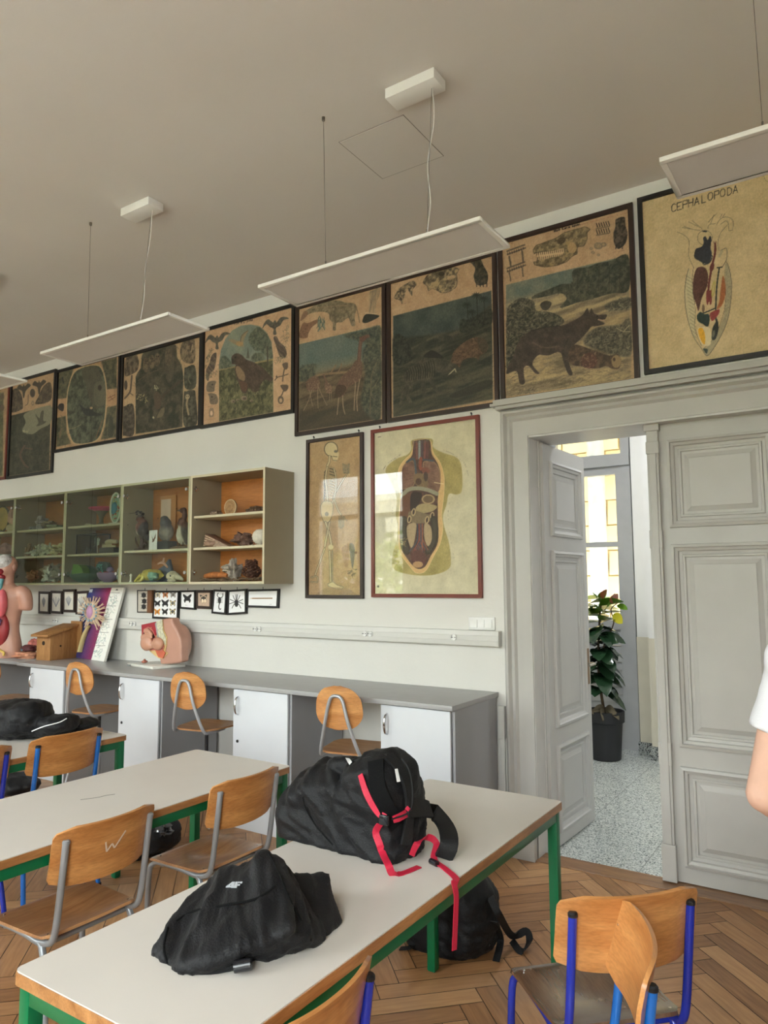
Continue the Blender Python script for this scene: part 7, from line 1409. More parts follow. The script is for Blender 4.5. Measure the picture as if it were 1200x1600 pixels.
# loose organs
t = root('organ_models', 'loose liver and gut pieces of the torso model piled on the worktop', 'anatomy model', (-6.42, 3.79, 0.93))
MB().ball((0.02, -0.02, 0.03), (0.15, 0.09, 0.032), 22, 12, jit=0.5, seed=5).build('intestines', mat('gut_peach', (214, 142, 112), 0.45, var=0.15, scale=25, bump=0.6, bscale=40), t, label='peach intestines')
MB().ball((0.05, 0.0, 0.088), (0.09, 0.06, 0.035), 16, 10, jit=0.4, seed=6).build('liver', mat('liver', (78, 34, 38), 0.35, coat=0.3), t, label='dark red liver')
MB().ball((-0.07, 0.0, 0.075), (0.06, 0.05, 0.03), 14, 8, jit=0.5, seed=7).build('stomach', mat('stomach_blue', (138, 160, 176), 0.4, var=0.2, scale=30), t, label='bluish stomach'); MB().ball((0.06, 0.03, 0.135), (0.05, 0.04, 0.03), 12, 8, jit=0.9, seed=8).build('heart', mat('heart_pink', (196, 110, 100), 0.4, var=0.2, scale=40), t, label='pink heart piece')
# pelvis model
t = root('pelvis_model', 'pregnancy pelvis section model with a curled baby, on a white base plate', 'anatomy model', (-4.85, 3.95, 0.93)); MB().prism([(-5.07, 3.86), (-4.68, 3.80), (-4.60, 4.06), (-4.99, 4.11)], 0.9305, 0.952, 'XY').build('base_plate', mat('base_white', (222, 220, 210), 0.35), t, world=True, bevel=0.002)
MB().box(-0.18, -0.135, -0.125, -0.123, 0.003, 0.018).build('label_plate', mat('label_grey', (120, 120, 118), 0.5), t, smooth=0)
def PZ(X, Y, y=3.875): q = on_y(200+X/10.909, 950+Y/10.909, y); return (float(q[0]), float(q[2]))
sil = [(190, 290), (440, 235), (560, 185), (700, 165), (720, 260), (790, 380), (850, 520), (865, 650), (860, 800), (870, 920), (800, 950), (640, 965), (500, 960), (490, 870), (430, 830), (280, 710), (200, 590), (185, 470), (195, 380)]
P = [PZ(*q) for q in sil]; b = MB().prism(P, 3.90, 3.98).ball((PZ(720, 620)[0], 3.99, PZ(720, 620)[1]), (0.09, 0.07, 0.15), 16, 12)
o = remeshed(b, 'body', M_skin, t, voxel=0.009, smooth=8, world=True)
face = [(200, 290), (440, 238), (556, 195), (575, 380), (630, 500), (625, 640), (600, 740), (650, 770), (560, 865), (490, 860), (430, 820), (290, 700), (215, 590), (195, 470)]
def plate(name, pts, y, m, th=0.004, label=None): return MB().prism([PZ(*q) for q in pts], y-th, y).build(name, m, t, world=True, smooth=0, label=label)
plate('fat_layer', face, 3.898, mat('fat_cream', (222, 190, 130), 0.45), label='cream fat layer')
plate('spine', [(455, 235), (556, 198), (565, 380), (620, 520), (618, 640), (590, 600), (540, 520), (480, 480)], 3.893, mat('spine_cream', (214, 196, 160), 0.5, var=0.2, scale=60), label='cream spine with vertebrae')
plate('abdomen_wall', [(210, 288), (452, 236), (462, 470), (440, 470), (380, 330), (300, 325), (240, 380), (215, 470)], 3.890, mat('abdomen_red', (166, 44, 56), 0.4), label='dark red abdominal wall')
plate('uterus', [(235, 440), (250, 360), (330, 318), (410, 370), (450, 490), (570, 560), (600, 660), (560, 740), (470, 720), (370, 725), (270, 670), (215, 570)], 3.887, mat('uterus_pink', (206, 120, 110), 0.4), label='pink womb wall')
plate('cavity', [(250, 440), (270, 370), (340, 345), (400, 400), (450, 500), (420, 520), (340, 500)], 3.884, mat('cavity_dark', (58, 28, 26), 0.6), label='dark cavity')
plate('pelvic_floor', [(440, 700), (560, 700), (620, 760), (580, 860), (500, 840), (470, 780)], 3.888, mat('pelvic_orange', (206, 106, 78), 0.4), label='orange pelvic floor')
q = lambda X, Y, y: (PZ(X, Y, y)[0], y, PZ(X, Y, y)[1]); b = MB()
b.ball(q(510, 610, 3.875), (0.062, 0.035, 0.052), 16, 12).ball(q(320, 600, 3.87), (0.07, 0.035, 0.062), 16, 12).ball(q(400, 640, 3.875), (0.05, 0.03, 0.03), 12, 8).tube([q(250, 500, 3.872), q(330, 480, 3.866), q(400, 500, 3.864)], [0.024, 0.020, 0.014], 10, smooth=3).tube([q(300, 400, 3.872), q(350, 390, 3.868), q(410, 460, 3.866)], [0.022, 0.018, 0.012], 10, smooth=3).ball(q(400, 500, 3.862), (0.014, 0.012, 0.012), 8, 6)
remeshed(b, 'baby', mat('baby_skin', (206, 152, 126), 0.4, coat=0.2), t, voxel=0.006, smooth=3)
b = MB()
for k in range(8): b.ball(q(470+k*6, 270+k*32, 3.888), (0.008, 0.004, 0.012), 8, 6)
b.build('vertebrae', mat('vert_grey', (170, 164, 164), 0.5), t, world=True, label='grey vertebrae')
o = MB().ball((0, 0, 0.012), (0.03, 0.022, 0.012), 14, 8, jit=0.3).lathe([(0.014, 0.02), (0.006, 0.034)], n=12).build('small_organ_piece', mat('organ_pink', (176, 110, 90), 0.4)); o.location = (-4.945, 3.93, 0.952); tag(o, 'small pink loose piece on the pelvis model base plate', 'anatomy model')
o = MB().box(-6.75, -6.45, 3.60, 3.70, 0.9305, 0.932).build('paper_sheet', mat('paper', (214, 212, 216), 0.7), smooth=0); tag(o, 'white paper sheet under the loose organ models', 'paper')
# ================================================================ HALL PLANT
t = root('potted_rubber_plant', 'rubber plant in a tall black pot in the hall before the glazed door', 'potted plant', (-2.03, 6.72, 0))
M_pot = mat('pot_black', (36, 37, 40), 0.5, var=0.05)
MB().lathe([(0.125, 0.0), (0.135, 0.01), (0.158, 0.33), (0.175, 0.335), (0.178, 0.43), (0.168, 0.432), (0.163, 0.42), (0.155, 0.40), (0.001, 0.395)], n=28).build('pot', M_pot, t)
MB().lathe([(0.15, 0.40), (0.08, 0.415), (0.001, 0.41)], n=20).build('soil', mat('soil', (60, 48, 38), 0.95, bump=0.8), t)
b = MB(); b.tube([(0, 0, 0.40), (-0.04, 0.0, 0.8), (-0.02, 0.02, 1.25), (0.02, 0, 1.48)], [0.014, 0.012, 0.009, 0.006], 8, smooth=4).tube([(-0.02, 0.0, 0.9), (0.04, -0.02, 1.05), (0.12, -0.02, 1.22), (0.10, -0.02, 1.34), (0.15, 0, 1.40)], [0.008, 0.007, 0.006, 0.005, 0.004], 7, smooth=4).build('stem', mat('plant_stem', (86, 70, 50), 0.8), t)
M_lf = mat('rubber_leaf', (36, 62, 40), 0.22, var=0.12, coat=0.4); M_lg = mat('rubber_leaf_young', (96, 134, 42), 0.28, var=0.12, coat=0.3); M_lr = mat('rubber_leaf_red', (150, 78, 52), 0.3, var=0.15, coat=0.3); M_ly = mat('rubber_leaf_yellow', (198, 190, 50), 0.4); M_ld = mat('dry_leaf', (92, 84, 66), 0.7, var=0.2)
def leafq(b, base, d, L, Wd, droop=0.35, roll=0.0):
    d = Vector(d).normalized(); side = d.cross(Vector((0, 0, 1))); side = side.normalized() if side.length > 0.05 else Vector((1, 0, 0)); side = (Matrix.Rotation(roll, 3, d) @ side); up = side.cross(d); n = 7; vs = []; fs = []
    for i in range(n+1):
        u = i/n; w = Wd*math.sin(PI*min(1, u*0.93+0.04))**0.7*(0.5 if i in (0, n) else 1)*(0.3 if i == n else 1); c = Vector(base)+d*L*u-Vector((0, 0, 1))*droop*L*u*u
        for k, q in ((-1, 0.22), (0, 0), (1, 0.22)): vs.append(c+side*w*k+up*w*q)
    for i in range(n):
        for k in (0, 1): a = i*3+k; fs.append((a, a+1, a+4, a+3))
    N = len(vs); vs2 = [v-up*0.0016 for v in vs]; fs2 = [tuple(N+x for x in reversed(f)) for f in fs]; b.add(vs+vs2, fs+fs2)
rng = random.Random(21)
for k in range(52):
    z = 0.60+0.86*(k/52); a = k*2.4; an = (math.cos(a), math.sin(a)*0.8, rng.uniform(-0.2, 0.35)); L = rng.uniform(0.19, 0.26); x0 = -0.04+0.04*(z-0.6); m = M_lf if z < 1.22 else M_lg
    b = MB(); leafq(b, (x0, 0, z), an, L, 0.08, 0.55 if z < 1.2 else 0.15, rng.uniform(-0.5, 0.5)); b.build('leaf', m, t, smooth=60)
for (x, y, z), d, L, w, m, rl in (((0.02, -0.02, 1.42), (0.25, -0.3, 0.9), 0.13, 0.05, M_lg, 0.3), ((0.0, -0.02, 1.40), (-0.3, -0.4, 0.8), 0.15, 0.06, M_lg, -0.4), ((0.05, -0.04, 1.33), (0.3, -0.5, 0.35), 0.17, 0.07, M_lg, 0.9), ((0.15, 0, 1.40), (0.1, -0.3, 0.9), 0.12, 0.04, M_lr, 1.0), ((0.15, 0, 1.38), (0.9, -0.3, -0.1), 0.11, 0.03, M_lg, 0.9), ((0.12, -0.02, 1.30), (0.7, -0.4, -0.4), 0.12, 0.045, M_ly, 1.1), ((0.12, -0.03, 1.40), (0.25, -0.5, 0.8), 0.14, 0.045, M_lr, 0.8), ((0.04, -0.05, 1.44), (0.3, -0.4, 0.85), 0.13, 0.045, M_lr, 0.5),
                               ((0.0, -0.03, 1.08), (0.9, -0.4, 0.05), 0.20, 0.045, M_lf, 0.9), ((0.06, -0.03, 1.13), (0.8, -0.3, -0.2), 0.20, 0.03, M_lf, 1.2), ((0.0, -0.04, 0.98), (0.6, -0.6, -0.3), 0.22, 0.06, M_lf, 0.8), ((-0.02, -0.03, 0.85), (0.8, -0.5, -0.5), 0.2, 0.055, M_lf, 0.6)):
    b = MB(); leafq(b, (x, y, z), d, L, w, 0.2, rl); b.build('leaf', m, t, smooth=60)
for k in range(6):
    b = MB(); a = -0.4+k*0.9; leafq(b, (0.02, -0.05, 0.44), (math.cos(a), -abs(math.sin(a))-0.1, 0.5 if k % 2 else 0.15), 0.17, 0.045, 0.5, k); b.build('dry_leaf', M_ld, t, smooth=60, label='withered grey leaf')

# ================================================================ BAGS
M_bag = mat('bag_black', (10, 10, 13), 0.6, var=0.16, scale=5, bump=0.25, bscale=220, sheen=0.03, spec=0.35)
M_bag2 = mat('mesh_black', (7, 7, 8), 0.85, var=0.1, bump=0.3, bscale=400, spec=0.2)
M_strap = mat('strap_black', (10, 10, 12), 0.7, bump=0.3, bscale=300)
M_red = mat('webbing_red', (196, 30, 62), 0.55, var=0.06, bump=0.2, bscale=300)
M_logo = mat('logo_silver', (186, 190, 196), 0.35, 0.3)
def folds(amp, seed, zfloor, k=9.0):
    def f(c, n):
        a = np.abs(noise3(c, k, seed))*2; b_ = np.abs(noise3(c*np.array([1, 1, 2.2]), k*1.9, seed+3))*2
        d = n*(0.007+(0.35-a)*amp*1.5+(0.3-b_)*amp*0.6)[:, None]; z = c[:, 2]+d[:, 2]; d[:, 2] = np.where(z < zfloor, zfloor-c[:, 2], d[:, 2]); return d
    return f
def hull(pts):
    bm = bmesh.new()
    for p in pts: bm.verts.new([float(v) for v in p])
    r = bmesh.ops.convex_hull(bm, input=bm.verts); bmesh.ops.delete(bm, geom=[v for v in bm.verts if not v.link_faces], context='VERTS'); bm.verts.index_update()
    vs = [tuple(v.co) for v in bm.verts]; fs = [tuple(v.index for v in f.verts) for f in bm.faces]; bm.free(); return vs, fs
def outline_hull(b, pts, ym, d, shrink=0.72, zmin=None):
    """solid from a silhouette at depth ym with rounded front and back"""
    M = [np.array(on_y(x, y, ym)) for x, y in pts]; c = sum(M)/len(M); P = []
    for m in M:
        P.append(m)
        for dd, s in ((-d, shrink), (d, shrink), (-d*0.6, (1+shrink)/2+0.05), (d*0.6, (1+shrink)/2+0.05)): q = c+(m-c)*s; q[1] = ym+dd; P.append(q)
    if zmin is not None:
        lo = min(p[2] for p in P)
        for p in P: p[2] = max(p[2], zmin)
    vs, fs = hull(P); b.add(vs, fs)
TZ = 0.7605
# --- bag with logo on the nearest table
t = root('gym_bag', 'slumped black bag with a silver 4F logo, on the near half of the nearest table', 'bag', (-1.28, 1.3, TZ))
b = MB()
base = [on_z(x, y, TZ) for x, y in ((233, 1490), (262, 1512), (300, 1520), (430, 1497), (500, 1478), (508, 1470))]
back = [(-1.47, 1.30, TZ), (-1.42, 1.44, TZ), (-1.25, 1.55, TZ), (-1.12, 1.55, TZ)]
vs, fs = hull([on_z(240, 1494, TZ), on_z(266, 1514, TZ), on_z(300, 1521, TZ), on_z(400, 1502, TZ), on_z(495, 1478, TZ), on_z(505, 1468, TZ), (-1.46, 1.28, TZ), (-1.42, 1.42, TZ), (-1.26, 1.53, TZ),
               on_y(268, 1460, 1.20), on_y(300, 1410, 1.27), on_y(345, 1365, 1.36), on_y(415, 1329, 1.42), on_y(438, 1345, 1.43), on_y(445, 1375, 1.38), on_y(330, 1500, 1.165), on_y(455, 1455, 1.30)]); b.add(vs, fs)
vs, fs = hull([on_y(440, 1374, 1.46), on_y(476, 1382, 1.50), on_y(494, 1402, 1.50), on_y(500, 1440, 1.47), on_z(506, 1466, TZ), (-1.12, 1.5, TZ), (-1.3, 1.58, TZ), (-1.22, 1.56, 0.83), on_z(440, 1480, TZ), on_y(430, 1400, 1.40)]); b.add(vs, fs)
remeshed(b, 'body', M_bag, t, voxel=0.005, smooth=7, disp=folds(0.022, 3, TZ, 10))
b = MB(); b.ribbon([on_z(285, 1512, TZ+0.006), on_z(330, 1512, TZ+0.008), on_z(365, 1505, TZ+0.012), on_z(385, 1508, TZ+0.014)], 0.03, 0.005, (0.3, 1, 0.5)).build('strap', M_strap, t, world=True)
p = on_z(380, 1512, TZ+0.016); MB().tube([p+np.array([-0.018, -0.008, 0]), p+np.array([0.012, 0.012, 0.006])], 0.0125, 10).build('buckle', mat('buckle_black', (30, 30, 34), 0.25), t, world=True)
def ray_hit(px, py, name_root):
    d = Vector(ray(px, py)).normalized(); o_ = Vector(EYE); best = None
    bpy.context.view_layer.update()
    for ch in name_root.children:
        if ch.type != 'MESH': continue
        inv = ch.matrix_world.inverted(); ok, loc, nor, idx = ch.ray_cast(inv @ o_, (inv.to_3x3() @ d).normalized())
        if ok:
            w = ch.matrix_world @ loc
            if best is None or (w-o_).length < (best[0]-o_).length: best = (w, (ch.matrix_world.to_3x3() @ nor).normalized())
    return best
# logo: cloth-hugging letters 4F
def on_cloth(t, polys, name, m, off=0.002):
    b = MB()
    for poly in polys:
        H = [ray_hit(x, y, t) for x, y in poly]
        if any(h is None for h in H): continue
        P = [h[0]+h[1]*off for h in H]; Q = [p-h[1]*0.0015 for p, h in zip(P, H)]; n = len(P); b.add(P+Q, [tuple(range(n)), tuple(range(2*n-1, n-1, -1))]+[(i, (i+1) % n, n+(i+1) % n, n+i) for i in range(n)])
    if b.v: return b.build(name, m, t, world=True, smooth=0)
LG = lambda P: [(220+x/3.871, 1310+y/3.871) for x, y in P]
on_cloth(t, [LG([(518, 293), (556, 268), (566, 268), (566, 272), (536, 292), (530, 296)]), LG([(518, 293), (570, 291), (570, 299), (518, 300)]), LG([(552, 268), (572, 267), (566, 303), (548, 303)]), LG([(578, 267), (616, 266), (612, 275), (574, 276)]), LG([(574, 282), (600, 281), (597, 289), (571, 290)]), LG([(578, 267), (590, 267), (582, 303), (566, 303)])], 'logo', M_logo, 0.003)
for path in ([(275, 1440), (300, 1425), (350, 1415), (400, 1405), (430, 1385)], [(420, 1334), (436, 1365), (450, 1400), (468, 1435), (486, 1470)], [(262, 1450), (256, 1480), (262, 1505)]):
    H = [ray_hit(x, y, t) for x, y in path]; H = [h for h in H if h]
    if len(H) > 2: MB().tube([h[0]+h[1]*0.001 for h in H], 0.0028, 6, smooth=4).build('seam', M_bag2, t, world=True)
# --- tall backpack with red straps
t = root('backpack', 'full black backpack with dangling red straps, standing on the far half of the nearest table', 'backpack', (-1.42, 2.0, TZ))
b = MB()
outline_hull(b, [(453, 1262), (457, 1240), (476, 1212), (508, 1190), (540, 1188), (580, 1195), (600, 1240), (606, 1300), (602, 1352), (575, 1362), (520, 1350), (480, 1326), (458, 1295)], 2.02, 0.13, 0.66, TZ)
outline_hull(b, [(560, 1190), (585, 1178), (610, 1178), (630, 1196), (640, 1230), (646, 1290), (642, 1345), (626, 1364), (590, 1370), (560, 1358), (545, 1290), (548, 1220)], 1.98, 0.10, 0.8, TZ)
b.ball(on_y(540, 1200, 1.98), (0.06, 0.04, 0.035), 10, 8)
remeshed(b, 'body', M_bag, t, voxel=0.007, smooth=7, disp=folds(0.02, 8, TZ, 9))
def cloth_strip(path, w, m, name, off=0.004, th=0.002, lab=None):
    H = [ray_hit(x, y, t) for x, y in path]; H = [h for h in H if h]
    if len(H) < 2: return
    P = [h[0]+h[1]*off for h in H]; Sd = []
    for i in range(len(P)): tg = (P[min(i+1, len(P)-1)]-P[max(i-1, 0)]).normalized(); Sd.append(tuple(tg.cross(H[i][1]).normalized()))
    return MB().ribbon(P, w, th, Sd).build(name, m, t, world=True, label=lab)
# padded back panel
on = [(585, 1182), (606, 1180), (626, 1200), (636, 1235), (640, 1270), (612, 1262), (596, 1225)]
cloth_strip([(478, 1222), (474, 1250), (490, 1285), (520, 1320), (548, 1340)], 0.004, M_bag2, 'seam', 0.0005)
cloth_strip([(588, 1190), (592, 1230), (605, 1262), (618, 1290)], 0.05, M_bag2, 'back_padding', 0.004, 0.012); cloth_strip([(606, 1184), (628, 1215), (636, 1262), (632, 1320)], 0.035, M_strap, 'shoulder_strap', 0.010, 0.010)
a0 = ray_hit(636, 1262, t); a1 = on_y(672, 1265, 2.06); a2 = on_y(696, 1290, 2.08); a3 = on_z(702, 1318, TZ+0.05); a4 = on_z(693, 1340, TZ+0.008)
MB().ribbon([a0[0] if a0 else on_y(636, 1262, 2.0), a1, a2, a3, a4], 0.055, 0.012, [(0.1, 0.5, -0.9), (0.35, 0.7, -0.6), (0.7, 0.7, -0.2), (0.8, 0.6, 0), (0.8, 0.6, 0)]).build('shoulder_strap', M_strap, t, world=True)
cloth_strip([(566, 1210), (575, 1240), (590, 1265), (602, 1277)], 0.021, M_red, 'red_webbing', 0.008, 0.0025, 'red webbing'); H = [h for h in [ray_hit(x, y, t) for x, y in ((596, 1285), (590, 1300), (596, 1318), (600, 1332))] if h]; P = [h[0]+h[1]*0.008 for h in H]+[Vector(on_z(607, 1352, TZ+0.03)), Vector(on_z(614, 1366, TZ+0.004)), Vector(on_z(630, 1364, TZ+0.002)), Vector(on_z(655, 1354, TZ+0.002))]; MB().ribbon(P, 0.021, 0.0025, [(0.8, 0.6, 0)]*(len(P)-3)+[(0.7, 0.7, 0), (0.5, 0.9, 0), (0.4, 0.9, 0)]).build('red_webbing', M_red, t, world=True, label='red webbing reaching the table')
h = ray_hit(602, 1280, t)
if h: MB().box(h[0].x-0.016, h[0].x+0.016, h[0].y-0.012, h[0].y, h[0].z-0.016, h[0].z+0.014).build('buckle', mat('buckle_black', (30, 30, 34), 0.25), t, world=True, bevel=0.004)
cloth_strip([(612, 1278), (622, 1276), (632, 1272)], 0.022, M_red, 'red_webbing', 0.010, 0.003, 'red webbing'); cloth_strip([(628, 1256), (634, 1270)], 0.012, M_red, 'red_webbing', 0.02, 0.002)
cloth_strip([(614, 1205), (620, 1225)], 0.012, mat('label_white', (226, 226, 226), 0.6), 'white_label', 0.016, 0.001, 'white reflective label'); cloth_strip([(542, 1187), (550, 1195)], 0.012, mat('label_white', (226, 226, 226), 0.6), 'white_label', 0.006, 0.001, 'white reflective label')
b = MB(); q = [on_z(643, 1337, TZ+0.02), on_z(652, 1318, TZ+0.05), on_z(668, 1308, TZ+0.055), on_z(682, 1318, TZ+0.035), on_z(678, 1342, TZ+0.01), on_z(694, 1356, TZ+0.004), on_z(712, 1372, TZ+0.003)]
e = np.array([-0.998, on_z(722, 1385, TZ)[1], TZ+0.002]); q += [e, e+np.array([0.008, -0.004, -0.03]), e+np.array([0.009, -0.012, -0.09]), e+np.array([0.009, -0.022, -0.165])]
b.ribbon(q, 0.02, 0.002, [(0.4, 0.8, 0.3)]*3+[(0.7, 0.7, 0)]*2+[(0.2, 1, 0)]*6, smooth=6).build('red_webbing', M_red, t, world=True, label='long red webbing hanging over the table edge')
MB().tube([on_z(673, 1345, TZ+0.01), on_z(683, 1350, TZ+0.01)], 0.009, 8).build('buckle', mat('buckle_black', (30, 30, 34), 0.25), t, world=True)
MB().tube([on_y(548, 1192, 1.95), on_y(575, 1184, 1.93), on_y(605, 1180, 1.94)], 0.006, 8, smooth=4).tube([on_y(628, 1185, 1.95), on_y(640, 1205, 1.94), on_y(645, 1240, 1.93), on_y(640, 1268, 1.90), on_y(612, 1280, 1.86)], 0.003, 6, smooth=5).build('cord', M_strap, t, world=True)
# --- backpack on the floor
t = root('backpack', 'black backpack standing on the floor under the far end of the nearest table', 'backpack', (-1.55, 2.98, 0)); b = MB()
outline_hull(b, [(640, 1400), (650, 1385), (700, 1368), (752, 1375), (768, 1400), (775, 1440), (768, 1480), (745, 1492), (700, 1492), (655, 1480), (643, 1450)], 2.98, 0.13, 0.7, 0.003)
remeshed(b, 'body', M_bag, t, voxel=0.009, smooth=6, disp=folds(0.016, 12, 0.003, 8))
MB().ribbon([on_y(766, 1402, 2.95), on_y(780, 1430, 2.93), on_z(800, 1462, 0.05), on_z(822, 1455, 0.06), on_z(827, 1470, 0.03), on_z(815, 1487, 0.01), on_z(800, 1470, 0.02)], 0.03, 0.006, (0.5, 0.5, 0.6), smooth=6).build('shoulder_strap', M_strap, t, world=True)
MB().ribbon([on_y(772, 1440, 2.93), on_z(782, 1468, 0.05), on_z(775, 1502, 0.004)], 0.03, 0.004, (1, 0.2, 0), smooth=5).build('loose_strap', M_strap, t, world=True)
MB().ribbon([on_y(655, 1455, 2.98), on_z(645, 1478, 0.02), on_z(625, 1482, 0.006)], 0.025, 0.004, (0.4, 0.8, 0.2), smooth=5).build('loose_strap', M_strap, t, world=True)
# --- third table: soft bag and jacket
t = root('jacket', 'black bag and jacket heap with a white piping line, on the third table', 'jacket', (-3.9, 2.3, TZ)); b = MB()
outline_hull(b, [(-30, 1110), (-10, 1100), (30, 1095), (55, 1100), (62, 1118), (60, 1140), (40, 1152), (-30, 1158)], 2.30, 0.12, 0.7, TZ)
outline_hull(b, [(40, 1130), (62, 1124), (85, 1120), (105, 1122), (108, 1135), (95, 1145), (40, 1152)], 2.38, 0.09, 0.75, TZ)
outline_hull(b, [(95, 1136), (112, 1128), (132, 1125), (146, 1132), (128, 1137), (100, 1142)], 2.52, 0.06, 0.8, TZ)
remeshed(b, 'cloth', M_bag, t, voxel=0.008, smooth=4, disp=folds(0.016, 16, TZ, 11))
H = [ray_hit(x, y, t) for x, y in ((50, 1142), (70, 1135), (92, 1129), (104, 1123))]; H = [h for h in H if h]
if len(H) > 2: MB().tube([h[0]+h[1]*0.003 for h in H], 0.003, 6, smooth=4).build('white_piping', mat('label_white', (226, 226, 226), 0.6), t, world=True, label='white piping')
# --- bags under the tables
t = root('bag', 'black bag on the floor under the second table, shiny plastic on top', 'bag', (-3.45, 2.93, 0)); b = MB()
outline_hull(b, [(185, 1345), (195, 1320), (215, 1300), (240, 1288), (262, 1285), (268, 1300), (266, 1322), (240, 1338), (205, 1352)], 2.95, 0.12, 0.7, 0.003)
remeshed(b, 'body', M_bag, t, voxel=0.01, smooth=5, disp=folds(0.018, 20, 0.003, 9)); p = on_y(255, 1296, 2.88); MB().ball(p, (0.05, 0.03, 0.03), 14, 10, jit=1.2, seed=3).build('plastic_wrap', mat('plastic_film', (60, 62, 66), 0.12, coat=1.0), t, world=True)
t = root('bag', 'small black bag on the floor under the third table', 'bag', tuple(on_z(28, 1236, 0.0))); b = MB(); yb = float(on_z(28, 1238, 0)[1])
outline_hull(b, [(8, 1238), (14, 1215), (22, 1208), (34, 1216), (46, 1228), (40, 1240), (20, 1246)], yb, 0.12, 0.7, 0.003); remeshed(b, 'body', M_bag, t, voxel=0.012, smooth=4, disp=folds(0.015, 24, 0.003, 9))

# ================================================================ PERSON (mostly beyond the right photo edge)
M_skin2 = mat('arm_skin', (212, 170, 148), 0.5, var=0.035, scale=14, spec=0.4)
t = root('person', 'person in white t-shirt at right photo edge, only sleeve and bent elbow showing', 'person', (0.038, 2.02, 0))
px_, py_ = 0.0, 0.0
def C(pts, r, n=14): return pts, r, n
b = MB()
# local coords: person faces +y away from the camera, left arm at -x
EL = (-0.266, -0.01, 1.085); SHL = (-0.185, 0.0, 1.40); HL = (-0.10, 0.12, 0.95); SHR = (0.185, 0.0, 1.40); ER = (0.27, 0.0, 1.085); HR = (0.12, 0.14, 0.96)
b.ball((0, 0.0, 1.61), (0.076, 0.095, 0.115), 20, 14).ball((0, 0.03, 1.55), (0.055, 0.065, 0.06), 14, 10).ball((0, 0.105, 1.60), (0.013, 0.022, 0.02), 8, 6).tube([(0, -0.01, 1.40), (0, 0.0, 1.52)], [0.06, 0.052], 14)
for s in (-1, 1): b.ball((s*0.077, 0.0, 1.60), (0.010, 0.02, 0.03), 8, 6)
b.ball((0, 0, 1.25), (0.155, 0.10, 0.18), 18, 12).ball((0, 0, 1.36), (0.18, 0.085, 0.075), 18, 10).ball((0, 0, 1.08), (0.135, 0.095, 0.15), 16, 10).ball((0, -0.01, 0.93), (0.165, 0.11, 0.12), 16, 10)
for Sh, El, Ha, s in ((SHL, EL, HL, -1), (SHR, ER, HR, 1)):
    b.tube([Sh, tuple((a+c)/2 for a, c in zip(Sh, El)), El], [0.052, 0.047, 0.040], 14).ball(Sh, 0.058, 12, 8).ball(El, (0.041, 0.043, 0.043), 12, 8)
    mid = tuple(a*0.65+c*0.35 for a, c in zip(El, Ha)); b.tube([El, mid, Ha], [0.041, 0.044, 0.027], 14)
    hx, hy, hz = Ha; b.ball((hx-s*0.025, hy+0.015, hz-0.01), (0.045, 0.018, 0.04), 12, 8)
    for k in range(4): y = hz+0.022-k*0.021; L = (0.055, 0.065, 0.06, 0.045)[k]; b.tube([(hx-s*0.055, hy+0.02, y-0.008), (hx-s*(0.055+L*0.6), hy+0.018, y-0.012), (hx-s*(0.055+L), hy+0.006, y-0.016)], [0.0095, 0.009, 0.0075], 8)
    b.tube([(hx-s*0.015, hy+0.01, hz+0.025), (hx-s*0.04, hy+0.02, hz+0.05), (hx-s*0.062, hy+0.018, hz+0.056)], [0.012, 0.010, 0.008], 8)
for s in (-1, 1):
    b.tube([(s*0.09, 0, 0.90), (s*0.10, 0.01, 0.66), (s*0.10, 0.01, 0.48), (s*0.10, -0.015, 0.32), (s*0.105, -0.01, 0.09)], [0.088, 0.072, 0.054, 0.056, 0.037], 16, smooth=3)
    b.ball((s*0.11, 0.05, 0.045), (0.042, 0.12, 0.036), 14, 8)
bo = remeshed(b, 'body', M_skin2, t, voxel=0.0065, smooth=3, world=False)
b = MB()
b.lathe([(0.03, 0.88), (0.178, 0.88), (0.172, 0.98), (0.155, 1.08), (0.162, 1.20), (0.176, 1.30), (0.172, 1.38), (0.13, 1.435), (0.07, 1.462), (0.02, 1.468)], (0, 0, 0), 32, sy=0.78)
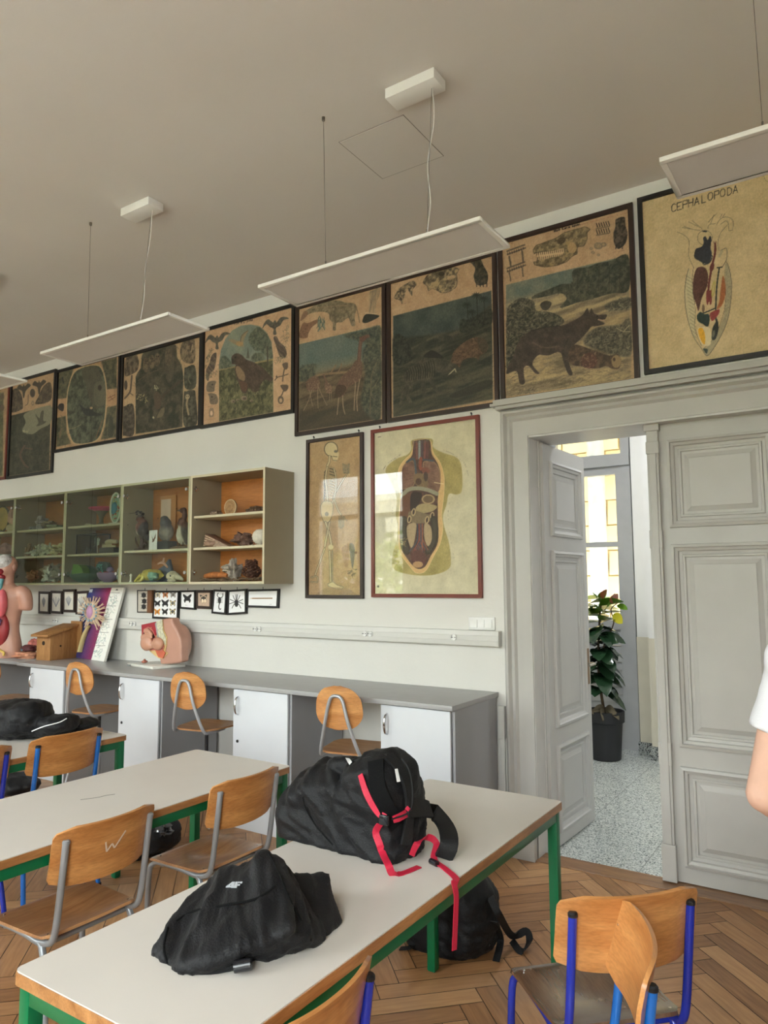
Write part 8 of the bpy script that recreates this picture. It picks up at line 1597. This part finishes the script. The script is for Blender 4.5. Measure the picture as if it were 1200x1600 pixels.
for Sh, El in ((SHL, EL), (SHR, ER)):
    q = tuple(a*0.46+c*0.54 for a, c in zip(Sh, El)); b.tube([(Sh[0]*0.55, 0, 1.40), (Sh[0]*0.93, 0, 1.385), (Sh[0]*0.75+q[0]*0.28, 0, 1.31), q], [0.062, 0.072, 0.068, 0.066], 16, smooth=3).ball(Sh, 0.070, 12, 8)
def hem(c, n):
    d = n*(noise3(c, 9, 4)*0.012)[:, None]; d[:, 2] = np.where(c[:, 2] < 0.90, 0.90-c[:, 2], d[:, 2]); return d
remeshed(b, 'tshirt', mat('white_cotton', (222, 222, 226), 0.85, var=0.02, bump=0.15, bscale=300), t, voxel=0.008, smooth=4, world=False, disp=hem, label='white t-shirt')
b = MB(); b.lathe([(0.03, 0.80), (0.165, 0.80), (0.172, 0.88), (0.164, 0.96), (0.15, 1.0), (0.03, 1.0)], (0, 0, 0), 28, sy=0.76)
for s in (-1, 1): b.tube([(s*0.092, 0, 0.90), (s*0.10, 0.01, 0.64), (s*0.10, 0.01, 0.46), (s*0.102, 0, 0.12)], [0.098, 0.085, 0.068, 0.062], 16, smooth=3)
remeshed(b, 'trousers', mat('blue_denim', (62, 78, 110), 0.85, var=0.1, bump=0.3, bscale=300), t, voxel=0.01, smooth=4, world=False, label='blue trousers')
for s in (-1, 1): remeshed(MB().ball((s*0.11, 0.05, 0.05), (0.052, 0.135, 0.045), 14, 8).box(s*0.11-0.045, s*0.11+0.045, -0.07, 0.16, 0.004, 0.03), 'shoe', mat('white_shoe', (210, 208, 204), 0.6), t, voxel=0.008, smooth=4, world=False)
b = MB(); b.ball((0, -0.016, 1.637), (0.084, 0.092, 0.100), 20, 12).ball((0, -0.062, 1.56), (0.060, 0.035, 0.09), 14, 10); remeshed(b, 'hair', mat('brown_hair', (74, 50, 34), 0.5, var=0.2, scale=40, bump=0.4, stretch=(30, 30, 3)), t, voxel=0.008, smooth=3, world=False)
for s in (-1, 1): MB().ball((s*0.03, 0.088, 1.62), (0.012, 0.009, 0.008), 10, 6).build('eye', mat('eye_white', (230, 228, 224), 0.2), t); MB().ball((s*0.03, 0.095, 1.62), (0.005, 0.004, 0.005), 8, 6).build('iris', M_black, t)
MB().ball((0, 0.094, 1.565), (0.024, 0.006, 0.006), 12, 6).build('mouth', mat('lips', (182, 104, 98), 0.5), t)
